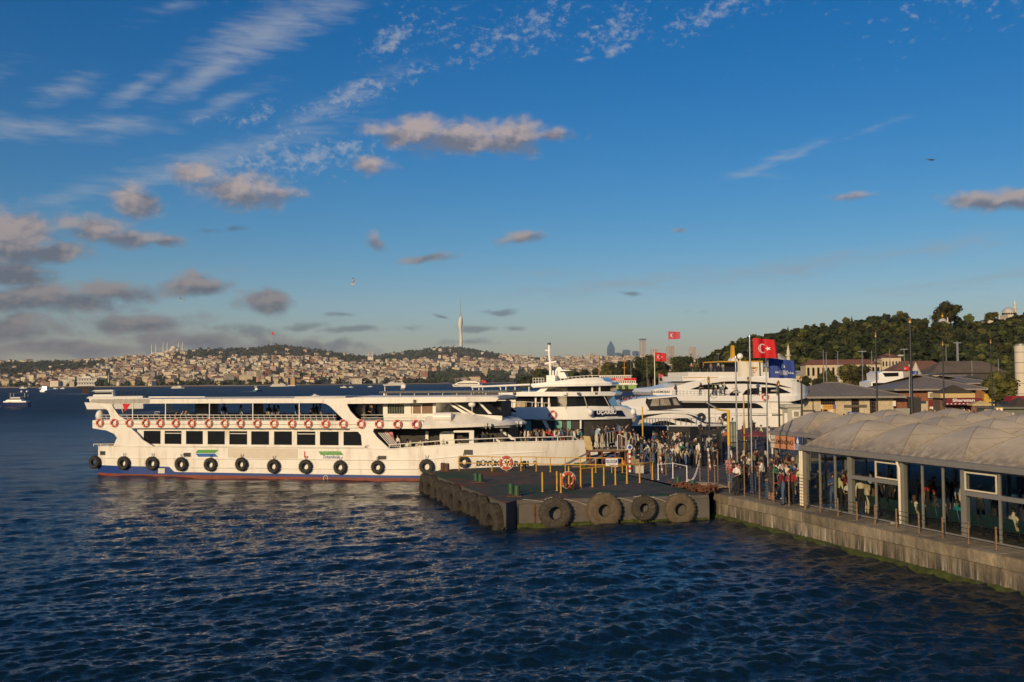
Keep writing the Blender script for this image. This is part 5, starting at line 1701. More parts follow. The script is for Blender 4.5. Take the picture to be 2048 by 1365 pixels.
# --- white motor yacht with black enclosed flybridge
b3 = Boat(*plane_pts(1243, 1475, 108, 110), 5.0, 'motor_yacht', 'white motor yacht with black canvas flybridge and dark curved side windows', 'yacht', 1, .6, sharp=2.0)
b3.piece('hull', [(1250, 848), (1290, 851.5), (1448, 849.5), (1476, 852), (1470, 856), (1450, 874), (1290, 878), (1252, 872)], WHITE2)
b3.piece('hull_stripe', [(1250, 852), (1470, 854.5), (1450, 868), (1252, 870)], BLACK, -.03)
b3.piece('boot_top', [(1252, 870), (1450, 868), (1440, 884), (1254, 884)], BLACK, -.01)
b3.piece('deckhouse', [(1283, 851), (1288, 842), (1300, 834), (1330, 828), (1364, 827), (1384, 832), (1400, 841), (1416, 849), (1440, 849.5), (1448, 852)], WHITE2, .25)
b3.piece('side_window', [(1302, 854), (1308, 846), (1320, 842.5), (1334, 842), (1350, 847), (1360, 854)], GLASSD, .17, .24, both=True)
b3.piece('side_window', [(1346, 840), (1360, 836.5), (1376, 837), (1398, 848), (1370, 844)], GLASSD, .16, .24, both=True)
b3.piece('windscreen', [(1390, 838), (1402, 831), (1416, 846), (1408, 848)], M('blue_windscreen', (.02, .05, .11), .08, var=0), .30)
b3.piece('flybridge_deck', [(1246, 818), (1262, 816), (1300, 822), (1372, 822), (1392, 828), (1400, 835), (1380, 829), (1340, 826), (1300, 829), (1262, 832), (1244, 832)], WHITE2, .1)
b3.piece('aft_overhang', [(1243, 806), (1262, 800), (1294, 796), (1292, 806), (1300, 820), (1250, 824)], WHITE2, .2)
b3.piece('flybridge_enclosure', [(1290, 816), (1298, 798), (1340, 795), (1355, 794), (1367, 813), (1367, 817), (1304, 822)], BLACK, .3)
for pts in ([(1302, 813), (1306, 799), (1320, 798), (1320, 812)], [(1322, 812), (1322, 798), (1338, 797.5), (1344, 811)], [(1346, 798), (1353, 797), (1362, 811), (1350, 811)]):
 b3.piece('clear_panel', pts, M('hazy_clear_vinyl', (.32, .29, .24), .25, var=.4, scale=1.5), .27, .295)
b3.piece('hardtop', [(1294, 796), (1344, 792), (1355, 791), (1357, 794), (1298, 799)], WHITE2, .2)
b3.rail([(1288, 851), (1340, 851), (1440, 850)], .75, 9, GREY, .12, .014, (1.0,))
b3.piece('aft_glass', [(1246, 835), (1276, 834), (1270, 850), (1248, 850)], M('hazy_clear_vinyl', ()), .6)
b3.piece('foredeck_sunbed', [(1428, 846), (1452, 848), (1452, 850.5), (1424, 850)], M('sunbed_grey', (.2, .2, .21), .8), 1.2, 3.4)
# --- large white triple-deck sea bus / cruise boat behind the flag poles
b4 = Boat(*plane_pts(1298, 1652, 128, 132), 10.0, 'cruise_ferry', 'large white streamlined cruise ferry with long dark windows behind the flagpoles', 'ferry', 1, .22, sharp=2.4)
b4.piece('hull', [(1330, 862), (1350, 832), (1560, 832), (1640, 826), (1650, 834), (1600, 866), (1560, 882), (1330, 880)], WHITE2)
b4.piece('main_deck_wall', [(1366, 800), (1570, 801), (1600, 812), (1620, 828), (1366, 834)], WHITE2, .3)
b4.piece('lower_windows', [(1352, 805), (1508, 806.5), (1524, 810), (1536, 817), (1350, 817)], GLASSD, .22, .29, both=True)
b4.piece('arch', [(1510, 806), (1540, 806), (1545, 832), (1538, 832), (1532, 820), (1522, 811)], WHITE2, .15, .28, both=True)
b4.piece('sheer_band', [(1345, 817.5), (1560, 818), (1560, 827), (1345, 829)], WHITE2, .12, .3)
b4.piece('promenade_band', [(1310, 790), (1340, 791), (1570, 793), (1640, 789), (1644, 793), (1580, 804), (1340, 802), (1325, 796)], WHITE2, 0)
b4.piece('superstructure', [(1306, 785), (1312, 778), (1345, 775), (1385, 764), (1420, 757), (1470, 754), (1560, 756), (1600, 764), (1640, 776), (1652, 786), (1640, 791), (1570, 793), (1310, 791)], WHITE2, .5)
b4.piece('upper_window', [(1384, 778.5), (1410, 770), (1420, 769), (1449, 769.5), (1458, 776), (1458, 779), (1384, 779)], GLASSD, .40, .48, both=True)
b4.piece('long_window', [(1418, 768), (1450, 763.5), (1490, 762.5), (1530, 765), (1556, 768), (1588, 777), (1540, 770), (1490, 767.5), (1450, 768)], GLASSD, .40, .48, both=True)
b4.piece('arch_window', [(1460, 792), (1465, 785), (1472, 781), (1479, 781.5), (1479, 792)], GLASSD, .38, .46, both=True)
b4.piece('arch_window', [(1487, 790), (1494, 781), (1504, 777), (1525, 776), (1525, 789)], GLASSD, .38, .46, both=True)
b4.piece('wheelhouse_windscreen', [(1525, 775), (1560, 775), (1584, 786), (1525, 788)], GLASSD, .36, .46, both=True)
b4.piece('wheelhouse_pillar', [(1519, 774), (1525, 774), (1525, 790), (1519, 790)], WHITE2, .33, .46)
b4.piece('top_deck', [(1368, 753), (1560, 752), (1600, 758), (1600, 762), (1560, 758), (1470, 757), (1370, 763)], WHITE2, .8)
b4.piece('orange_stripe', [(1370, 755), (1440, 754.6), (1440, 755.8), (1370, 756.3)], YELLOW, .77, .80)
b4.rail([(1345, 792), (1460, 793)], .7, 16, WHITE, .2, .015, (1.0, .6, .3))
b4.rail([(1366, 832), (1520, 830)], .8, 12, WHITE, .2, .02, (1.0, .5))
o = link('lettering', text_mesh('ŞH-GÜMÜŞSU', .36, INK, .01, 'CENTER', .006), b4.o, (b4.f.px(1323, 784.5)[0], .46, b4.f.px(1323, 784.5)[1]))
o.rotation_euler = (pi / 2, 0, 0)
o.scale = (1.1, 1, 1)
a = b4.f.px(1530, 794.5, 0)
lifebuoy('red lifebuoy on the white side of the large cruise ferry', b4.f.w(a[0], -.1, a[1]), b4.f.rz, .5)
for px in (1402, 1450):
 a = b4.f.px(px, 834, -.2)
 tyre('tyre_fender', 'black tyre fender on the %s of the large cruise ferry hull' % ('left' if px < 1420 else 'right'), b4.f.w(a[0], -.25, a[1]), b4.f.rz, .5, .22, .35, None, RUBBER, 16)
# --- ferry with black funnel block and yellow mast, further back
b5 = Boat(*plane_pts(1365, 1600, 168, 172), 12.0, 'city_ferry', 'city ferry with a wide black bridge front, yellow edging and yellow mast', 'ferry', 1, .2)
b5.piece('hull', [(1366, 762), (1600, 760), (1600, 835), (1400, 835), (1380, 800)], WHITE)
b5.piece('bridge_block', [(1452, 724), (1533, 724), (1528, 745), (1462, 745)], BLACK, 2)
b5.piece('bridge_window', [(1456, 726.5), (1530, 726.5), (1529, 733), (1458, 733)], GLASSD, 1.92, 1.99)
b5.piece('yellow_edge', [(1450, 722), (1535, 721.5), (1535, 724.2), (1450, 724.5)], YELLOW, 1.8)
b5.piece('upper_cabin', [(1380, 744.5), (1560, 744), (1600, 752), (1600, 761), (1380, 762)], WHITE, 1)
b5.piece('yellow_mast', [(1491.5, 689), (1495, 689), (1497, 716), (1490, 716)], M('mast_yellow', (.62, .36, .03), .5), 5.6, 6.4)
b5.piece('mast_foot', [(1486, 722), (1491, 714), (1497, 714), (1502, 722)], WHITE, 5.2, 6.8)
a = b5.f.px(1480, 713, 5)
MB().sphere((a[0], 5, a[1]), .55, 14, 10).cyl(a[0], 5, a[1] - 1.6, a[1] - .6, .12, 6).ob('radome', WHITE2, b5.o, 180)
for px in (1385, 1400, 1415, 1430, 1448):
 b5.tube('rail_post', [(px, 745), (px, 738)], .04, GREY, 1.1)
# --- ferries and craft on the open water
FERW = M('old_ferry_white', (.74, .71, .64), .5, var=.1, rnd=.08)
def small_boat(label, px, py_w, length, heading, height, kind, cat='boat', hullc=None, name='motor_boat', group=None):
 # heading: 0 = bow to the right, pi/2 = bow away; length and height in metres
 d = HC * FOC / (py_w - hor(px))
 p = Vector((colx(px, d), d, 0))
 o = thing(name, label, cat, tuple(p), heading, group)
 L, Hh = length, height
 B = L * (.30 if kind != 'ferry' else .22)
 hz = Hh * (.34 if kind != 'ferry' else .26)
 rg = []
 for i in range(13):
  f = i / 12
  k = (1 if f < .5 else (1 - ((f - .5) / .5) ** 2.2)) * (.9 + .1 * min(1, f * 5))
  k = max(.03, k)
  z1 = hz * (1 + .35 * max(0, f - .5) * 2)
  x = L * (f - .5)
  rg.append([(x - L * .05 * (f > .8), -B / 2 * k * .75, -.2), (x, -B / 2 * k, z1), (x, B / 2 * k, z1), (x - L * .05 * (f > .8), B / 2 * k * .75, -.2)])
 MB().loft(rg).ob('hull', hullc or WHITE2, o, 40)
 return o, L, B, hz, Hh
def add_cab(o, x0, x1, b, z0, z1, rake=.12, wall=WHITE2, glass=True, name='cabin'):
 w_ = x1 - x0
 MB().loft([[(x0, -b / 2, z0), (x1, -b / 2, z0), (x1, b / 2, z0), (x0, b / 2, z0)], [(x0 + w_ * rake * .3, -b * .46, z1), (x1 - w_ * rake, -b * .46, z1), (x1 - w_ * rake, b * .46, z1), (x0 + w_ * rake * .3, b * .46, z1)]]).ob(name, wall, o)
 if glass:
  h = z1 - z0
  e = .02 + b * .01
  MB().loft([[(x0 + w_ * .06, -b / 2 - e, z0 + h * .42), (x1 - w_ * .02, -b / 2 - e, z0 + h * .42), (x1 - w_ * .02, b / 2 + e, z0 + h * .42), (x0 + w_ * .06, b / 2 + e, z0 + h * .42)], [(x0 + w_ * .08, -b * .48 - e, z0 + h * .80), (x1 - w_ * rake * .75, -b * .48 - e, z0 + h * .80), (x1 - w_ * rake * .75, b * .48 + e, z0 + h * .80), (x0 + w_ * .08, b * .48 + e, z0 + h * .80)]]).ob('window', GLASSD, o)
NAVY = M('navy_hull', (.012, .025, .11), .35)
# yacht at the far left
o, L, B, hz, Hh = small_boat('white flybridge yacht with navy hull heading left at the photo edge', 29, 814, 10.5, pi, 4.6, 'yacht', 'yacht', NAVY, 'motor_yacht')
MB().box(-L * .46, L * .3, -B * .47, B * .47, hz, hz + .45).ob('deck', WHITE2, o)
add_cab(o, -L * .30, L * .26, B * .8, hz + .45, hz + 1.7, .35)
MB().box(-L * .45, L * .12, -B * .42, B * .42, hz + 1.9, hz + 2.05).ob('flybridge', BLACK, o)
MB().box(-L * .42, L * .1, -B * .4, B * .4, hz + 3.2, hz + 3.3).ob('hardtop', BLACK, o)
for x in (-.40, .08):
 for y in (-.38, .38):
  MB().box(x * L - .06, x * L + .06, y * B - .05, y * B + .05, hz + 1.7, hz + 3.2).ob('post', GREY, o)
for x in (-.42, -.24):
 MB().sphere((x * L, 0, hz + 3.75), .38, 12, 8).ob('radome', WHITE2, o, 180)
# big old car-and-passenger ferry seen end on
o, L, B, hz, Hh = small_boat('old white passenger ferry with a dark hull and orange masts crossing behind', 171.5, 787.5, 34, pi / 2 + .42, 15, 'ferry', 'ferry', M('dark_ferry_hull', (.05, .03, .028), .6), 'passenger_ferry')
B = 13
MB().box(-L * .45, L * .42, -6.4, 6.4, 3.2, 6.2).ob('lower_deck', DARK, o)
for z in (6.2, 9.4):
 MB().box(-L * .46, L * .43, -7, 7, z, z + .9).ob('deck_band', FERW, o)
 MB().box(-L * .44, L * .40, -6.4, 6.4, z + .9, z + 3.2).ob('cabin', FERW, o)
 for sd in (-1, 1):
  for k in range(12):
   x = -L * .42 + k * L * .07
   MB().box(x, x + 1.5, sd * 6.43 - .04, sd * 6.43 + .04, z + 1.4, z + 2.6).ob('window', GLASSD, o)
 for k in range(6):
  MB().box(-L * .44 - .05, -L * .44 + .04, -5.6 + k * 2, -4.7 + k * 2, z + 1.6, z + 2.5).ob('window', GLASSD, o)
MB().box(-L * .46, L * .43, -7, 7, 12.6, 12.95).ob('roof', FERW, o)
MB().box(-L * .2, L * .1, -3, 3, 12.95, 14.6).ob('bridge', FERW, o)
for x in (-.12, .14):
 MB().cyl(x * L, 0, 12.9, 22, .35, 8, r1=.15).ob('mast', M('mast_orange', (.42, .20, .05), .6), o, 40)
# tour boat half hidden by the stern of the ferry
o, L, B, hz, Hh = small_boat('white tour boat with an open dark upper deck seen past the ferry stern', 229, 818, 17.5, pi + .18, 6, 'ferry', 'ferry', WHITE2, 'tour_boat')
MB().box(-L * .5, L * .30, -2.1, 2.1, 2.0, 3.0).ob('cabin', DARK, o)
MB().prism([(-L * .5, 3.0), (L * .30, 3.0), (L * .44, 3.4), (L * .40, 3.9), (-L * .5, 3.9)], -2.3, 2.3).ob('deck_band', WHITE2, o)
MB().box(-L * .5, -L * .02, -2.2, 2.2, 5.6, 5.75).ob('awning', M('navy_awning', (.015, .02, .04), .7), o)
add_cab(o, .0, L * .34, 3.8, 3.9, 5.5, .12)
MB().prism([(-.3, 5.5), (L * .36, 5.5), (L * .30, 5.85), (.2, 5.9)], -2.2, 2.2).ob('cabin_roof', WHITE2, o)
for k in range(7):
 for y in (-2.1, 2.1):
  MB().box(-L * .48 + k * 1.25 - .03, -L * .48 + k * 1.25 + .03, y - .03, y + .03, 3.9, 5.6).ob('post', M('navy_awning', ()), o)
for k in range(14):
 link('seat', SEATM, o, (-L * .47 + k * .58, -1.0 + (k % 2) * 1.4, 3.9), -pi / 2)
WAKE = M('wake_foam', (.42, .46, .48), .6, var=.3, scale=.5)
def wake(label, px0, px1, py, w_=1.6):
 a = U(px0, py, .0)
 c = U(px1, py + .3, .0)
 e_ = (c - a)
 L = e_.length
 o = thing('wake', label, 'wake', (a.x, a.y, .0), atan2(e_.y, e_.x))
 k = max(6, int(L / 3))
 rg = []
 for i in range(k + 1):
  f = i / k
  hw = w_ * (1 - f) * (.6 + .4 * random.random()) + .05
  rg.append([(L * f, -hw, .03), (L * f, -hw * .3, .22 * (1 - f) + .05), (L * f, hw * .3, .18 * (1 - f) + .05), (L * f, hw, .03)])
 MB().loft(rg, cap=False, ring_closed=False).ob('foam', WAKE, o, 180)['kind'] = 'stuff'
wake('white wake trailing from the old passenger ferry', 176, 98, 788.5, 3.0)
wake('white bow foam of the yacht at the photo edge', 2, -30, 815, 1.2)
# little craft strewn over the strait: (label, px, waterline, pixel width, kind)
crafts = [
 ('small white cabin boat on open water near the far left shore', 94, 784.5, 14, 'boat', pi * .5), ('small grey boat at the foot of the far left shore', 47, 777.6, 14, 'boat', 0), ('tiny white boat near the far left embankment', 80, 778.2, 9, 'boat', pi),
 ('tiny pale boat below the cream mansions', 111, 778.3, 9, 'boat', 0), ('tiny white boat off the left waterfront near the passenger ferry', 125, 778.2, 10, 'boat', pi),
 ('long low white boat close to the embankment left of centre', 356, 777.3, 27, 'ferry', 0), ('white and turquoise excursion boat with passengers mid-strait', 517, 783, 18, 'turq', pi / 2 - .4), ('long cream ferry moored by the little tower islet', 560, 773.6, 38, 'ferry', 0),
 ('small white cruiser beside a second hull mid-strait', 687, 776, 13, 'boat', pi), ('small pale sailing hull right of the white cruiser', 702, 775.5, 9, 'boat', 0), ('tiny fishing boat in front of the long sea bus', 740, 774.5, 9, 'boat', pi),
 ('long white sea bus along the far embankment', 789, 771.8, 47, 'ferry', pi), ('small white motor boat stern-on in mid-strait', 807, 779.5, 12, 'boat', pi / 2), ('low dark motor boat passing just beyond the ferry roof', 631, 792.5, 15, 'boat', 0),
]
TURQ = M('turquoise_hull', (.03, .22, .30), .4)
for lab, px, py, wpx, kind, hd in crafts:
 d = HC * FOC / (py - hor(px))
 wid = wpx * d / FOC
 Lm = wid / max(.35, abs(cos(hd)) + .33 * abs(sin(hd)))
 if kind == 'ferry':
  o, L, B, hz, Hh = small_boat(lab, px, py, Lm, hd, Lm * .16, 'ferry', 'ferry', FERW, 'passenger_ferry')
  h = max(1.2, L * .05)
  MB().box(-L * .44, L * .34, -B * .45, B * .45, hz, hz + h).ob('lower_cabin', FERW, o)
  MB().box(-L * .42, L * .345, -B * .46, B * .46, hz + h * .4, hz + h * .75).ob('window', GLASSD, o)
  MB().box(-L * .38, L * .26, -B * .4, B * .4, hz + h, hz + 2 * h).ob('upper_cabin', FERW, o)
  MB().box(-L * .36, L * .265, -B * .41, B * .41, hz + h * 1.4, hz + h * 1.75).ob('window', GLASSD, o)
  add_cab(o, L * .02, L * .2, B * .5, hz + 2 * h, hz + 2.9 * h, .15, FERW)
  MB().cyl(0, 0, hz + 2 * h, hz + 4.2 * h, L * .006, 6).ob('mast', FERW, o)
 else:
  o, L, B, hz, Hh = small_boat(lab, px, py, Lm, hd, Lm * .3, 'boat', 'boat', TURQ if kind == 'turq' else WHITE2 if random.random() < .7 else M('grey_hull', (.2, .2, .2), .5), 'motor_boat')
  add_cab(o, -L * .30, L * .15, B * .78, hz, hz + L * .17, .2)
  if kind == 'turq' or random.random() < .5:
   MB().box(-L * .35, L * .08, -B * .4, B * .4, hz + L * .26, hz + L * .28).ob('canopy', WHITE2, o)
   for x in (-.33, .06):
    MB().box(x * L - L * .008, x * L + L * .008, -B * .38, B * .38, hz + L * .16, hz + L * .26).ob('post', GREY, o)
wake('pale wake behind the excursion boat mid-strait', 512, 478, 783.2, 1.6)
# grey ferry flying a big red flag
o, L, B, hz, Hh = small_boat('white sea bus with round dark windows and a large red flag at its stern', 935, 773.8, 46, pi * .9, 9, 'ferry', 'ferry', FERW, 'passenger_ferry')
MB().prism([(-L * .42, hz), (L * .42, hz), (L * .3, hz + 3.5), (L * .05, hz + 6), (-L * .30, hz + 5.5), (-L * .42, hz + 3)], -B * .45, B * .45).ob('cabin', FERW, o)
MB().box(-L * .36, L * .28, -B * .46, B * .46, hz + 1.2, hz + 2.4).ob('window', GLASSD, o)
MB().prism([(-.5, hz + 6), (4, hz + 6), (2.4, hz + 11.5), (1.4, hz + 11.5)], -1.2, 1.2).ob('mast', M('mast_brown', (.22, .15, .06), .6), o)
MB().cyl(-L * .46, 0, hz, hz + 7, .15, 6).ob('flag_staff', GREY, o)
MB().prism([(-L * .46 - 6.5, hz + 2.5), (-L * .46 - 5.5, hz + 6.0), (-L * .46, hz + 7), (-L * .46, hz + 2.8)], -.05, .05).ob('flag', RED, o)
# --- the red and white city-line ferry by the park
o, L, B, hz, Hh = small_boat('white ferry with long red banner, green hull and two yellow masts by the park', 1228, 783, 33, -.12 + pi, 9, 'ferry', 'ferry', M('black_hull', (.02, .02, .02), .5), 'passenger_ferry')
dR = HC * FOC / (783 - hor(1228))
mpp = dR / FOC
Lw = 96 * mpp
MB().box(-Lw * .46, Lw * .42, -3.9, 3.9, 1.4, 4.2).ob('lower_deck', M('ferry_green', (.24, .38, .10), .6), o)
for k in range(5):
 MB().prism([(-Lw * .30 + k * Lw * .13, 1.4), (-Lw * .23 + k * Lw * .13, 1.4), (-Lw * .21 + k * Lw * .13, 3.9), (-Lw * .29 + k * Lw * .13, 3.9)], -3.96, 3.96).ob('opening', DARK, o)
MB().box(-Lw * .48, Lw * .47, -4.2, 4.2, 4.2, 5.0).ob('deck_band', FERW, o)
MB().box(-Lw * .45, Lw * .40, -3.8, 3.8, 5.0, 7.3).ob('saloon', FERW, o)
for k in range(22):
 x = -Lw * .43 + k * Lw * .037
 MB().box(x, x + Lw * .021, -3.85, 3.85, 5.5, 6.7).ob('window', GLASSD, o)
MB().box(-Lw * .46, Lw * .40, -3.98, -3.9, 7.1, 8.8).box(-Lw * .46, Lw * .40, 3.9, 3.98, 7.1, 8.8).ob('red_banner', RED, o)
t_ = link('lettering', text_mesh('SARIYER', 1.5, WINK, .02, 'CENTER', .02), o, (-Lw * .12, 4.02, 7.9))
t_.rotation_euler = (pi / 2, 0, pi)
MB().box(-Lw * .36, Lw * .30, -3.6, 3.6, 7.3, 10.4).ob('upper_saloon', FERW, o)
for k in range(16):
 x = -Lw * .34 + k * Lw * .039
 MB().box(x, x + Lw * .024, -3.65, 3.65, 9.0, 10.0).ob('window', GLASSD, o)
MB().box(-Lw * .38, Lw * .48, -3.9, 3.9, 10.4, 10.7).ob('roof', FERW, o)
for px in (1198.5, 1249):
 x = -(px - 1228) * mpp
 MB().cyl(x, 0, 10.6, 22, .35, 8, r1=.2).box(x - 1.3, x + 1.3, -.15, .15, 15.4, 15.8).ob('mast', M('mast_orange', ()), o, 40)
# ------------------------------------------------------------------ the bank behind the viewer (seen only in window reflections): the bridge's own shore
BANK = M('town_bank', (.10, .085, .07), .9, var=.5, scale=.02)
mb = MB()
kk = 60
vs = []
for i in range(kk + 1):
 a = R(95 + 215 * i / kk)
 d = 430 + 90 * sin(i * .9)
 z = 46 + 20 * mnoise.noise(Vector((i * .35, 0, 0))) + 8 * mnoise.noise(Vector((i * 2.1, 4, 0)))
 vs += [(d * sin(a), d * cos(a), -1), (d * sin(a) * 1.05, d * cos(a) * 1.05, z * .45), (d * sin(a) * 1.3, d * cos(a) * 1.3, z)]
mb.add(vs, [(3 * i + j, 3 * i + 3 + j, 3 * i + 4 + j, 3 * i + 1 + j) for i in range(kk) for j in range(2)])
tag(mb.ob('near_bank_hill', BANK), kind='structure')
# ------------------------------------------------------------------ the town on the far shore
def wallmat(name, col, nw=3.0, nh=3.0, win=(.10, .09, .08)):
 # render with rows of window openings too small to build, laid out on the walls in metres
 m, q, b, o = Mx(name)
 t = q.n('ShaderNodeUVMap').outputs[0]
 x, y, z = q.sep(t)
 oi = q.n('ShaderNodeObjectInfo').outputs['Random']
 fx = q.m('FRACT', q.m('DIVIDE', x, nw))
 fy = q.m('FRACT', q.m('DIVIDE', y, nh))
 w_ = q.m('MULTIPLY', q.m('MULTIPLY', q.m('GREATER_THAN', fx, .30), q.m('LESS_THAN', fx, .72)), q.m('MULTIPLY', q.m('GREATER_THAN', fy, .32), q.m('LESS_THAN', fy, .80)))
 gp_ = q.n('ShaderNodeNewGeometry').outputs['Position']
 c = q.mix(q.rng(q.noise(gp_, .05, 3, .6), .3, .7), tuple(v * .8 for v in col), tuple(min(1, v * 1.15) for v in col))
 q.put(b.inputs['Base Color'], q.mix(w_, c, win))
 b.inputs['Roughness'].default_value = .85
 return m
WALLS = [wallmat('cream_wall', (.66, .55, .37)), wallmat('white_wall', (.70, .64, .52)), wallmat('beige_wall', (.52, .42, .28)), wallmat('pink_wall', (.50, .32, .23)), wallmat('grey_wall', (.30, .28, .25)), wallmat('brick_wall', (.32, .15, .10))]
WN = ['cream', 'white', 'beige', 'pink', 'grey', 'brick']
WP = [.30, .28, .20, .07, .10, .05]
FLATR = M('flat_roof_grey', (.28, .25, .21), .9, var=.3, scale=.1, rnd=.2)
def uvmesh(name, v, f, uv, mats, mi):
 me = bpy.data.meshes.new(name)
 me.from_pydata(v, [], f)
 for m in mats:
  me.materials.append(m)
 me.polygons.foreach_set('material_index', mi)
 l = me.uv_layers.new(name='UVMap')
 l.data.foreach_set('uv', [c for p in uv for c in p])
 me.update()
 return me
def house_geo(w, d, h):
 v = [(-w / 2, -d / 2, -6), (w / 2, -d / 2, -6), (w / 2, d / 2, -6), (-w / 2, d / 2, -6), (-w / 2, -d / 2, h), (w / 2, -d / 2, h), (w / 2, d / 2, h), (-w / 2, d / 2, h)]
 f = [(0, 1, 5, 4), (1, 2, 6, 5), (2, 3, 7, 6), (3, 0, 4, 7), (4, 5, 6, 7)]
 uv = []
 for a, L in ((0, w), (1, d), (2, w), (3, d)):
  uv += [(0, -6), (L, -6), (L, h), (0, h)]
 uv += [(0, 0), (0.1, 0), (.1, .1), (0, .1)]
 return v, f, uv
def roof_geo(w, d, h, hip):
 e = .5
 r = 2.6
 if hip:
  k = max(0, w / 2 - d / 2 * .9)
  v = [(-w / 2 - e, -d / 2 - e, h + .02), (w / 2 + e, -d / 2 - e, h + .02), (w / 2 + e, d / 2 + e, h + .02), (-w / 2 - e, d / 2 + e, h + .02), (-k, 0, h + r), (k, 0, h + r)]
  f = [(0, 1, 5, 4), (1, 2, 5), (2, 3, 4, 5), (3, 0, 4), (0, 3, 2, 1)]
 else:
  v = [(-w / 2 - .2, -d / 2 - .2, h + .02), (w / 2 + .2, -d / 2 - .2, h + .02), (w / 2 + .2, d / 2 + .2, h + .02), (-w / 2 - .2, d / 2 + .2, h + .02)]
  v += [(x, y, h + .8) for x, y, z in v] + [(-w * .2, -d * .2, h + .8), (w * .1, -d * .2, h + .8), (w * .1, d * .2, h + .8), (-w * .2, d * .2, h + .8)]
  v += [(x, y, h + 2.6) for x, y, z in v[8:12]]
  f = [(0, 1, 5, 4), (1, 2, 6, 5), (2, 3, 7, 6), (3, 0, 4, 7), (4, 5, 6, 7), (8, 9, 13, 12), (9, 10, 14, 13), (10, 11, 15, 14), (11, 8, 12, 15), (12, 13, 14, 15)]
 return v, f
cands = []
tries = 0
cells = {}
while len(cands) < 2600 and tries < 26000:
 tries += 1
 u = random.uniform(-120, 1500)
 t = random.random() ** 1.25 * .98
 if t < .012 or (u < 40 and t < .03):
  continue
 wd = is_wood(u, t)
 if wd and random.random() > (.05 if t > .5 and u > 150 else .02):
  continue
 p = land(u, t)
 key = (int(p.x / 15), int(p.y / 24))
 if key in cells:
  continue
 cells[key] = 1
 if t < .16 and random.random() < .42:
  continue
 w = random.uniform(10, 21) * (1.3 if u > 900 and random.random() < .5 else 1)
 d = random.uniform(10, 14)
 h = random.uniform(7, 15) * (random.uniform(.7, 1.35) if t < .2 else 1)
 if random.random() < .04:
  w, h = w * 1.6, h * 1.4
 ci = random.choices(range(6), WP)[0]
 hip = random.random() < .55
 cands.append((u, t, p, w, d, h, ci, hip, random.gauss(.22, .45)))
cands.sort(key=lambda c: -(c[3] * c[5]) / c[2].y ** 2)
near = cands[:296]
far_ = cands[296:]
rowof = lambda t: min(7, int(t * 9))
ROWN = ['waterfront row', 'second row', 'third row', 'fourth row', 'fifth row', 'sixth row', 'seventh row', 'topmost rows']
byrow = {}
for c in near:
 byrow.setdefault(rowof(c[1]), []).append(c)
for r_, lst in byrow.items():
 lst.sort(key=lambda c: c[0])
 for k, (u, t, p, w, d, h, ci, hip, rz) in enumerate(lst):
  v, f, uv = house_geo(w, d, h)
  me = uvmesh('apartment_block', v, f, uv, [WALLS[ci]], [0] * 5)
  o = link('apartment_block', me, None, tuple(p), rz)
  tag(o, '%s %s block with %s, %s from left in the far town\'s %s' % (WN[ci], 'tall' if h > 17 else 'low' if h < 11 else 'mid-height', 'tiled roof' if hip else 'flat roof', nth(k + 1), ROWN[r_]), 'building', 'apartment blocks of the far town')
  rv, rf = roof_geo(w, d, h, hip)
  MB().add(rv, rf).ob('roof', TILE if hip else FLATR, o)
V, F, UV, MI = [], [], [], []
RV, RF, RM = MB(), 0, 0
for (u, t, p, w, d, h, ci, hip, rz) in far_:
 v, f, uv = house_geo(w, d, h)
 c_, s_ = cos(rz), sin(rz)
 tr_ = lambda a: (a[0] * c_ - a[1] * s_ + p.x, a[0] * s_ + a[1] * c_ + p.y, a[2] + p.z)
 o_ = len(V)
 V += [tr_(a) for a in v]
 F += [tuple(i + o_ for i in q_) for q_ in f]
 UV += uv
 MI += [ci] * 5
 rv, rf = roof_geo(w, d, h, hip)
 RV.add([tr_(a) for a in rv], rf, 0 if hip else 1)
tw = link('far_town_houses', uvmesh('far_town_houses', V, F, UV, WALLS, MI))
tag(tw, 'mass of distant houses climbing the far hillside', 'houses', kind='stuff')
ro = RV.ob('roofs', [TILE, FLATR], tw)
ro['kind'] = 'stuff'
# ------------------------------------------------------------------ landmarks across the water
STN = M('pale_stone', (.60, .54, .44), .8, var=.1, scale=.05)
LEAD = M('lead_dome', (.42, .42, .42), .6, var=.1)
CONS = M('spire_grey', (.25, .26, .28), .5)
def pxs(d):
 return d / FOC
def minaret(mb, x, y, z0, h, r):
 mb.lathe([(r * 1.25, 0), (r * 1.2, h * .16), (r, h * .2), (r, h * .56), (r * 1.7, h * .575), (r * 1.7, h * .60), (r * .85, h * .605), (r * .8, h * .74), (r * 1.4, h * .75), (r * 1.4, h * .77), (r * .75, h * .775), (r * .75, h * .84), (.05, h)], 8, (x, y, z0))
def at(px, py, d):             # a point under a photo pixel at distance d
 return UY(px, py, d)
d = 5000
m = pxs(d)
p = at(338, 708, d)
mq = thing('hilltop_mosque', 'vast pale mosque with six minarets crowning the far hill', 'mosque', tuple(p))
MB().box(-31 * m, 26 * m, -30, 40, -30, 2.0 * m).box(-5 * m, 21 * m, -25, 25, 0, 5.5 * m).ob('wall', STN, mq)
dm_ = MB()
cx = 9.5 * m
for (x, y, z, r) in ((cx, 0, 11.5 * m, 6.2 * m), (cx - 7.5 * m, 0, 7.5 * m, 4.5 * m), (cx + 7.5 * m, 0, 7.5 * m, 4.5 * m), (cx, -14, 6.5 * m, 6 * m), (cx - 9.5 * m, -16, 4.5 * m, 3 * m), (cx + 9.5 * m, -16, 4.5 * m, 3 * m)):
 dm_.cyl(x, y, 0, z, r, 16).sphere((x, y, z), r, 16, 10, sc=(1, 1, .72))
dm_.ob('dome', STN, mq, 40)
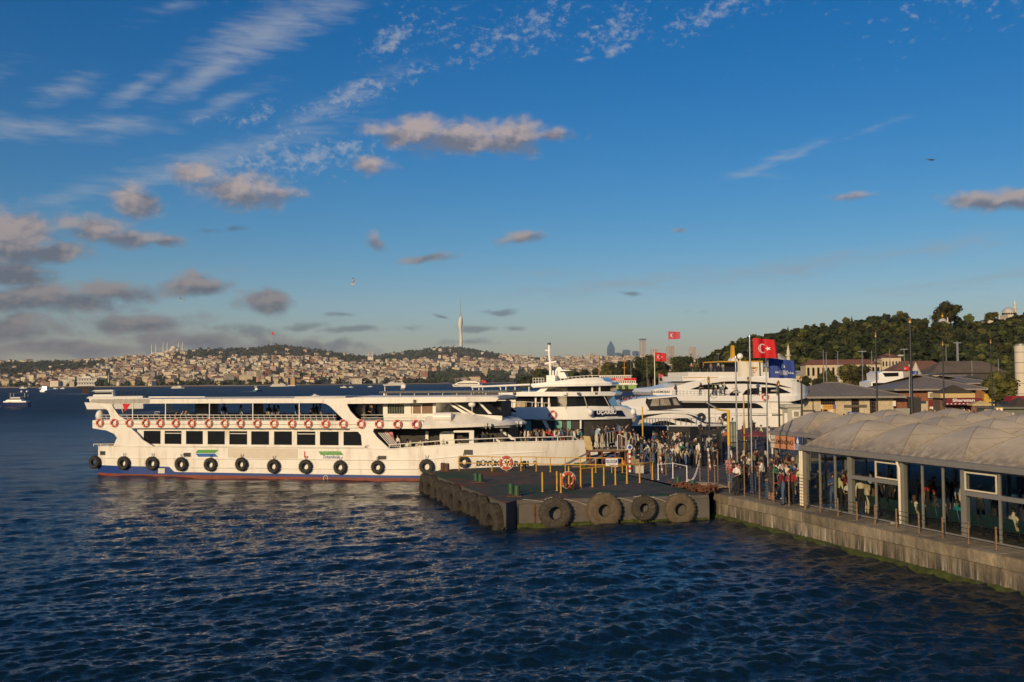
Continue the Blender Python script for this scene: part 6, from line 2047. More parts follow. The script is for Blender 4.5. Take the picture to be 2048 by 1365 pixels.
for px, top in ((306, 688), (314.5, 688), (329, 684), (337, 684), (355, 684), (363, 684)):
 mm_ = MB()
 x = (px - 338) * m
 minaret(mm_, x, -18 if px < 340 else 18, -12, (709 - top) * m + 12, 2.9)
 mm_.ob('minaret', STN, mq, 40)
d = 6250
m = pxs(d)
p = at(921.5, 694, d)
tv = thing('television_tower', 'tall white twisting television tower on the green hill', 'tower', tuple(p))
prof = [(0, 3.1), (8, 3.0), (16, 3.4), (20, 3.1), (28, 3.3), (34, 3.2), (40, 4.2), (45, 4.6), (50, 4.3), (54, 3.9), (57, 3.2), (60, 1.9), (62, 1.5)]
rg = []
for i, (hh_, w_) in enumerate(prof):
 off = sin(hh_ * .12) * .55
 rg.append([((w_ * (1 + .12 * cos(2 * a * pi / 8 + hh_ * .1)) * cos(a * pi / 8) + off) * m, w_ * sin(a * pi / 8) * m, hh_ * m) for a in range(16)])
MB().loft(rg).ob('shaft', M('tower_white', (.62, .58, .50), .5, var=.04), tv, 50)
MB().cyl(.1 * m, 0, 58 * m, 63 * m, 2.2 * m, 12, r1=1.2 * m).ob('top_storeys', CONS, tv, 40)
MB().cyl(.1 * m, 0, 62 * m, 82 * m, .55 * m, 8, r1=.42 * m).cyl(.1 * m, 0, 82 * m, 98 * m, .36 * m, 8, r1=.2 * m).ob('mast', CONS, tv, 40)
d = 5550
m = pxs(d)
p = at(542.5, 691, d)
fp = thing('hill_flagpole', 'very tall flagpole with red flag on the far green hill', 'flagpole', tuple(p))
MB().cyl(0, 0, -10, 28 * m, 1.3, 8, r1=.7).ob('pole', M('pole_pale', (.6, .52, .48), .5), fp, 40)
MB().prism([(.2 * m, 27.5 * m), (3.0 * m, 26.4 * m), (5.6 * m, 25.4 * m), (5.2 * m, 21.8 * m), (3.0 * m, 20.6 * m), (.2 * m, 20 * m)], -.3, .3).ob('flag', RED, fp)
d = 4300
m = pxs(d)
p = at(741, 716, d)
tm = thing('twin_minaret_mosque', 'pale mosque with two slim minarets on the saddle between hills', 'mosque', tuple(p))
MB().box(-5 * m, 6 * m, -10, 10, -10, 1.2 * m).ob('wall', STN, tm)
MB().sphere((0, 0, 1.2 * m), 3 * m, 14, 8).ob('dome', LEAD, tm, 60)
for x in (-4, 4.3):
 mm_ = MB()
 minaret(mm_, x * m, 0, -5, 14.5 * m + 5, 1.9)
 mm_.ob('minaret', STN, tm, 40)
for (px, y0, y1, dd, lab) in ((411, 727, 714, 3300, 'slender stone minaret rising from the town below the large mosque'), (487, 752, 729, 2800, 'tall pale minaret beside the waterfront mosque'), (217, 776, 746, 2450, 'white lighthouse-like column at the far landing'), (377, 760, 738, 2500, 'thin minaret left of the dark park trees, near the shore'),
        (387.5, 760, 738, 2500, 'thin minaret right of its twin near the shore'), (1170, 716, 704, 5000, 'left one of two white minarets on the long skyline'), (1179, 716, 704, 5000, 'right one of two white minarets on the long skyline')):
 p = at(px, y0, dd)
 o = thing('minaret', lab, 'minaret', tuple(p))
 mm_ = MB()
 minaret(mm_, 0, 0, -3, (y0 - y1) * pxs(dd) + 3, max(1.2, .7 * pxs(dd)))
 mm_.ob('shaft', STN, o, 40)
# islet tower and the long red roof by the water
d = 2250
m = pxs(d)
p = at(586, 771.5, d)
p.z = 0
it = thing('islet_tower', 'small ochre tower on an islet just off the far shore', 'tower', tuple(p))
MB().box(-8 * m, 6 * m, -8, 8, -1, 2 * m).ob('islet', STN, it)
MB().box(-4 * m, 4.5 * m, -5, 5, 2 * m, 15 * m).ob('wall', M('ochre_wall', (.42, .27, .14), .8), it)
MB().box(-2 * m, 2.4 * m, -3, 3, 15 * m, 20 * m).ob('lantern', M('ochre_wall', ()), it)
MB().lathe([(2.4 * m, 20 * m), (1.8 * m, 22 * m), (.4 * m, 24 * m), (.1 * m, 32 * m)], 10).ob('spire', LEAD, it, 40)
BLUEG = M('blue_glass_tower', (.07, .13, .22), .3, var=.15, scale=.02)
for px, y0, y1, w_, dd, kind, lab in ((1222, 716, 682, 12.5, 9500, 'spire', 'pointed blue glass skyscraper on the horizon'), (1253, 716, 701, 14, 9800, 'blue', 'blue glass slab tower beside the white capped tower'), (1272, 716, 703.5, 13, 9800, 'blue', 'lower blue-grey office slab between two towers'), (1237, 716, 707, 14, 9900, 'blue', 'low blue office block at the foot of the pointed tower'),
         (1286, 718, 678, 11, 8500, 'cap', 'white skyscraper with a wide dark cap'), (1309, 716, 697.5, 14, 8200, 'stone', 'short pale stone tower with arched top behind the flag'), (1342, 722, 692.5, 15.5, 8000, 'stone', 'broad cream tower block carrying the flag above it'), (1385.5, 724, 694, 12.5, 8000, 'curve', 'beige tower with a curved sloping top'),
         (1432, 724, 707.5, 12, 9800, 'blue', 'left one of two blue glass towers by the wooded hill'), (1444, 724, 707, 8, 9800, 'blue', 'right one of two blue glass towers by the wooded hill')):
 m = pxs(dd)
 p = at(px, y0, dd)
 hgt = (y0 - y1) * m
 wd_ = w_ * m
 o = thing('skyscraper', lab, 'skyscraper', tuple(p), .2)
 if kind == 'spire':
  MB().loft([[(sx_ * wd_ / 2 * k, sy_ * wd_ / 2 * k, z) for sx_, sy_ in ((-1, -1), (1, -1), (1, 1), (-1, 1))] for k, z in ((1.05, -80), (1, hgt * .55), (.75, hgt * .72), (.05, hgt))]).ob('shaft', BLUEG, o)
 elif kind == 'blue':
  MB().box(-wd_ / 2, wd_ / 2, -20, 20, -80, hgt).box(-wd_ / 2 + 8, wd_ / 4, -12, 12, hgt, hgt + 5).ob('shaft', BLUEG, o)
 else:
  mt = M('tower_pale', (.50, .44, .36), .7, var=.1, scale=.01)
  if kind == 'curve':
   prof = [(-wd_ / 2, -80), (wd_ / 2, -80), (wd_ / 2, hgt * .78), (wd_ * .3, hgt * .9), (0, hgt * .97), (-wd_ / 2, hgt)]
   MB().prism(prof, -22, 22).ob('shaft', mt, o)
  else:
   MB().box(-wd_ / 2, wd_ / 2, -22, 22, -80, hgt * .93).box(-wd_ * .4, wd_ * .4, -18, 18, hgt * .93, hgt).ob('shaft', mt, o)
  if kind == 'cap':
   MB().box(-wd_ * .55, wd_ * .55, -26, 26, hgt * .94, hgt * 1.0).ob('cap', BLUEG, o)
  nf = int(hgt / 9)
  for side in range(3):
   x = -wd_ * .34 + side * wd_ * .26
   wb = MB()
   for k in range(nf):
    wb.box(x, x + wd_ * .15, -22.6, -22.02, k * 9 + 2, k * 9 + 6.5)
   wb.ob('window_band', BLUEG, o)
# ------------------------------------------------------------------ trees
def leafmat(name, col):
 m, q, b, o = Mx(name)
 gp_ = q.n('ShaderNodeNewGeometry').outputs['Position']
 oi = q.n('ShaderNodeObjectInfo').outputs['Random']
 c = q.mix(q.rng(q.noise(gp_, .45, 4, .65), .3, .72), tuple(v * .45 for v in col), tuple(v * 1.45 for v in col))
 hs = q.n('ShaderNodeHueSaturation')
 q.put(hs.inputs['Color'], c)
 q.put(hs.inputs['Value'], q.rng(oi, 0, 1, .5, 1.6))
 q.put(hs.inputs['Hue'], q.rng(q.m('FRACT', q.m('MULTIPLY', oi, 7.77)), 0, 1, .455, .52))
 q.put(b.inputs['Base Color'], hs.outputs[0])
 b.inputs['Roughness'].default_value = .75
 b.inputs['Specular IOR Level'].default_value = .25
 return m
LEAF = leafmat('leaf_green', (.068, .078, .019))
LEAF_D = leafmat('leaf_dark_green', (.034, .046, .013))
BARK = M('bark', (.12, .09, .065), .95, var=.3, scale=3)
def make_crown(seed, H_, Rr, kind):
 # a crown of height H_ above the ground: leaf cards spread through several overlapping lobes
 rg = random.Random(seed)
 mb = MB()
 lobes = []
 if kind == 'broad':
  for _ in range(11):
   a, rr = rg.uniform(0, 6.28), Rr * rg.uniform(.15, .72)
   lobes.append((rr * cos(a), rr * sin(a), H_ * rg.uniform(.36, .84), Rr * rg.uniform(.30, .52)))
  lobes.append((0, 0, H_ * .84, Rr * .42))
 else:                       # conical
  for i in range(9):
   f = i / 8
   lobes.append((rg.uniform(-.1, .1) * Rr, rg.uniform(-.1, .1) * Rr, H_ * (.2 + .76 * f), Rr * (.62 * (1 - f) + .08)))
 for (x, y, z, r) in lobes:
  n = int(70 * (r / (Rr * .4)) ** 1.5) + 16
  for _ in range(n):
   v = Vector((rg.gauss(0, 1), rg.gauss(0, 1), rg.gauss(0, 1))).normalized()
   p = Vector((x, y, z)) + Vector((v.x, v.y, v.z * .85)) * r * rg.uniform(.72, 1.08)
   nrm = (v + Vector((rg.uniform(-.8, .8), rg.uniform(-.8, .8), rg.uniform(-.3, .9)))).normalized()
   a = nrm.orthogonal().normalized()
   c = nrm.cross(a)
   s_ = Rr * rg.uniform(.055, .12)
   mb.add([p + a * s_, p + c * s_ * .8 + nrm * s_ * .2, p - a * s_, p - c * s_ * .8 + nrm * s_ * .2], [(0, 1, 2, 3)])
  # solid dim heart so that the crown is not see-through
  mb.sphere((x, y, z), r * .74, 7, 5)
 return mb
def make_trunk(seed, H_, Rr):
 rg = random.Random(seed)
 mb = MB()
 h0 = H_ * .40
 mb.tube([(0, 0, -1.5), (.05, 0, h0 * .5), (rg.uniform(-.2, .2), 0, h0)], [H_ * .032, H_ * .024, H_ * .018], 7)
 for k in range(5):
  a = k * 1.256 + rg.uniform(-.3, .3)
  mb.tube([(0, 0, h0 * .8), (cos(a) * Rr * .3, sin(a) * Rr * .3, H_ * .55), (cos(a) * Rr * .6, sin(a) * Rr * .6, H_ * .72)], [H_ * .016, H_ * .010, H_ * .004], 5)
 return mb
TREES = []
for i in range(9):
 kind = 'broad' if i < 7 else 'cone'
 Hh, Rr = (12, 5.2) if kind == 'broad' else (13, 3.0)
 TREES.append((make_crown(100 + i, Hh, Rr, kind).mesh('crown', LEAF if i % 3 else LEAF_D), make_trunk(200 + i, Hh, Rr).mesh('trunk', BARK), kind))
def tree(p, k, s, rz, label, group=None, sq=1.0):
 o = thing('tree', label, 'tree', tuple(p), rz, group)
 link('crown', TREES[k][0], o)
 link('trunk', TREES[k][1], o)
 o.scale = (s * sq, s * sq, s)
 return o
def in_rows(items, names, fmt, group, thr):
 # items: (u, t, point, kind, scale): each labelled by its row and its count from the left
 rows_ = {}
 for it_ in items:
  r_ = sum(it_[1] > a for a in thr)
  rows_.setdefault(r_, []).append(it_)
 for r_, lst in rows_.items():
  lst.sort(key=lambda c: c[0])
  for k, (u, t, p, kd, s) in enumerate(lst):
   size = 'small' if s < .8 else 'large' if s > 1.15 else 'mid-sized'
   shade = ('slim pointed' if kd > 6 else 'dark green' if kd % 3 == 0 else 'olive green')
   tree(p, kd, s, random.uniform(0, 6.28), fmt % (size, shade, nth(k + 1), names[r_]), group)
items = []
cells = {}
tries = 0
while len(items) < 268 and tries < 6000:
 tries += 1
 u = random.uniform(1432, 2120)
 t = random.uniform(-.02, 1.0) ** .8 if random.random() < .8 else 1.0
 if isinstance(t, complex):
  continue
 p = hill(u, max(t, 0))
 key = (int(p.x / 6.2), int(p.y / 9))
 if key in cells:
  continue
 if 1855 < u < 1912 and t > .80:
  continue
 if t > .93 and 1925 < u < 2060:
  continue
 cells[key] = 1
 kd = random.choice((0, 1, 2, 3, 4, 5, 6, 1, 2, 4, 5, 7))
 items.append((u, t, p, kd, random.uniform(.48, .82) * (.75 if t > .85 else 1)))
in_rows(items, ['foot row', 'lower slope', 'middle slope', 'upper slope', 'crest row'], '%s %s tree on the wooded hill, %s from left in the %s', 'trees on the wooded hill', (.2, .42, .64, .86))
# underwood that fills the gaps between the crowns
mb = MB()
for _ in range(1700):
 u, t = random.uniform(1400, 2300), random.uniform(0, 1.05)
 if 1850 < u < 1915 and t > .8:
  continue
 p = hill(u, t)
 r = random.uniform(2.0, 4.0)
 clump(mb, (p.x, p.y, p.z + random.uniform(1.5, 5.5) * (.5 if t > .9 else 1)), r, 26)
tag(mb.ob('hill_undergrowth', LEAF_D), 'dense undergrowth between the trees of the hill', 'undergrowth', kind='stuff')
tree(hill(1893, .93), 1, 1.62, 1.0, 'tallest broad tree standing alone above the crest behind the small domed kiosk', None, 1.05)
tree(hill(1905, .95), 4, 1.45, 2.0, 'broad dark tree right of the tallest crest tree', None)
tree(hill(1942, 1.0), 2, .75, 2.0, 'small round tree on the crest between the two palace roofs', None)
tree(hill(1985, 1.0), 5, .85, .4, 'round tree beside the pale palace roofs on the crest', None)
# the park on the point, to the left of the hill
items = []
cells = {}
tries = 0
while len(items) < 74 and tries < 3000:
 tries += 1
 u = random.uniform(1075, 1475)
 t = random.random()
 d = 760 + 170 * t + (60 if u < 1200 else 0)
 p = Vector((colx(u, d), d, 1.5 + 6 * t * (u > 1180)))
 if u < 1190:
  d = 1060 + 120 * t
  p = Vector((colx(u, d), d, 1.5 + 4 * t))
 key = (int(p.x / 7), int(p.y / 16))
 if key in cells:
  continue
 cells[key] = 1
 s = random.uniform(1.05, 1.6) * (1.25 if 1250 < u < 1420 else 1.0) * (1.0 if u > 1180 else .95)
 items.append((u, t, p, random.choice((0, 1, 2, 3, 4, 5, 6, 8)), s))
in_rows(items, ['front row', 'middle rows', 'back row'], '%s %s tree in the seaside park, %s from left in the %s', 'trees of the seaside park', (.33, .66))
# wood behind them that reads as one mass, and the ground of the point
mb = MB()
pts_ = [(980, 1330), (1060, 1250), (1180, 1150), (1190, 950), (1300, 880), (1480, 860)]
for _ in range(420):
 u = random.uniform(1040, 1490)
 d = (1190 if u < 1190 else 960) + random.uniform(0, 160)
 clump(mb, (colx(u, d), d, random.uniform(3, 12 if u > 1180 else 9)), random.uniform(3.5, 6.5), 14)
tag(mb.ob('park_wood', LEAF_D), 'dark wood at the back of the seaside park', 'wood', kind='stuff')
gl_ = [Vector((colx(u, d), d, 1.4)) for u, d in ((1040, 1050), (1185, 1040), (1190, 745), (1300, 735), (1480, 720), (1480, 1200), (1040, 1400))]
mb = MB()
mb.add([tuple(p) for p in gl_] + [(p.x, p.y, -1) for p in gl_], [tuple(range(7))] + [(i, (i + 1) % 7, 7 + (i + 1) % 7, 7 + i) for i in range(7)])
tag(mb.ob('park_ground', HILLG), 'ground of the seaside park', 'ground', kind='structure')
for px, py, d, k, s, lab in ((1612, 763, 380, 0, .62, 'small bush-like tree left of the palace wall, above the pavilion roof'), (1640, 765, 360, 3, .55, 'low dark tree in front of the cream palace wall'), (1657, 757, 380, 2, .8, 'round green tree before the middle of the palace wall'),
       (1700, 758, 360, 4, .95, 'large round tree in front of the palace wall, left of the lamp post'), (1725, 757, 355, 1, .9, 'round tree beside the large one before the palace wall'), (1752, 759, 330, 5, .7, 'round tree at the right end of the row before the palace wall'), (1775, 761, 330, 6, .6, 'small tree right of the row before the palace wall'), (1995, 768, 165, 2, .62, 'round bushy tree on the plaza beside the maroon awning')):
 p = UY(px, 790, d)
 p.z = ZQ
 tree(p, k, s, px * .1, lab, 'trees on the plaza')
# palms on the promenade
PALM = M('palm_green', (.07, .085, .025), .7, var=.3)
for k, (px, d, h, lab) in enumerate(((1408, 700, 13, 'tall palm with drooping fronds in the seaside park'), (1392, 690, 8, 'shorter palm beside the tall palm'), (1424, 700, 9, 'short palm right of the tall palm'))):
 p = Vector((colx(px, d), d, 1.4))
 o = thing('palm', lab, 'palm', tuple(p), 0)
 MB().tube([(0, 0, 0), (.2, 0, h * .5), (0, 0, h * .75)], [.35, .28, .25], 7).ob('trunk', BARK, o)
 for j in range(16):
  a = j * .393 * 2.4
  L = 3.4
  dr_ = .3 + (j % 4) * .35
  pth = [(0, 0, h * .75), (cos(a) * L * .4, sin(a) * L * .4, h * .75 + 1.1 - dr_ * .3), (cos(a) * L * .8, sin(a) * L * .8, h * .75 + .9 - dr_), (cos(a) * L, sin(a) * L, h * .75 - dr_ * 1.4)]
  fb = MB()
  for (q0, q1), w_ in zip(zip(pth, pth[1:]), (.25, .5, .4)):
   sd_ = Vector((-sin(a), cos(a), 0)) * w_
   q0, q1 = Vector(q0), Vector(q1)
   fb.add([q0 - sd_ + Vector((0, 0, -.2)), q0, q1, q1 - sd_ * .8 + Vector((0, 0, -.2))], [(0, 1, 2, 3)])
   fb.add([q0, q0 + sd_ + Vector((0, 0, -.2)), q1 + sd_ * .8 + Vector((0, 0, -.2)), q1], [(0, 1, 2, 3)])
  fb.ob('frond', PALM, o)
# ------------------------------------------------------------------ plaza: pavilions, kiosks, awnings, lamp posts, flags, signs
ROOFG = M('seamed_roof_grey', (.235, .195, .15), .55, .15, var=.15, scale=.4, dirt=(.10, .085, .065), dirt_amt=.4, dscale=.5)
SEAM = M('roof_seam', (.27, .255, .23), .5, .2, var=.1)
BRICK = M('brown_timber_wall', (.22, .09, .045), .7, var=.2, scale=2)
STB = M('cream_stone_blocks', (.50, .42, .29), .85, var=.16, scale=.9, dirt=(.28, .22, .15), dirt_amt=.4, dscale=.6)
def pavilion(label, c0, c1, yfront, depth, z_eave, z_ridge, over, wall_mat, name='pavilion', brown_right=0.0, seams=20):
 # front wall from image column c0 to c1 at distance yfront
 xa_, xb_ = colx(c0, yfront), colx(c1, yfront)
 p0 = Vector((xa_, yfront, ZQ))
 o = thing(name, label, 'building', tuple(p0), -.05)
 w = xb_ - xa_
 ze, zr = z_eave - ZQ, z_ridge - ZQ
 ox = over
 v = [(-ox, -ox, ze), (w + ox, -ox, ze), (w + ox, depth + ox, ze), (-ox, depth + ox, ze), (depth * .52, depth / 2, zr), (w - depth * .52, depth / 2, zr)]
 MB().add(v, [(0, 1, 5, 4), (1, 2, 5), (2, 3, 4, 5), (3, 0, 4)]).ob('roof', ROOFG, o)
 MB().box(-ox, w + ox, -ox, depth + ox, ze - .28, ze - .012).ob('eave', M('eave_grey', (.25, .23, .20), .7), o)
 V_ = [Vector(a) for a in v]
 for k in range(1, seams):
  f = k / seams
  e = V_[0].lerp(V_[1], f)
  # run up to the hip or the ridge
  if e.x < V_[4].x:
   g_ = (e.x - V_[0].x) / (V_[4].x - V_[0].x)
   top = V_[0].lerp(V_[4], g_)
  elif e.x > V_[5].x:
   g_ = (V_[1].x - e.x) / (V_[1].x - V_[5].x)
   top = V_[1].lerp(V_[5], g_)
  else:
   top = Vector((e.x, V_[4].y, zr))
  MB().tube([e + Vector((0, 0, .02)), top + Vector((0, 0, .02))], .028, 4).ob('seam', SEAM, o)
 for a, c in ((0, 4), (1, 5), (2, 5), (4, 5)):
  MB().tube([V_[a] + Vector((0, 0, .03)), V_[c] + Vector((0, 0, .03))], .07, 5).ob('ridge_cap', SEAM, o)
 return o, w, ze, zr
yF = 135
po, w, ze, zr = pavilion('cream stone ticket pavilion with a wide grey hipped roof behind the vaults', 1585, 1782, yF, 11.0, 5.15, 6.95, 1.3, STB)
mpx = yF / FOC
X = lambda px: (px - 1585) * mpx
ops = [(1640, 1668, 3.1), (1700, 1715, 3.1), (1736, 1748, 3.1)]
ed = [1585] + [a for q_ in ops for a in q_[:2]] + [1782]
for a, c in zip(ed[0::2], ed[1::2]):
 rows_n = 7
 for r_ in range(rows_n):       # courses of stone blocks
  z0, z1 = (ze - .3) * r_ / rows_n, (ze - .3) * (r_ + 1) / rows_n
  x = X(a)
  first = True
  while x < X(c) - .01:
   bw_ = min(X(c) - x, 1.3 if not (first and r_ % 2) else .65)
   if X(c) - x - bw_ < .3:
    bw_ = X(c) - x
   MB().box(x + .008, x + bw_ - .008, random.uniform(0, .012), .3, z0 + .006, z1 - .006).ob('stone', STB, po)
   x += bw_
   first = False
MB().box(0, w, .302, 10.7, 0, ze - .3).ob('wall_core', BACKW, po)
for a, c, _ in ops:
 MB().box(X(a) + .02, X(c) - .02, .16, .22, 1.2, ze - .31).ob('window', GLASSD, po)
 nb_ = int((X(c) - X(a)) / .22)
 gb = MB()
 for k in range(1, nb_):
  x = X(a) + (X(c) - X(a)) * k / nb_
  gb.box(x - .015, x + .015, .10, .13, 1.25, ze - .32)
 for z in (1.6, 2.1, 2.6, 3.1):
  gb.box(X(a) + .02, X(c) - .02, .132, .15, z - .015, z + .015)
 gb.ob('window_grille', M('brown_grille', (.16, .09, .05), .6), po)
OR2 = M('amber_board', (.62, .33, .06), .6, var=.04)
VIO = M('violet_board', (.13, .10, .33), .6, var=.04)
for nm, a, c, mt in (('white_panel', 1639, 1643.5, WH_B), ('amber_panel', 1643.5, 1663, OR2), ('violet_panel', 1663, 1668.5, VIO)):
 MB().box(X(a), X(c), -.10, -.03, 2.2, 2.75).ob(nm, mt, po)
label_on(po, 'lettering', 'EMİNÖNÜ', .26, INK, X(1653), -.11, 2.47, 1.2)
MB().box(X(1642), X(1667), -.05, .05, 0, 2.18).ob('ticket_front', OR2, po)
MB().box(X(1644), X(1652), -.07, -.052, .1, 2.1).ob('dark_doorway', GLASSD, po)
MB().box(X(1656), X(1664), -.07, -.052, .3, 2.1).ob('pale_shutter', M('pale_shutter', (.55, .56, .48), .6), po)
MB().box(X(1685), X(1729), -.16, -.04, 2.36, 2.7).ob('dark_sign_beam', M('brown_beam', (.10, .085, .065), .7), po)
MB().cyl(X(1624), -.08, 0, ze - .3, .06, 8).ob('drain_pipe', BLACK, po, 40)
MB().box(X(1592), X(1600), -.2, -.02, 2.9, 3.5).ob('loudspeaker', BLACK, po)
MB().box(X(1783), X(1812), .6, 8.0, 0, ze - .3).ob('brown_wing', BRICK, po)
for k in range(9):
 MB().box(X(1784), X(1811), .55, .6, .15 + k * .32, .40 + k * .32).ob('slat', BRICK, po)
MB().box(X(1782), X(1809), -.9, .4, 0, 2.2).ob('cabinet', M('grey_green_cabinet', (.27, .28, .23), .6, var=.1), po)
MB().box(X(1779), X(1785), -.35, -.05, 2.5, 3.2).ob('air_conditioner', WHITE, po)
MB().box(X(1815), X(1840), .8, 8, 0, ze - .3).ob('dark_passage', DARK, po)
# cream cabin at its left
yK = 128
ko = thing('ticket_cabin', 'small pale cabin with a window left of the ticket pavilion', 'cabin', (colx(1572, yK), yK, ZQ))
kx = lambda px: (px - 1572) * yK / FOC
CAB = M('pale_cabin', (.42, .41, .35), .7, var=.08)
MB().box(kx(1574), kx(1602), 0, 2.5, 0, 2.6).ob('wall', CAB, ko)
MB().box(kx(1568), kx(1606), -.3, 2.8, 2.61, 3.0).ob('roof', CAB, ko)
MB().box(kx(1583), kx(1598), -.05, -.003, 1.3, 2.25).ob('window_frame', WHITE, ko)
MB().box(kx(1586), kx(1596), -.07, -.052, 1.42, 2.1).ob('window', M('dull_pane', (.30, .27, .18), .3), ko)
MB().box(kx(1567.5), kx(1573.5), -.02, .2, .0, 1.9).ob('door_frame', WHITE, ko)
# framed map board, and the blue tram sign
mo = thing('map_board', 'framed map board with dark edge in front of the ticket pavilion', 'sign', (colx(1615, 112), 112, ZQ))
mx2 = lambda px: (px - 1615) * 112 / FOC
for a, c, z0, z1 in ((1601, 1603.5, 0, 2.75), (1627, 1629.5, 0, 2.75)):
 MB().box(mx2(a), mx2(c), 0, .1, z0, z1).ob('leg', BLACK, mo)
MB().box(mx2(1603.6), mx2(1626.9), 0, .1, 2.6, 2.75).ob('frame', BLACK, mo)
MAPM = M('printed_map', (.45, .40, .33), .5, var=.35, scale=6)
MB().box(mx2(1603.7), mx2(1626.8), .02, .06, 1.15, 2.59).ob('map_sheet', MAPM, mo)
so = thing('station_sign', 'blue and white square sign with a figure above the vault roofs', 'sign', (colx(1703, 110), 110, ZQ))
SGB = M('sign_blue', ())
MB().box(-.42, .42, 0, .06, 1.75, 2.6).ob('panel', SGB, so)
MB().box(-.30, .30, -.012, -.003, 1.85, 2.5).ob('white_field', WINK, so)
MB().box(-.05, .05, -.02, -.013, 1.95, 2.35).cyl(0, -.0165, 2.36, 2.44, .06, 8).box(-.16, .16, -.02, -.0135, 2.15, 2.20).ob('figure', INK, so)
MB().cyl(0, .08, 0, 2.6, .05, 8).ob('post', GREY, so)
MB().box(-.62, -.44, 0, .05, 1.7, 2.6).ob('side_panel', GREY, so)
# pavilions further back
po2, w2, ze2, zr2 = pavilion('second grey hipped roof pavilion with brown walls behind the awning kiosk', 1800, 1948, 165, 14, 5.7, 8.0, 1.4, BRICK, seams=22)
m2 = 165 / FOC
X2 = lambda px: (px - 1800) * m2
MB().box(0, w2, .0, 12, 0, ze2 - .3).ob('wall', BRICK, po2)
MB().box(X2(1852), X2(1886), -.5, -.1, 2.9, 4.1).ob('banner', OR2, po2)
MB().box(X2(1852), X2(1861), -.53, -.51, 2.9, 4.1).ob('banner_white', WH_B, po2)
label_on(po2, 'lettering', 'KADIKÖY\nÜSKÜDAR', .42, RW, X2(1876), -.52, 3.55, 1.2)
MB().box(X2(1838), X2(1852), -.3, -.02, .7, 2.4).ob('pale_hatch', STB, po2)
MB().box(X2(1856), X2(1876), -.3, -.02, 1.5, 2.6).ob('maroon_shutter', MAROON, po2)
MB().box(X2(1856), X2(1876), -.4, -.02, 1.05, 1.48).ob('counter', WHITE, po2)
po3, w3, ze3, zr3 = pavilion('third grey hipped roof pavilion at the far end of the row', 1890, 1978, 200, 14, 6.4, 7.9, 1.4, BRICK, seams=14)
MB().box(0, w3, .0, 12, 0, ze3 - .3).ob('wall', BRICK, po3)
MB().box(w3 - 1.6, w3 + .4, -.8, -.05, .4, 3.2).ob('poster', M('amber_poster', (.5, .32, .05), .6, var=.3, scale=3), po3)
# kiosk with dark pyramid roof and maroon awning
yk = 150
ak = thing('awning_kiosk', 'kiosk with brown pyramid roof, yellow fascia and maroon lettered awning', 'kiosk', (colx(1885, yk), yk, ZQ))
ax = lambda px: (px - 1885) * yk / FOC
KY = M('pale_yellow_fascia', (.55, .42, .20), .7, var=.06)
MB().add([(ax(1884), -.1, 3.9), (ax(1950), -.1, 3.9), (ax(1950), 4, 3.9), (ax(1884), 4, 3.9), (ax(1917), 2, 5.15)], [(0, 1, 4), (1, 2, 4), (2, 3, 4), (3, 0, 4), (0, 3, 2, 1)]).ob('roof', M('dark_brown_roof', (.065, .05, .032), .8), ak)
MB().box(ax(1880), ax(1949), 0, 3.9, 3.2, 3.88).ob('fascia', KY, ak)
MB().box(ax(1886), ax(1949), 1.2, 3.8, 0, 3.19).ob('interior', M('kiosk_interior', (.14, .10, .07), .8), ak)
MB().prism([(ax(1886), 3.15), (ax(1954), 3.15), (ax(1958), 2.55), (ax(1882), 2.55)], -1.3, .0).ob('awning', MAROON, ak)
MB().box(ax(1882), ax(1958), -1.34, -1.30, 2.15, 2.54).ob('valance', MAROON, ak)
for k in range(9):
 MB().box(ax(1884 + k * 8), ax(1887 + k * 8), -1.36, -1.345, 2.28, 2.40).ob('valance_text', WINK, ak)
label_on(ak, 'lettering', 'Sharezan', .62, WINK, ax(1918), -1.35, 2.85, 1.5, .012)
for k in range(6):
 MB().box(ax(1890 + k * 9), ax(1896 + k * 9), .7, 1.1, .9, 1.6 + .1 * (k % 3)).ob('goods', (OR2, WHITE, RED, KY, WH_B, MAROON)[k], ak)
MB().box(ax(1884), ax(1952), .4, .65, 0, .95).ob('counter', WOOD, ak)
# other booths to the right
GRB = M('grey_green_booth', (.15, .155, .125), .7, var=.12)
b1 = thing('booth', 'low grey-green service booth beside the road on the right', 'kiosk', (colx(1985, 118), 118, ZQ))
bxx = lambda px: (px - 1985) * 118 / FOC
MB().box(bxx(1986), bxx(2075), 0, 4, 0, 2.5).ob('wall', GRB, b1)
MB().box(bxx(1982), bxx(2080), -.4, 4.4, 2.51, 2.75).ob('roof', GRB, b1)
MB().add([(bxx(2030), .2, 2.76), (bxx(2078), .2, 2.76), (bxx(2078), 4, 2.76), (bxx(2030), 4, 2.76), (bxx(2054), 2, 3.9)], [(0, 1, 4), (1, 2, 4), (2, 3, 4), (3, 0, 4)]).ob('roof_hip', M('dark_brown_roof', ()), b1)
for px in (2022, 2038, 2042):
 MB().sphere((bxx(px), -.2, 1.9 - .2 * (px % 3)), .16, 10, 6).ob('lamp', WHITES, b1, 180)
iw = thing('info_totem', 'lit blue information totem standing before the booth', 'sign', (colx(1997, 112), 112, ZQ))
MB().box(-.55, .55, 0, .25, 0, 2.7).ob('case', BLACK, iw)
MB().box(-.46, .46, -.02, -.003, .7, 2.6).ob('screen', M('blue_poster', (.03, .14, .36), .4, var=.3, scale=1.5), iw)
label_on(iw, 'lettering', 'İSTANBUL', .2, WINK, 0, -.028, 2.4, 1)
MB().box(-.3, .0, -.03, -.021, 1.5, 2.0).box(.12, .34, -.03, -.021, 1.3, 1.75).ob('printed_block', WH_B, iw)
iw2 = thing('poster_stand', 'pale poster stand with red heading left of the blue totem', 'sign', (colx(1975, 114), 114, ZQ))
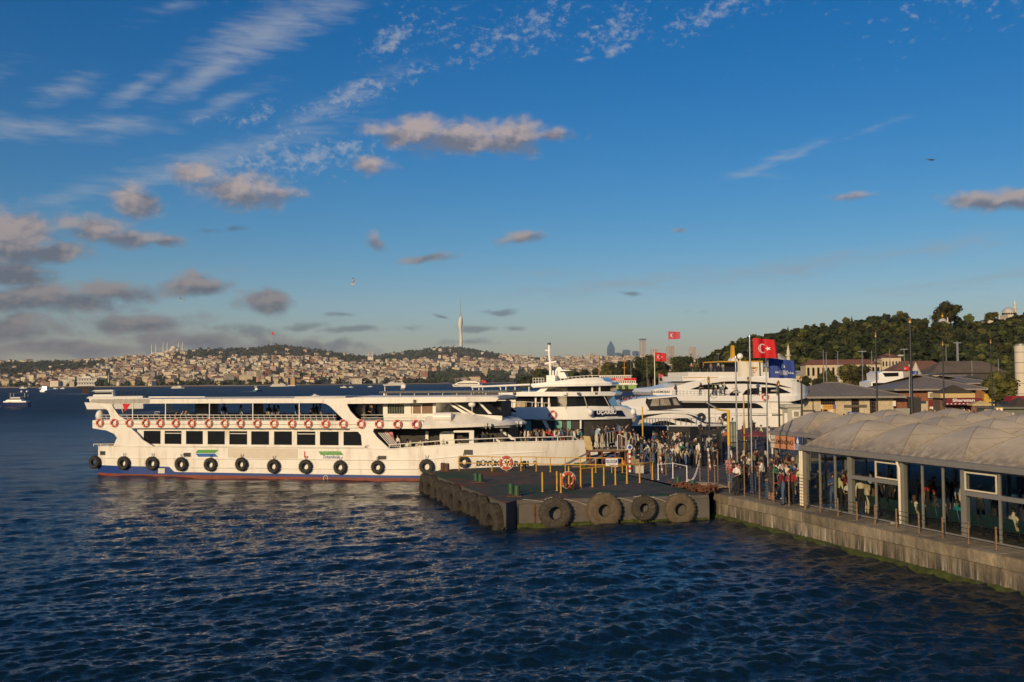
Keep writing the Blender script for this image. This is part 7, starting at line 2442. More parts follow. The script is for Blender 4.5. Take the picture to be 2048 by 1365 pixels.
MB().box(-.42, .42, 0, .2, 0, 2.6).ob('case', M('pale_plastic', ()), iw2)
MB().box(-.38, .38, -.02, -.003, 1.9, 2.5).ob('red_heading', M('faded_red', ()), iw2)
MB().box(-.38, .38, -.02, -.003, .5, 1.8).ob('sheet', WH_B, iw2)
for k, (px, py, lab) in enumerate(((1976, 831, 'yellow-edged road sign with red chevron, left and lower of two'), (1999, 822.5, 'yellow-edged road sign with red chevron, right and higher of two'))):
 d = 84 if k == 0 else 88
 p = UY(px, py, d)
 cs_ = thing('chevron_sign', lab, 'road sign', (p.x, p.y, ZQ), 0, 'chevron signs')
 zc_ = p.z - ZQ
 MB().box(-.31, .31, 0, .03, zc_ - .31, zc_ + .31).ob('yellow_border', M('sign_yellow', (.62, .50, .02), .5), cs_)
 MB().box(-.25, .25, -.012, -.003, zc_ - .25, zc_ + .25).ob('white_field', WINK, cs_)
 MB().prism([(-.17, zc_ + .22), (-.02, zc_ + .22), (.17, zc_), (-.02, zc_ - .22), (-.17, zc_ - .22), (.02, zc_)], -.022, -.013).ob('chevron', M('chevron_red', (.62, .02, .01), .5), cs_)
 MB().cyl(0, .05, 0, zc_ + .3, .035, 8).ob('post', STEEL, cs_)
# maroon market awning far right and more clutter
ma = thing('market_awning', 'bright maroon awning over a stall at the far right', 'awning', (colx(2018, 150), 150, ZQ))
MB().prism([(0, 3.4), (4.6, 3.4), (5.0, 2.6), (-.4, 2.6)], -1.0, 1.2).ob('canopy', M('bright_maroon', (.26, .015, .03), .8), ma)
for x in (0.1, 2.3, 4.5):
 MB().cyl(x, -.8, 0, 2.6, .05, 6).ob('post', GREY, ma)
MB().box(.2, 4.4, .2, 1.0, 0, 1.0).ob('stall', WOOD, ma)
for px, d, w_, h, mt, lab in ((1845, 120, 1.4, 1.1, MAROON, 'maroon market parasol table left of the awning kiosk'), (1960, 140, 2.2, 2.2, KY, 'yellow snack stall right of the awning kiosk'), (2005, 170, 3.0, 1.6, KY, 'pale yellow stall beneath the round tree')):
 o = thing('stall', lab, 'stall', (colx(px, d), d, ZQ))
 MB().box(-w_ / 2, w_ / 2, -.5, .5, 0, .9).ob('counter', WOOD, o)
 MB().add([(-w_ * .7, -.9, h + .3), (w_ * .7, -.9, h + .3), (w_ * .7, .9, h + .3), (-w_ * .7, .9, h + .3), (0, 0, h + .8), (-w_ * .7, -.9, h + .12), (w_ * .7, -.9, h + .12), (w_ * .7, .9, h + .12), (-w_ * .7, .9, h + .12)],
   [(0, 1, 4), (1, 2, 4), (2, 3, 4), (3, 0, 4), (0, 1, 6, 5), (1, 2, 7, 6), (2, 3, 8, 7), (3, 0, 5, 8)]).ob('canopy', mt, o)
 for x in (-w_ / 2, w_ / 2):
  for y in (-.45, .45):
   MB().cyl(x, y, .9, h + .3, .03, 6).ob('post', GREY, o)
# the road with its kerb, far right
rd = MB()
ra = [U(1990, 842, ZQ), U(2048, 834, ZQ), U(2300, 815, ZQ), U(2300, 880, ZQ), U(1985, 862, ZQ)]
rd.add([(p.x, p.y, ZQ + .006) for p in ra], [(0, 1, 2, 3, 4)])
tag(rd.ob('road', M('asphalt', (.05, .05, .052), .85, var=.15, scale=2)), kind='structure')
kb = thing('kerb', None, None, (ra[0].x, ra[0].y, ZQ))
kb['kind'] = 'structure'
ke = (ra[2] - ra[0])
kb.rotation_euler = (0, 0, atan2(ke.y, ke.x))
for k in range(16):
 MB().box(k * .8, k * .8 + .78, 0, .25, 0, .14).ob('kerb_stone', BLACK if k % 2 else KY, kb)
# ------------------------------------------------------------------ long buildings at the foot of the hill
def longhouse(label, c0, c1, d, dep, z_e, z_r, wall, roof, nwin, zw, arch=True, name='palace_wing', rows_=1):
 xa_, xb_ = colx(c0, d), colx(c1, d)
 o = thing(name, label, 'building', (xa_, d, ZQ))
 w_ = xb_ - xa_
 MB().box(0, w_, 0, dep, 0, z_e - ZQ).ob('wall', wall, o)
 MB().add([(-.6, -.6, z_e - ZQ + .02), (w_ + .6, -.6, z_e - ZQ + .02), (w_ + .6, dep + .6, z_e - ZQ + .02), (-.6, dep + .6, z_e - ZQ + .02), (dep * .45, dep / 2, z_r - ZQ), (w_ - dep * .45, dep / 2, z_r - ZQ)], [(0, 1, 5, 4), (1, 2, 5), (2, 3, 4, 5), (3, 0, 4), (0, 3, 2, 1)]).ob('roof', roof, o)
 for k in range(nwin):
  x = w_ * (k + .5) / nwin
  hw = w_ / nwin * .22
  for r_ in range(rows_):
   z0, z1 = zw[0] - ZQ + r_ * 4, zw[1] - ZQ + r_ * 4
   pts = [(x - hw, z0), (x + hw, z0), (x + hw, z1 - hw)] + ([(x + hw * cos(a * pi / 6), z1 - hw + hw * sin(a * pi / 6)) for a in range(1, 6)] if arch else []) + [(x - hw, z1 - hw)]
   f_ = MB().prism(pts, -.06, .02).ob('window', GLASSD, o)
 return o
PALR = M('palace_red_roof', (.20, .085, .055), .8, var=.2, scale=.3)
longhouse('long cream palace wing with a red roof and arched windows at the hill foot', 1612, 1762, 430, 8, 13.4, 15.6, CREAM, PALR, 15, (8.6, 12.2))
longhouse('cream palace house of two storeys rising above the long wing', 1764, 1803, 440, 9, 16.4, 18.4, CREAM, PALR, 6, (12.6, 14.8))
longhouse('low cream palace annex left of the long wing', 1590, 1612, 440, 12, 9.0, 11.0, CREAM, LEAD, 2, (3.5, 7))
longhouse('grey lead-roofed hall behind the blue flag', 1540, 1590, 470, 16, 13.0, 19.5, CREAM, LEAD, 5, (5, 9))
longhouse('low cream building left of the grey hall', 1425, 1462, 600, 12, 12.0, 14.0, CREAM, TILE, 4, (6, 9))
mn = thing('minaret', 'slim stone minaret standing before the wooded hill', 'minaret', (colx(1577.5, 455), 455, ZQ))
mm_ = MB()
minaret(mm_, 0, 0, 0, (hor(1577) - 688) * pxs(455) + HC - ZQ, 1.0)
mm_.ob('shaft', STN, mn, 40)
DRKR = M('long_shed_roof', (.115, .09, .07), .85, var=.25, scale=.3)
longhouse('long dark-roofed shed across the back of the plaza, right half', 1866, 2012, 260, 9, 8.6, 11.8, M('shed_dark_wall', (.06, .055, .05), .8), DRKR, 11, (5.0, 7.4), False, 'shed')  # the shed's wall is a dark grey-brown
longhouse('low reddish-roofed shed across the back of the plaza, left half', 1790, 1905, 300, 9, 9.6, 12.6, CONC, M('reddish_shed_roof', (.17, .085, .055), .85, var=.25), 6, (2.5, 5), False, 'shed')
longhouse('pale block with two small windows between the white tent and long shed', 1848, 1902, 235, 8, 8.2, 8.5, CREAM, CONC, 4, (6.2, 7.2), False, 'shed')
tn = thing('tent', 'pale peaked tent roof beside the flag at the back of the plaza', 'tent', (colx(1832, 225), 225, ZQ))
MB().lathe([(6.5, 5.2), (3.4, 6.4), (1.4, 8.0), (.4, 10.2), (.06, 11.0)], 14, (0, 0, -ZQ)).ob('canopy', M('tent_canvas', (.5, .45, .36), .8, var=.08), tn, 60)
for a in range(6):
 MB().cyl(6.2 * cos(a * pi / 3), 6.2 * sin(a * pi / 3), 0, 3.9, .08, 6).ob('pole', GREY, tn)
sl_ = thing('silo', 'pale round silo at the right edge of the photo', 'silo', (colx(2043, 250), 250, ZQ))
MB().cyl(0, 0, 0, 14.0, 1.5, 18).ob('body', STN, sl_, 40)
MB().cyl(0, 0, 14.02, 14.5, 1.2, 18).ob('cap', GREY, sl_, 40)
for k in range(5):
 MB().ring((0, 0, 2 + k * 2.6), 1.52, .07, 20, 5, 'z').ob('hoop', GREY, sl_, 60)
# bus-like white vessel cabin behind the pavilions
bs = thing('sightseeing_boat', 'white high-built sightseeing boat with large dark window behind the pavilion roof', 'boat', (colx(1745, 205), 205, 0))
bm_ = 205 / FOC
bX = lambda px: (px - 1745) * bm_
MB().prism([(bX(1742), 6.7), (bX(1758), 7.1), (bX(1757), 8.5), (bX(1766), 8.9), (bX(1806), 8.8), (bX(1808), 6.6), (bX(1812), 4), (bX(1742), 4)], 0, 7).ob('cabin', WHITE2, bs)
MB().prism([(bX(1765), 8.55), (bX(1797), 8.6), (bX(1797), 7.85), (bX(1770), 7.75)], -.06, -.005).ob('window', GLASSD, bs)
MB().prism([(bX(1745), 6.5), (bX(1768), 6.5), (bX(1774), 5.8), (bX(1745), 5.8)], -.06, -.005).ob('window', GLASSD, bs)
MB().loft([[(bX(1735), 0, -.2), (bX(1825), 0, -.2), (bX(1825), 7, -.2), (bX(1735), 7, -.2)], [(bX(1732), -.3, 4), (bX(1832), -.3, 4), (bX(1832), 7.3, 4), (bX(1732), 7.3, 4)]]).ob('hull', WHITE2, bs)
# palace on the crest
kz = hill(1885, .9)
kk_ = thing('domed_kiosk', 'small domed stone kiosk with arches and wide eaves on the hill crest', 'kiosk', tuple(kz))
m = pxs(kz.y)
zb_ = HC + (hor(1885) - 668) * m - kz.z
zt_ = HC + (hor(1885) - 646) * m - kz.z
MB().box(-8 * m, 10 * m, -5, 5, -6, zb_ + (zt_ - zb_) * .25).ob('base', STN, kk_)
for k in range(5):
 x = -7.4 * m + k * 4.1 * m
 MB().box(x - .3, x + .3, -5.2, -4.6, zb_ + (zt_ - zb_) * .25, zt_).ob('column', STN, kk_)
MB().box(-7 * m, 9 * m, -4, 4.5, zb_ + (zt_ - zb_) * .25, zt_).ob('wall', M('kiosk_tan_wall', (.32, .26, .18), .8), kk_)  # inner wall in a darker tan than the columns
MB().lathe([(15 * m, 0), (9 * m, 2 * m), (7.5 * m, 2.6 * m)], 16, (1 * m, 0, zt_)).ob('eaves', LEAD, kk_, 30)
MB().sphere((3 * m, 0, zt_ + 2.4 * m), 8 * m, 16, 10, sc=(1, 1, .85)).ob('dome', LEAD, kk_, 60)
MB().lathe([(.3, 0), (1.1, 1), (.9, 2), (.2, 3), (.05, 4)], 8, (3 * m, 0, zt_ + 9 * m)).ob('finial', M('gilded', (.5, .28, .03), .4, .6), kk_, 60)
MB().lathe([(.5, 0), (.45, 9 * m), (.02, 11.5 * m)], 8, (13 * m, 0, zt_)).ob('chimney', STN, kk_, 40)
for px, w_, y0, y1, lab in ((1990, 36, 648, 641, 'low pale palace roofs with chimneys along the hill crest'),):
 q_ = hill(px, 1.02)
 m = pxs(q_.y)
 o = thing('palace_range', lab, 'building', tuple(q_))
 zt_ = HC + (hor(px) - y1) * m - q_.z
 MB().box(-w_ / 2 * m, w_ / 2 * m, -6, 6, -5, zt_).ob('wall', STN, o)
 MB().add([(-w_ / 2 * m - 1, -7, zt_ + .02), (w_ / 2 * m + 1, -7, zt_ + .02), (w_ / 2 * m + 1, 7, zt_ + .02), (-w_ / 2 * m - 1, 7, zt_ + .02), (-w_ / 2 * m + 6, 0, zt_ + 1.6), (w_ / 2 * m - 6, 0, zt_ + 1.6)], [(0, 1, 5, 4), (1, 2, 5), (2, 3, 4, 5), (3, 0, 4)]).ob('roof', LEAD, o)
 for k in range(3):
  MB().lathe([(.7, 0), (.6, 3.4), (.1, 5.0)], 8, (-4 + k * 3.5, -2, zt_ + .4)).ob('chimney', STN, o)
q_ = hill(2022, 1.0)
m = pxs(q_.y)
o = thing('domed_mosque', 'grey domed mosque with a minaret at the crest by the photo edge', 'mosque', tuple(q_))
z0 = HC + (hor(2022) - 631) * m - q_.z
MB().box(-14 * m, 13 * m, -8, 8, -8, z0).ob('wall', STN, o)
MB().cyl(-1 * m, 0, z0, z0 + 6 * m, 12.5 * m, 18).ob('drum', STN, o, 40)
for k in range(9):
 a = pi + .35 * k + .1
 MB().box(-.5, .5, -.5, .5, z0 + 1.2 * m, z0 + 4.6 * m).xform(Matrix.Translation((-1 * m + 12.4 * m * cos(a), 12.4 * m * sin(a), 0))).ob('window', GLASSD, o)
MB().sphere((-1 * m, 0, z0 + 6 * m), 12 * m, 18, 10, sc=(1, 1, .85)).ob('dome', LEAD, o, 60)
mm_ = MB()
minaret(mm_, 12 * m, 0, z0 - 4, 31 * m + 4, 1.0)
mm_.ob('minaret', STN, o, 40)
# ------------------------------------------------------------------ lamp posts, poles and flags
def lamp_post(label, px, py_top, d, arms=0, base_z=ZQ, r=.09, mat=BLACK, group='street lamps', side=1):
 p = Vector((colx(px, d), d, base_z))
 h = HC + (hor(px) - py_top) * d / FOC - base_z
 p.x = UY(px, (hor(px) + py_top) / 2, d).x
 o = thing('street_lamp', label, 'street lamp', tuple(p), 0, group)
 MB().lathe([(r * 2.1, 0), (r * 2.1, .25), (r * 1.4, .5), (r * 1.25, 1.3), (r, 1.5), (r * .75, h - .5)], 10).ob('post', mat, o, 40)
 MB().lathe([(r * 1.3, h - .5), (r * .9, h - .3), (r * 1.3, h - .2), (.01, h)], 8).ob('finial', M('brass_finial', (.30, .18, .07), .5, .5), o, 40)
 for k in range(arms):
  s_ = side if k == 0 else -side
  z = h * .78 if arms == 1 or k == 0 else h * .78
  pth = [(0, 0, z - .35), (s_ * .35, 0, z + .1), (s_ * .8, 0, z + .12), (s_ * 1.5, 0, z - .12), (s_ * 2.1, 0, z + .05)]
  MB().tube(pth, .03, 6).ob('arm', mat, o, 60)
  MB().ring((s_ * .42, 0, z - .12), .28, .018, 16, 5, 'y').ob('scroll', mat, o)
  MB().sphere((s_ * 2.35, 0, z + .08), .36, 12, 6, sc=(1, .45, .30)).ob('lamp_head', M('lamp_head_grey', (.42, .40, .36), .5), o, 60)
 return o
lamp_post('black ornate street lamp with a right arm, between yacht and cruise ferry', 1417, 753, 84, 1)
lamp_post('black ornate street lamp behind the tall flagpole', 1496, 752, 90, 1)
lamp_post('tall black lamp post left of the ticket pavilion ridge', 1602.5, 750, 88, 0)
lamp_post('tall dark post before the blue flag, by the ticket cabin', 1557, 760, 86, 0)
lamp_post('tall black post with copper tip in front of the ticket pavilion', 1752, 664, 94, 1, side=1)
lamp_post('tallest black post with golden tip right of the pavilion roof', 1821, 634, 80, 0, r=.13)
lamp_post('black post in front of the awning kiosk', 1886, 682, 105, 0)
lamp_post('dark post at the right of the third pavilion', 1982, 678, 112, 0)
for k, (px, top, d, lab) in enumerate(((1262, 716, 640, 'thin grey mast beside the red banner ferry'), (1294, 716, 640, 'thin grey mast right of the red banner ferry'), (1395.5, 711, 620, 'grey mast with crossbar before the park trees'), (1437, 707, 600, 'grey mast with crossbar by the hill edge'), (1653, 705, 300, 'slim grey pole left of the plaza trees'), (1647, 700, 330, 'faint grey pole beside the slim one'), (1676, 703, 300, 'slim white pole above the pavilion roof'),
         (1725, 701, 300, 'grey floodlight mast before the palace wall'), (1744, 702, 310, 'thin grey pole left of the palace house'), (1780, 700, 320, 'thin pole before the cream palace house'), (1809, 697, 310, 'grey lamp mast right of the palace house'), (1893, 692, 300, 'thin grey mast on the hill foot'), (1916, 684, 330, 'concrete pylon with crossbar in front of the hill trees'), (1944, 722, 260, 'thin grey pole before the long shed'), (1997, 718, 260, 'thin grey pole at the right of the shed'))):
 p = Vector((UY(px, 740, d).x, d, ZQ))
 h = HC + (hor(px) - top) * d / FOC - ZQ
 o = thing('mast', lab, 'mast', tuple(p), 0, 'masts behind the plaza')
 MB().cyl(0, 0, 0, h, .16 if px != 1916 else .5, 6, r1=.1 if px != 1916 else .35).ob('pole', GREY, o, 40)
 if k in (2, 3, 7, 12, 10):
  MB().box(-1.2, 1.2, -.1, .1, h - .5, h - .2).ob('crossbar', GREY, o)
# yellow lamp posts on the quay
for px, pyb, pyt, lab, arm in ((1459, 967, 820, 'yellow quay lamp post with a left arm beside the black gate', -1), (1286, 905, 814, 'yellow quay post standing behind the boarding crowd', 0), (1489, 900, 790, 'thin yellow post behind the flagpoles', 0)):
 z0 = ZQ
 p = U(px, pyb, z0)
 h = HC + (hor(px) - pyt) * p.y / FOC - z0
 o = thing('lamp_post', lab, 'lamp post', tuple(p))
 MB().cyl(0, 0, 0, h * .52, .085 if arm else .06, 10).ob('lower_post', GREY if arm else YELLOW, o, 40)
 MB().cyl(0, 0, h * .52, h, .09 if arm else .06, 10).ob('upper_post', M('bright_yellow', (.66, .40, .02), .45), o, 40)
 if arm:
  MB().tube([(0, 0, h - .05), (-.5, 0, h - .0), (-.8, 0, h + .12)], .05, 6).ob('arm', M('bright_yellow', ()), o)
  MB().prism([(-.75, h + .06), (-1.35, h + .42), (-1.40, h + .50), (-.78, h + .20)], -.1, .1).ob('lamp_head', GREY, o)
FLAGRED = M('flag_red', (.52, .008, .014), .7, var=.06)
FLAGBLU = M('flag_blue', (.020, .05, .26), .7, var=.08)
FLAGWHT = M('flag_white', (.66, .63, .56), .75, var=.06)
class Flag:
 # cloth w x h hanging from its hoist at the origin, flying towards +x with folds; at(u, v) gives a point of the cloth
 def __init__(s, w, h, amp=.10, ph=0.0, droop=.12, waves=1.6):
  s.w, s.h, s.amp, s.ph, s.dr, s.wv = w, h, amp, ph, droop, waves
 def at(s, u, v, off=0.0):
  a = 2 * pi * s.wv * u + s.ph + .8 * v
  y = s.amp * s.h * u ** .6 * sin(a)
  x = s.w * u * (1 - .05 * u) - .03 * s.w * sin(a) * u
  z = s.h * (v - .5) * (1 - .12 * u) - s.dr * s.h * u * u + .03 * s.h * sin(a * .7 + 1) * u
  return (x, y - off, z)
 def cloth(s, mat, parent, loc, rz):
  n, m_ = 24, 12
  mb = MB()
  mb.add([s.at(i / n, j / m_) for i in range(n + 1) for j in range(m_ + 1)], [(i * (m_ + 1) + j, (i + 1) * (m_ + 1) + j, (i + 1) * (m_ + 1) + j + 1, i * (m_ + 1) + j + 1) for i in range(n) for j in range(m_)])
  o = mb.ob('cloth', mat, parent, 180)
  o.location, o.rotation_euler = loc, (0, 0, rz)
  return o
 def patch(s, polys, mat, name, par, off=.006):
  # flat shapes given in cloth units (u, v), laid on both faces
  mb = MB()
  for pts in polys:
   tris = tessellate_polygon([[Vector((u, v, 0)) for u, v in pts]])
   for o_ in (off, -off):
    mb.add([s.at(u, v, o_) for u, v in pts], [tuple(t) for t in tris])
  return mb.ob(name, mat, par)
def star_crescent(fl, par):
 asp = fl.h / fl.w
 def cir(cx, cy, r, a0, a1, n):
  return [(cx + r * asp * cos(a0 + (a1 - a0) * i / n), cy + r * sin(a0 + (a1 - a0) * i / n)) for i in range(n + 1)]
 r1, r2 = .25, .20
 c1, c2 = (.50 * asp * 1.0, .5), (.5625 * asp * 1.0, .5)
 # outer arc then inner arc back
 ang = math.acos(max(-1, min(1, ((.0625) ** 2 + r1 ** 2 - r2 ** 2) / (2 * .0625 * r1))))
 angi = math.acos(max(-1, min(1, (r1 * cos(ang) - .0625) / r2)))
 quads_o = cir(c1[0], c1[1], r1, ang, 2 * pi - ang, 28)
 quads_i = cir(c2[0], c2[1], r2, angi, 2 * pi - angi, 28)
 polys = [[quads_o[i], quads_o[i + 1], quads_i[i + 1], quads_i[i]] for i in range(28)]
 fl.patch(polys, WINK, 'crescent', par)
 cxs = .80 * asp
 pts = []
 for i in range(10):
  r_ = .125 if i % 2 == 0 else .05
  a = pi + i * pi / 5
  pts.append((cxs + r_ * asp * cos(a), .5 + r_ * sin(a)))
 fl.patch([pts], WINK, 'star', par)
def flagpole(label, px, top, d, flags, base=ZQ, r=.06, mat=STEEL):
 p = Vector((UY(px, (top + hor(px)) / 2 + 60, d).x, d, base))
 h = HC + (hor(px) - top) * d / FOC - base
 o = thing('flagpole', label, 'flagpole', tuple(p))
 MB().lathe([(r * 1.5, 0), (r * 1.5, .1), (r, .12), (r * .7, h - .1), (r * 1.3, h - .08), (r * 1.2, h), (.005, h + .04)], 10).ob('pole', mat, o, 40)
 for (kind, lab, x0, x1, y0, y1, amp, ph, dr) in flags:
  s_ = d / FOC
  fw, fh = (x1 - x0) * s_, (y1 - y0) * s_
  fo = thing('flag', lab, 'flag', (p.x + (x0 - px) * s_ + .02, d - .05, HC + (hor(px) - (y0 + y1) / 2) * s_ + .06 * fh))
  fl = Flag(fw * 1.04, fh, amp, ph, dr)
  cl = fl.cloth({'red': FLAGRED, 'blue': FLAGBLU, 'white': FLAGWHT}[kind], fo, (0, 0, 0), 0)
  if kind == 'red':
   star_crescent(fl, cl)
  if kind == 'blue':
   asp = fh / fw
   fl.patch([[(.60 + a * .9 * asp, .60 + b_ * .8) for a, b_ in drop_pts]], WINK, 'emblem', cl)
   for body, v0, sz_, sx_ in (('İSTANBUL', .38, .085, 1.3), ('BÜYÜKŞEHİR', .285, .115, 1.25), ('BELEDİYESİ', .20, .075, 1.2)):
    me = text_mesh(body, 1.0, WINK, 0.0, 'CENTER', .01)
    for v_ in me.vertices:
     u_, w_ = .58 + v_.co.x * sz_ * sx_ * asp, v0 + v_.co.y * sz_
     v_.co = fl.at(u_, w_, .008)
    link('lettering', me, cl)
  if kind == 'white':
   asp = fh / fw
   fl.patch([[(.55, .62), (.72, .66), (.86, .60), (.78, .55), (.62, .54)]], M('emblem_gold', (.45, .24, .02), .6), 'emblem', cl)
   fl.patch([[(.62, .42), (.70, .48), (.66, .38)], [(.74, .44), (.84, .50), (.80, .38)], [(.66, .30), (.78, .34), (.72, .24)]], M('emblem_red', (.4, .05, .04), .6), 'emblem', cl)
 return o
flagpole('tall steel flagpole on the quay flying the large red flag', 1501, 672, 55.6, [('red', 'large red flag with white crescent and star on the tallest quay pole', 1506, 1556, 679, 719, .18, 2.4, .13)])
flagpole('steel flagpole right of the tall one, flying the blue flag', 1533.5, 709, 57, [('blue', 'blue flag with white drop emblem and municipal lettering', 1537, 1588, 719, 759, .22, 1.2, .14)])
flagpole('steel flagpole left of the tall one, flying the white flag', 1472.5, 713, 58, [('white', 'white flag with small gold and red emblem', 1475, 1524, 725, 756, .14, .5, .06)])
flagpole('white flagpole by the park with a mid-sized red flag', 1310, 704, 660, [('red', 'red crescent flag flying before the park trees', 1311, 1333, 706, 724, .12, 1.0, .12)], 1.4, .35, WHITE)
flagpole('thin pole on the cream tower carrying a red flag', 1338, 663, 7900, [('red', 'red crescent flag high over the cream tower', 1338.5, 1361, 664, 680, .08, .6, .06)], 150, 1.2, GREY)
flagpole('short flagpole with a small red flag on the promenade', 1319, 748, 640, [('red', 'small red crescent flag on the promenade', 1320, 1328.5, 749, 757, .1, 2.0, .1)], 1.4, .2, WHITE)
flagpole('short flagpole with red and blue flags by the white tent', 1820, 730, 150, [('red', 'small red crescent flag in front of the pale tent', 1808, 1820, 734, 742, .1, 2.0, .05), ('blue', 'small blue municipal flag in front of the pale tent', 1823.5, 1837, 742.5, 750, .1, 1.0, .05)], ZQ, .07)
# ------------------------------------------------------------------ black gates at the head of the quay
def bar_fence(label, a, c, h, gap=.13, cat='gate', name='bar_gate', solid=False):
 p0 = a
 e = c - a
 L = e.length
 o = thing(name, label, cat, tuple(p0), atan2(e.y, e.x))
 for z in (.12, h - .08):
  MB().box(0, L, -.025, .025, z - .03, z + .03).ob('rail', BLACK, o)
 k = int(L / gap)
 bm_ = MB().box(-.011, .011, -.011, .011, .151, h - .111).mesh('bar', BLACK)
 for i in range(1, k):
  link('bar', bm_, o, (L * i / k, 0, 0))
 for x in (0, L):
  MB().box(x - .06, x + .06, -.06, .06, 0, h + .1).ob('post', BLACK, o)
 return o
bar_fence('black iron gate leaf at the head of the pontoon', U(1403, 934, ZQ), U(1437, 930, ZQ), 2.2)
bar_fence('black iron bar fence between the yellow lamp post and the name board', U(1447, 926, ZQ), U(1532, 917, ZQ), 1.55, .16, 'fence', 'bar_fence')
bar_fence('black iron bar fence behind the boarding stairs', U(1312, 912, ZQ), U(1345, 905, ZQ), 1.7, .15, 'fence', 'bar_fence')
bar_fence('grey bar fence beside the ticket cabin', Vector((colx(1575, 98), 98, ZQ)), Vector((colx(1601, 98), 98, ZQ)), 1.3, .2, 'fence', 'bar_fence')
gp_ = thing('gate_post', 'massive black gate frame with a lintel beside the boarding crowd', 'gate', tuple(U(1340, 925, ZQ)))
gy_ = gp_.location.y
for px in (1340, 1376, 1401, 1440):
 x = UY(px, 900, gy_).x - gp_.location.x
 MB().box(x - .09, x + .09, -.09, .09, 0, 2.7).ob('post', BLACK, gp_)
x0, x1 = UY(1338, 900, gy_).x - gp_.location.x, UY(1443, 900, gy_).x - gp_.location.x
MB().box(x0, x0 + 1.6, -.1, .1, 2.3, 2.7).ob('lintel', BLACK, gp_)
MB().box(x0 + 2.6, x1, -.1, .1, 2.1, 2.45).ob('lintel', BLACK, gp_)
for k, px in enumerate((1463, 1469)):
 o = thing('gas_cylinder', 'tall grey-green metal cylinder behind the yellow lamp post, %s of two' % ('left' if k == 0 else 'right'), 'cylinder', (UY(px, 850, 82).x, 82, ZQ))
 MB().lathe([(.2, 0), (.2, 2.6), (.12, 2.8), (.02, 2.85)], 14).ob('body', M('grey_green_metal', (.13, .15, .13), .5), o, 50)
 MB().ring((0, 0, 1.6), .205, .02, 16, 5, 'z').ob('strap', BLACK, o)
pa_ = thing('parasol', 'faded red parasol beside the black bar fence', 'parasol', tuple(U(1512, 925, ZQ)))
MB().lathe([(1.1, 2.0), (1.05, 2.08), (.5, 2.28), (.02, 2.42)], 8).ob('canopy', M('faded_red_cloth', (.19, .04, .042), .85), pa_)
MB().cyl(0, 0, 0, 2.5, .03, 6).ob('pole', GREY, pa_)
# ------------------------------------------------------------------ gulls
GULLW = M('gull_white', (.65, .62, .58), .8)
GULLD = M('gull_dark', (.10, .10, .10), .8)
def gull(label, px, py, d, span, rz, lift, dark=False, bank=0.0):
 o = thing('gull', label, 'bird', tuple(UY(px, py, d)), rz)
 s_ = span / 2
 m_ = GULLD if dark else GULLW
 bd_ = MB()
 bd_.loft([[(x * s_, r * s_ * cos(a * pi / 4), r * s_ * sin(a * pi / 4)) for a in range(8)] for x, r in ((-.42, .01), (-.25, .05), (0, .10), (.2, .085), (.33, .06), (.42, .065), (.48, .03), (.56, .008))])
 bd_.prism([(-.40 * s_, 0), (-.62 * s_, .015 * s_), (-.62 * s_, -.01 * s_)], -.09 * s_, .09 * s_)
 bd_.ob('body', m_, o, 60)
 for sd_ in (-1, 1):
  ws = []
  for f, z, x, c_ in ((.0, .03, .10, .26), (.35, lift * .6, .16, .24), (.6, lift, .12, .19), (.85, lift * .85, .0, .11), (1.0, lift * .6, -.12, .02)):
   y = sd_ * f * s_
   ws.append([(s_ * (x + c_ / 2), y, z * s_), (s_ * x, y, z * s_ + .012 * s_), (s_ * (x - c_ / 2), y, z * s_), (s_ * x, y, z * s_ - .008 * s_)])
  MB().loft(ws).ob('wing', m_ if dark else GULLD if sd_ > 0 else GULLW, o, 60)
 o.rotation_euler = (bank, 0, rz)
 return o
gull('dark gull gliding high on the right of the sky', 1861, 320, 75, 1.3, .4, .12, True, .25)
gull('white gull with raised wing below the middle clouds', 705.5, 569, 90, 1.2, .2, .9, False, .2)
gull('small gull flying at the left below the clouds', 364, 601, 120, 1.1, 2.6, .35, False, .3)
for k, (px, py) in enumerate(((1165, 652), (1172, 658))):
 pass
# ------------------------------------------------------------------ people
SKIN = M('skin', (.42, .24, .16), .6, var=.06, rnd=.15)
FAB = {k: M('cloth_' + k.replace(' ', '_'), v, .85, var=.12, scale=9) for k, v in {
 'white': (.68, .66, .62), 'black': (.016, .016, .018), 'navy': (.02, .028, .06), 'grey': (.17, .17, .17), 'beige': (.44, .36, .25), 'cream': (.58, .51, .38), 'red': (.40, .02, .025), 'dark red': (.16, .012, .022), 'teal': (.01, .20, .25), 'light blue': (.28, .40, .54),
 'blue': (.04, .09, .26), 'olive': (.13, .12, .05), 'brown': (.13, .07, .04), 'orange': (.42, .13, .06), 'pink': (.48, .22, .22), 'green': (.02, .12, .06), 'pale yellow': (.58, .54, .26), 'charcoal': (.05, .05, .055), 'jeans blue': (.06, .11, .19)}.items()}
HAIR = {'dark': M('hair_dark', (.014, .010, .008), .6, var=.2), 'brown': M('hair_brown', (.07, .035, .018), .6, var=.2), 'fair': M('hair_fair', (.25, .15, .06), .6, var=.2), 'grey': M('hair_grey', (.3, .29, .28), .6, var=.2)}
SHOES = {'white': FAB['white'], 'black': FAB['black'], 'brown': FAB['brown']}
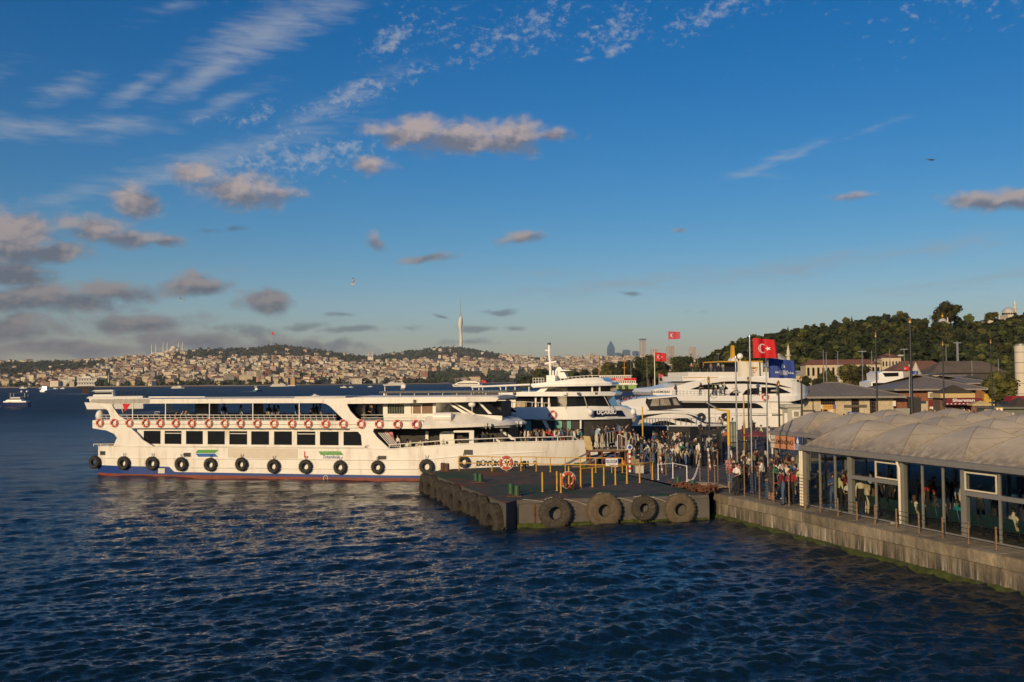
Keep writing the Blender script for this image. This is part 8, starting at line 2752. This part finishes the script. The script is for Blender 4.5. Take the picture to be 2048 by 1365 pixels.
def pose_joints(pose):
 # joints of a 1.72 m figure facing +y; L is its left (-x)
 j = {'pelvis': (0, 0, .94), 'waist': (0, .005, 1.08), 'chest': (0, .0, 1.28), 'neck0': (0, -.01, 1.44), 'neck': (0, 0, 1.50), 'head': (0, .02, 1.60), 'top': (0, .015, 1.685), 'nose': (0, .125, 1.585)}
 for s, n in ((-1, 'L'), (1, 'R')):
  j.update({'sho' + n: (s * .165, -.01, 1.40), 'elb' + n: (s * .225, -.03, 1.13), 'wri' + n: (s * .235, .06, .90), 'hand' + n: (s * .232, .09, .81), 'hip' + n: (s * .085, 0, .90), 'kne' + n: (s * .10, .025, .50), 'ank' + n: (s * .105, -.02, .085), 'toe' + n: (s * .125, .14, .03)})
 def arm(n, e, w):
  s = -1 if n == 'L' else 1
  j['elb' + n] = (s * e[0], e[1], e[2])
  j['wri' + n] = (s * w[0], w[1], w[2])
  d = (Vector(j['wri' + n]) - Vector(j['elb' + n])).normalized() * .09
  j['hand' + n] = tuple(Vector(j['wri' + n]) + d)
 def leg(n, k, a):
  s = -1 if n == 'L' else 1
  j['kne' + n] = (s * k[0], k[1], k[2])
  j['ank' + n] = (s * a[0], a[1], a[2])
  j['toe' + n] = (s * (a[0] + .015), a[1] + .16, max(.025, a[2] - .055))
 if pose == 'walk':
  leg('L', (.095, .20, .52), (.10, .26, .10))
  leg('R', (.095, -.03, .49), (.10, -.30, .16))
  arm('L', (.22, -.14, 1.15), (.23, -.10, .92))
  arm('R', (.22, .06, 1.15), (.20, .22, 1.0))
 elif pose == 'phone':
  arm('R', (.22, .02, 1.15), (.10, .26, 1.24))
  arm('L', (.22, -.02, 1.14), (.17, .20, 1.08))
  j['head'] = (0, .05, 1.59)
  j['top'] = (0, .06, 1.675)
  j['nose'] = (0, .15, 1.555)
 elif pose == 'rail':
  for n in 'LR':
   arm(n, (.23, .10, 1.12), (.17, .34, 1.06))
  for k in ('chest', 'neck0', 'neck', 'head', 'top', 'nose', 'shoL', 'shoR'):
   x, y, z = j[k]
   j[k] = (x, y + .10, z - .02)
 elif pose == 'hip':
  arm('R', (.33, -.06, 1.14), (.17, .04, 1.0))
  leg('L', (.12, .06, .49), (.15, .02, .085))
 elif pose == 'raise':
  arm('R', (.26, .12, 1.46), (.12, .20, 1.66))
  arm('L', (.22, .05, 1.14), (.12, .24, 1.18))
 elif pose == 'sit':
  for k in list(j):
   x, y, z = j[k]
   if k[:3] not in ('kne', 'ank', 'toe'):
    j[k] = (x, y, z - .42)
  for n in 'LR':
   leg(n, (.12, .44, .50), (.13, .40, .09))
   arm(n, (.22, .04, .74), (.13, .28, .62))
 return j
BONES = [('pelvis', 'waist', 'b'), ('waist', 'chest', 't'), ('chest', 'neck0', 't'), ('neck0', 'neck', 's'), ('neck', 'head', 's'), ('head', 'top', 's'), ('head', 'nose', 's')]
for n in 'LR':
 BONES += [('chest', 'sho' + n, 't'), ('sho' + n, 'elb' + n, 't'), ('elb' + n, 'wri' + n, 'f'), ('wri' + n, 'hand' + n, 's'), ('pelvis', 'hip' + n, 'b'), ('hip' + n, 'kne' + n, 'b'), ('kne' + n, 'ank' + n, 'c'), ('ank' + n, 'toe' + n, 'h')]
RAD = {'pelvis': (.145, .11), 'waist': (.125, .095), 'chest': (.155, .105), 'neck0': (.075, .07), 'neck': (.052, .055), 'head': (.082, .10), 'top': (.058, .07), 'nose': (.014, .014), 'sho': (.072, .07), 'elb': (.047, .047), 'wri': (.030, .034), 'hand': (.036, .020), 'hip': (.095, .10), 'kne': (.062, .065), 'ank': (.04, .045), 'toe': (.04, .028)}
_pm = {}
def body_mesh(pose, long_sleeve, long_legs, slim):
 key = (pose, long_sleeve, long_legs, slim)
 if key in _pm:
  return _pm[key]
 bkey = ('base', pose, slim)
 j = pose_joints(pose)
 if bkey not in _pm:
  names = list(j)
  me = bpy.data.meshes.new('figure')
  me.from_pydata([j[k] for k in names], [(names.index(a), names.index(b)) for a, b, _ in BONES], [])
  o = bpy.data.objects.new('figure', me)
  C.objects.link(o)
  o.modifiers.new('skin', 'SKIN')
  sub = o.modifiers.new('sub', 'SUBSURF')
  sub.levels = 1
  sk = me.skin_vertices[0].data
  for i, k in enumerate(names):
   r = RAD.get(k) or RAD[k[:-1]]
   f = (.86 if slim and k not in ('head', 'top', 'nose') else 1.0)
   sk[i].radius = (r[0] * f, r[1] * f)
   sk[i].use_root = (k == 'pelvis')
  dg = bpy.context.evaluated_depsgraph_get()
  m2 = bpy.data.meshes.new_from_object(o.evaluated_get(dg))
  bpy.data.objects.remove(o)
  # fingers and thumbs, rooted in the palms
  bm = bmesh.new()
  bm.from_mesh(m2)
  for n, s in (('L', -1), ('R', 1)):
   a, b = Vector(j['wri' + n]), Vector(j['hand' + n])
   d = (b - a).normalized()
   side = d.cross(Vector((s, 0, 0)))
   side = side.normalized() if side.length > .1 else Vector((0, 1, 0))
   out = d.cross(side)
   for i in range(5):
    if i < 4:
     p0 = b + side * (.026 - .017 * i)
     p1 = p0 + d * (.075, .085, .08, .062)[i] + out * .018
    else:
     p0 = a + d * .05 + side * .03
     p1 = p0 + d * .045 + side * .03
    q0 = [bm.verts.new(p0 + side * .008 * cos(t_) + out * .008 * sin(t_)) for t_ in (0, 2.1, 4.2)]
    q1 = [bm.verts.new(p1 + side * .005 * cos(t_) + out * .005 * sin(t_)) for t_ in (0, 2.1, 4.2)]
    for t_ in range(3):
     bm.faces.new((q0[t_], q0[(t_ + 1) % 3], q1[(t_ + 1) % 3], q1[t_]))
    bm.faces.new(q1)
  bm.to_mesh(m2)
  bm.free()
  co = [p.center.copy() for p in m2.polygons]
  tags = []
  for c in co:
   best = None
   for a, b, t_ in BONES:
    A, B = Vector(j[a]), Vector(j[b])
    f = max(0, min(1, (c - A).dot(B - A) / max(1e-6, (B - A).length_squared)))
    dd = (c - A.lerp(B, f)).length - (RAD.get(a) or RAD[a[:-1]])[0] * .8
    if best is None or dd < best[0]:
     best = (dd, t_, f)
   tags.append(best)
  _pm[bkey] = (m2, tags)
 m2, tags = _pm[bkey]
 m = m2.copy()
 m.name = 'person'
 m.materials.clear()
 for mt in (SKIN, FAB['white'], FAB['black'], FAB['black']):
  m.materials.append(mt)
 idx = []
 for dd, t_, f in tags:
  if t_ == 'f':
   i = 1 if long_sleeve else 0
  elif t_ == 'c':
   i = 2 if long_legs else 0
  else:
   i = {'s': 0, 't': 1, 'b': 2, 'h': 3}[t_]
  idx.append(i)
 m.polygons.foreach_set('material_index', idx)
 m.polygons.foreach_set('use_smooth', [True] * len(idx))
 _pm[key] = m
 return m
def hair_mesh(kind, pose):
 key = ('hair', kind, pose)
 if key in _pm:
  return _pm[key]
 j = pose_joints(pose)
 c = Vector(j['head']) + Vector((0, -.018, .022))
 mb = MB()
 n, k = 12, 6
 rg = []
 for i in range(k + 1):
  th = .02 + (pi * .56) * i / k
  ring = []
  for a in range(n):
   ph = 2 * pi * a / n
   fr_ = max(0, sin(ph))           # the face side stays free
   t2 = th * (1 - .36 * fr_)
   ring.append((c.x + .098 * sin(t2) * cos(ph), c.y + .112 * sin(t2) * sin(ph), c.z + .125 * cos(t2)))
  rg.append(ring)
 mb.loft(rg)
 if kind == 'long':
  mb.loft([[(c.x + w_ * cos(pi + pi * a / 6), c.y - .01 + dep * sin(pi + pi * a / 6), c.z + z) for a in range(7)] + [(c.x + w_ * .8, c.y - .04, c.z + z), (c.x - w_ * .8, c.y - .04, c.z + z)] for w_, dep, z in ((.095, .11, .05), (.105, .12, -.08), (.11, .12, -.2), (.09, .13, -.33), (.05, .12, -.40))])
 if kind == 'scarf':
  mb.loft([[(c.x + w_ * cos(2 * pi * a / 12), c.y + .01 + dep * (sin(2 * pi * a / 12) - (.25 if z > -.12 else 0)), c.z + z) for a in range(12)] for w_, dep, z in ((.10, .10, .0), (.105, .10, -.07), (.10, .10, -.12), (.13, .12, -.19), (.19, .14, -.27), (.20, .13, -.34))])
 if kind == 'cap':
  mb.loft([[(c.x - .08, c.y + .07, c.z + .05), (c.x + .08, c.y + .07, c.z + .05), (c.x + .08, c.y + .08, c.z + .065), (c.x - .08, c.y + .08, c.z + .065)], [(c.x - .06, c.y + .20, c.z + .03), (c.x + .06, c.y + .20, c.z + .03), (c.x + .06, c.y + .20, c.z + .04), (c.x - .06, c.y + .20, c.z + .04)]])
 m = mb.mesh('hair', HAIR['dark'], 60)
 _pm[key] = m
 return m
SKIRT = MB().loft([[(w_ * cos(a * pi / 7), w_ * .8 * sin(a * pi / 7), z) for a in range(14)] for w_, z in ((.135, 1.06), (.165, .90), (.185, .70), (.21, .40), (.23, .16))]).mesh('skirt', FAB['black'], 60)
_seen = {}
_plist = []
def setmat(o, i, m):
 o.material_slots[i].link = 'OBJECT'
 o.material_slots[i].material = m
def person(p, rz, zone, place, pose='stand', top=None, bottom=None, hair=None, kind=None, h=None, sleeve=None, legs=None, extra=''):
 R_ = random.random
 if kind is None:
  kind = random.choices(('man', 'woman', 'scarf'), (.55, .33, .12))[0]
 tops = ['white'] * 4 + ['black'] * 5 + ['navy', 'grey', 'beige', 'cream', 'red', 'dark red', 'light blue', 'blue', 'olive', 'brown', 'pink', 'green', 'charcoal', 'pale yellow', 'orange']
 top = top or random.choice(tops)
 bottom = bottom or random.choice(['black'] * 5 + ['jeans blue'] * 4 + ['beige', 'charcoal', 'navy', 'olive', 'grey'])
 hc = hair or random.choices(list(HAIR), (.62, .24, .06, .08))[0]
 sleeve = (R_() < .35 or kind == 'scarf') if sleeve is None else sleeve
 legs = (R_() < .85) if legs is None else legs
 h = h or (random.uniform(1.66, 1.84) if kind == 'man' else random.uniform(1.56, 1.70))
 o = link('person', body_mesh(pose, sleeve, legs, kind != 'man'), None, tuple(p), rz)
 s = h / 1.72
 o.scale = (s, s, s)
 setmat(o, 1, FAB[top])
 setmat(o, 2, FAB[bottom])
 sh = random.choice(('white', 'black', 'black', 'brown'))
 setmat(o, 3, SHOES[sh])
 hk = 'short' if kind == 'man' else 'long' if kind == 'woman' else 'scarf'
 ho = link('hair' if hk != 'scarf' else 'headscarf', hair_mesh(hk, pose), o)
 if hk == 'scarf':
  sc_ = random.choice(('beige', 'black', 'grey', 'olive', 'navy', 'cream'))
  setmat(ho, 0, FAB[sc_])
  hd = '%s headscarf' % sc_
 else:
  setmat(ho, 0, HAIR[hc])
  hd = ('long ' if hk == 'long' else '') + hc + ' hair'
 bt = bottom + (' trousers' if legs else ' shorts')
 if (kind == 'scarf' or (kind == 'woman' and R_() < .2)) and pose in ('stand', 'phone', 'rail', 'hip', 'raise'):
  so_ = link('skirt', SKIRT, o)
  setmat(so_, 0, FAB[bottom])
  bt = 'long %s skirt' % bottom
 lab = ('person in %s top, %s, %s, %s' % (top, bt.replace('jeans blue trousers', 'blue jeans').replace('jeans blue', 'blue'), hd, place), 'person in %s top, %s, %s' % (top, bt.replace('jeans blue trousers', 'blue jeans').replace('jeans blue', 'blue'), place))
 _plist.append((o, lab, zone))
 return o
def P_ground(px, py, z=ZQ):
 return U(px, py, z)
# queue between the tall fence and the name board
sq = [QS(*p)[0] for p in tall_px]
zone = 'people queueing behind the tall fence'
spots = []
tries = 0
while len(spots) < 62 and tries < 4000:
 tries += 1
 px, py = random.uniform(1458, 1612), random.uniform(926, 1012)
 s_, t_ = QS(px, py)
 if t_ > tf + .35 and (s_ < cs - .3) and t_ < ct + SB - .1 and all((s_ - a) ** 2 + (t_ - b) ** 2 > .20 for a, b in spots):
  spots.append((s_, t_))
for s_, t_ in spots:
 person(Q(s_, t_), random.uniform(0, 6.28) if random.random() < .4 else qrot + pi / 2 + random.gauss(0, .7), zone, 'queueing behind tall fence', random.choice(('stand', 'stand', 'phone', 'hip', 'rail')))
person(P_ground(1474, 992), 2.2, zone, 'left end of fenced queue', 'phone', 'white', 'black', 'dark', 'man', 1.78, False)
person(P_ground(1568, 1011), 1.0, zone, 'leaning on fence by hall', 'rail', 'dark red', 'jeans blue', 'dark', 'man', 1.78, True)
person(P_ground(1542, 1003), -1.0, zone, 'close to the tall fence', 'hip', 'charcoal', 'charcoal', 'brown', 'man', 1.82, False, False)
# walkers on the pontoon approach
zone = 'people walking off the ferry'
for px, py, top, bt, kd, ps in ((1331, 934, 'charcoal', 'olive', 'man', 'walk'), (1347, 936, 'white', 'beige', 'woman', 'walk'), (1356, 937, 'cream', 'black', 'scarf', 'walk'), (1366, 934, 'green', 'black', 'man', 'stand'), (1371, 940, 'beige', 'jeans blue', 'woman', 'walk'), (1385, 936, 'grey', 'black', 'scarf', 'stand'), (1398, 931, 'white', 'beige', 'man', 'walk'),
        (1338, 939, 'navy', 'jeans blue', 'woman', 'phone'), (1378, 929, 'pale yellow', 'black', 'woman', 'stand'), (1322, 927, 'white', 'black', 'man', 'stand'), (1316, 922, 'beige', 'black', 'man', 'walk'), (1390, 926, 'black', 'black', 'man', 'phone'), (1352, 927, 'pink', 'grey', 'woman', 'stand'), (1362, 928, 'white', 'navy', 'man', 'hip')):
 person(P_ground(px, py), random.choice((0, 3.1, .5, -.6, 2.6)) + random.gauss(0, .3), zone, 'between pontoon and gate', ps, top, bt, None, kd)
# behind the gate, by the flagpoles and the yacht
zone = 'people behind the black gate'
for _ in range(42):
 px, py = random.uniform(1300, 1565), random.uniform(862, 912)
 if py < 880 and px < 1400:
  px += 90
 person(P_ground(px, py), random.uniform(0, 6.28), zone, 'behind the black gate', random.choice(('stand', 'walk', 'walk', 'phone', 'hip')))
for _ in range(34):
 px, py = random.uniform(1300, 1440), random.uniform(893, 936)
 person(P_ground(px, py), random.uniform(0, 6.28), zone, 'in the crowd by the gate', random.choice(('stand', 'walk', 'phone', 'hip')))
# on the boarding stage and its steps
zone = 'people on the boarding stage'
gz = ZS
for px, yy, top, bt, kd, ps in ((1193, .9, 'light blue', 'cream', 'man', 'rail'), (1204, .5, 'black', 'beige', 'man', 'phone'), (1219, 1.0, 'navy', 'black', 'man', 'phone'), (1230, 1.5, 'dark red', 'black', 'woman', 'stand'), (1240, .7, 'orange', 'brown', 'scarf', 'stand'), (1252, 1.3, 'brown', 'beige', 'man', 'raise'), (1197, 2.0, 'white', 'navy', 'man', 'stand'), (1212, 2.3, 'grey', 'black', 'man', 'stand'),
        (1225, 2.4, 'black', 'black', 'woman', 'phone'), (1236, 2.5, 'blue', 'black', 'man', 'stand'), (1186, 1.6, 'charcoal', 'black', 'man', 'stand'), (1246, 2.3, 'white', 'black', 'scarf', 'stand')):
 x = UY(px, 890, gy + yy).x
 person(Vector((x, gy + yy, gz + .005)), random.uniform(.8, 2.4) * random.choice((1, -1)), zone, 'on the boarding stage', ps, top, bt, None, kd, legs=not (px == 1252))
zone = 'people on the boarding steps'
for px, k, yy, top, kd in ((1262, 0, 1.0, 'beige', 'woman'), (1270, 1, .8, 'grey', 'man'), (1276, 1, 2.0, 'pale yellow', 'woman'), (1283, 2, 1.0, 'black', 'man'), (1288, 2, 2.2, 'white', 'scarf'), (1294, 3, .8, 'white', 'scarf'), (1300, 3, 1.8, 'navy', 'woman'), (1306, 4, 1.0, 'olive', 'scarf'), (1313, 4, 2.0, 'cream', 'woman'), (1320, 4, .6, 'beige', 'man'), (1268, 0, 2.4, 'black', 'man'), (1299, 4, 2.7, 'charcoal', 'man')):
 x = UY(px, 890, gy + yy).x
 person(Vector((x, gy + yy, max(ZQ + .1, ZS - .24 * (k + 1) - .1))), random.uniform(.9, 2.2), zone, 'on the boarding steps', random.choice(('walk', 'stand', 'phone')), top, None, None, kd)
# aboard the white ferry
def aboard(fr, parent_zone, place, x, y, z, rz, **kw):
 return person(fr.w(x, y, z), fr.rz + rz, parent_zone, place, **kw)
zone = 'passengers on the ferry bow'
zd1 = ZMD + .51
for i, px in enumerate((966, 974, 1003, 1042, 1050, 1056, 1062, 1068, 1073, 1078, 1083, 1088, 1094, 1100, 1106, 1112, 1118, 1124, 1130, 1136, 1143, 1149, 1155, 1162, 1085, 1110, 1127, 1147)):
 yy = random.uniform(1.2, 4.2) if i > 2 else 1.6
 s_ = ff.px(px, 880, yy)[0]
 yy = max(yy, FW / 2 - half(s_) + .45)
 s_ = ff.px(px, 880, yy)[0]
 tp = {4: 'cream', 5: 'cream', 7: 'black', 12: 'red', 14: 'red', 16: 'cream', 18: 'black', 19: 'grey', 21: 'olive', 23: 'teal'}.get(i)
 aboard(ff, zone, 'on the ferry bow', s_, yy, zd1, random.gauss(-1.5, .5), top=tp, pose=random.choice(('stand', 'stand', 'phone', 'hip')), kind='scarf' if i == 21 else 'man' if i in (7, 18, 19, 23) else None)
zone = 'passengers at the ferry fore deck'
for i, px in enumerate((797, 812, 822, 832, 842, 850, 858, 868, 876, 884, 918)):
 s_ = ff.px(px, 885, .9)[0]
 st_ = px in (797,)
 aboard(ff, zone, 'at the fore deck rail', s_, max(.75 + .5 * (i % 2), FW / 2 - half(s_) + .6), ZMD + .20, random.gauss(0, .8) + pi, pose='stand' if st_ else 'sit', top='white' if st_ else None, kind='woman' if st_ else None)
zone = 'passengers on the ferry upper deck'
for px, ps, tp, kd, yy in ((352, 'sit', 'pink', 'woman', 1.0), (448, 'stand', 'black', 'man', 2.6), (482, 'stand', 'white', 'woman', 2.7), (538, 'stand', 'black', 'man', 2.6), (549, 'stand', 'brown', 'woman', 2.8), (556, 'stand', 'beige', 'woman', 2.6), (592, 'stand', 'light blue', 'scarf', 2.6), (600, 'stand', 'white', 'man', 3.0), (621, 'sit', 'black', 'man', 1.6), (633, 'stand', 'charcoal', 'man', 3.0), (640, 'stand', 'light blue', 'man', 2.7),
      (365, 'sit', 'cream', 'woman', 2.1), (372, 'sit', 'beige', 'man', 2.1), (627, 'stand', 'olive', 'man', 2.8), (728, 'stand', 'charcoal', 'man', .55), (745, 'raise', 'black', 'man', .55)):
 s_ = ff.px(px, 825, yy)[0]
 aboard(ff, zone, 'on ferry upper deck', s_, yy, zd + .01, random.uniform(0, 6.28) if ps != 'sit' else -pi / 2, pose=ps, top=tp, kind=kd)
# inside the waiting hall
zone = 'people in the waiting hall'
for px, py, ps, tp, bt, kd, hh in ((1662, 1026, 'phone', 'white', 'black', 'man', 1.45), (1676, 1021, 'stand', 'pale yellow', 'black', 'man', 1.68), (1650, 1019, 'phone', 'blue', 'jeans blue', 'man', 1.7), (1690, 1017, 'stand', 'dark red', 'black', 'woman', 1.7), (1694, 1010, 'stand', 'orange', 'brown', 'woman', 1.66), (1713, 1030, 'stand', 'cream', 'black', 'man', 1.75), (1734, 1030, 'hip', 'beige', 'cream', 'man', 1.8), (1748, 1028, 'stand', 'brown', 'brown', 'woman', 1.7),
        (1760, 1018, 'stand', 'black', 'charcoal', 'man', 1.75), (1868, 1028, 'phone', 'black', 'black', 'man', 1.75), (1889, 1016, 'stand', 'navy', 'beige', 'man', 1.75), (1922, 1040, 'stand', 'light blue', 'black', 'man', 1.7), (1640, 1008, 'stand', 'black', 'black', 'man', 1.75), (1704, 1005, 'stand', 'charcoal', 'black', 'man', 1.78)):
 p = U(px, py, ZQ + .02)
 rel = p - Q(cs, ct)
 if rel.dot(QN) < .45:
  p = p + QN * (.5 - rel.dot(QN))
 p.z = ZQ + .02
 person(p, qrot + random.choice((pi / 2, 0, pi, -2.2)) + random.gauss(0, .4), zone, 'inside glazed waiting hall', ps, tp, bt, None, kd, hh, legs=bt != 'beige')
for _ in range(16):
 p = Q(cs + random.uniform(.6, 16), ct + random.uniform(1.6, 5.5), ZQ + .02)
 person(p, random.uniform(0, 6.28), zone, 'inside glazed waiting hall', random.choice(('stand', 'hip', 'phone')))
for i, (bi, si, tp, kd) in enumerate(((1, 2, 'white', 'woman'), (3, 0, 'teal', 'man'), (4, 2, 'cream', 'man'), (5, 1, 'navy', 'woman'), (5, 2, 'red', 'woman'), (6, 0, 'black', 'woman'), (6, 2, 'cream', 'woman'), (7, 1, 'olive', 'man'), (2, 1, 'charcoal', 'man'))):
 loc = Q(cs + 3.75 + bi * 1.85 + .26 + si * .57, ct + .72 + .14, ZQ + .03)
 person(loc, qrot, zone, 'seated behind hall glass', 'sit', tp, None, None, kd)
# plaza crowd by the awning kiosk
zone = 'crowd in front of the awning kiosk'
spots = []
while len(spots) < 50:
 px, d = random.uniform(1836, 1990), random.triangular(122, 149, 146)
 if all(abs(px - a) > 1.6 or abs(d - b) > 1.4 for a, b in spots):
  spots.append((px, d))
for px, d in spots:
 person(Vector((colx(px, d), d, ZQ)), random.uniform(0, 6.28), zone, 'before the awning kiosk', random.choice(('stand', 'walk', 'walk', 'phone', 'hip')))
person(P_ground(2020, 843), 1.2, 'walker', 'walking alone by the road', 'walk', 'white', 'black', 'dark', 'man', 1.75)
for px in (1958, 1966, 2030, 2042, 2004, 1990, 1978):
 d = random.uniform(165, 180)
 person(Vector((colx(px, d), d, ZQ)), random.uniform(0, 6.28), 'people', 'by the round tree', 'walk')
for px, d in ((1662, 126), (1686, 127), (1691, 126), (1735, 127), (1771, 120), (1764, 122), (1660, 121), (1778, 118)):
 person(Vector((colx(px, d), d, ZQ)), random.uniform(0, 6.28), 'people by the pavilion', 'by the ticket pavilion', 'walk')
# tour boats and the cruise ferry
zone = 'passengers of the cruise ferry'
zp = b4.f.px(1440, 793)[1] + .02
for px in (1352, 1400, 1426, 1431, 1441, 1449, 1473, 1516, 1555):
 x = b4.f.px(px, 785, .3)[0]
 person(b4.f.w(x, .30, zp), b4.f.rz + random.uniform(0, 6.28), zone, 'at cruise ferry rail', random.choice(('stand', 'rail', 'phone')))
zp = b5.f.px(1440, 745, 2)[1]
for px in (1383, 1395, 1407, 1422, 1437, 1446, 1556, 1572):
 x = b5.f.px(px, 745, 2)[0]
 person(b5.f.w(x, 2, zp), random.uniform(0, 6.28), 'passengers of the city ferry', 'on city ferry top deck', 'stand')
zone = 'passengers on the yacht'
zp = b3.f.px(1260, 816)[1]
for px in (1237, 1243, 1248, 1254, 1262, 1268):
 x = max(.2, b3.f.px(px, 812, 2)[0])
 person(b3.f.w(x + random.uniform(0, .4), 1.2 + random.uniform(0, 2), zp + .02), random.uniform(0, 6.28), zone, 'on the yacht flybridge', 'sit')
# labels: where two would read alike, count them from the left
groups_ = {}
for o, lab, zone in _plist:
 groups_.setdefault(lab[0], []).append((o, zone, lab[1]))
bpy.context.view_layer.update()
for lab, lst in groups_.items():
 lst.sort(key=lambda a: a[0].location.x / max(1, a[0].location.y))
 for k, (o, zone, ls) in enumerate(lst):
  l2 = lab if len(lst) == 1 else lab + ', %s from left' % nth(k + 1)
  tag(o, l2 if len(l2.split()) <= 16 else lab.replace(' trousers', '') + ', %s from left' % nth(k + 1), 'person', zone)
# ------------------------------------------------------------------ evening haze
hm = bpy.data.materials.new('haze')
hm.use_nodes = True
q = G(hm.node_tree)
pv = q.n('ShaderNodeVolumePrincipled')
pv.inputs['Color'].default_value = (.80, .86, 1, 1)
pv.inputs['Density'].default_value = 3.2e-5
o = q.n('ShaderNodeOutputMaterial')
q.t.links.new(pv.outputs[0], o.inputs['Volume'])
hb = MB().box(-21500, 21500, -21500, 21500, -3, 640).ob('haze', hm)
tag(hb, kind='stuff')
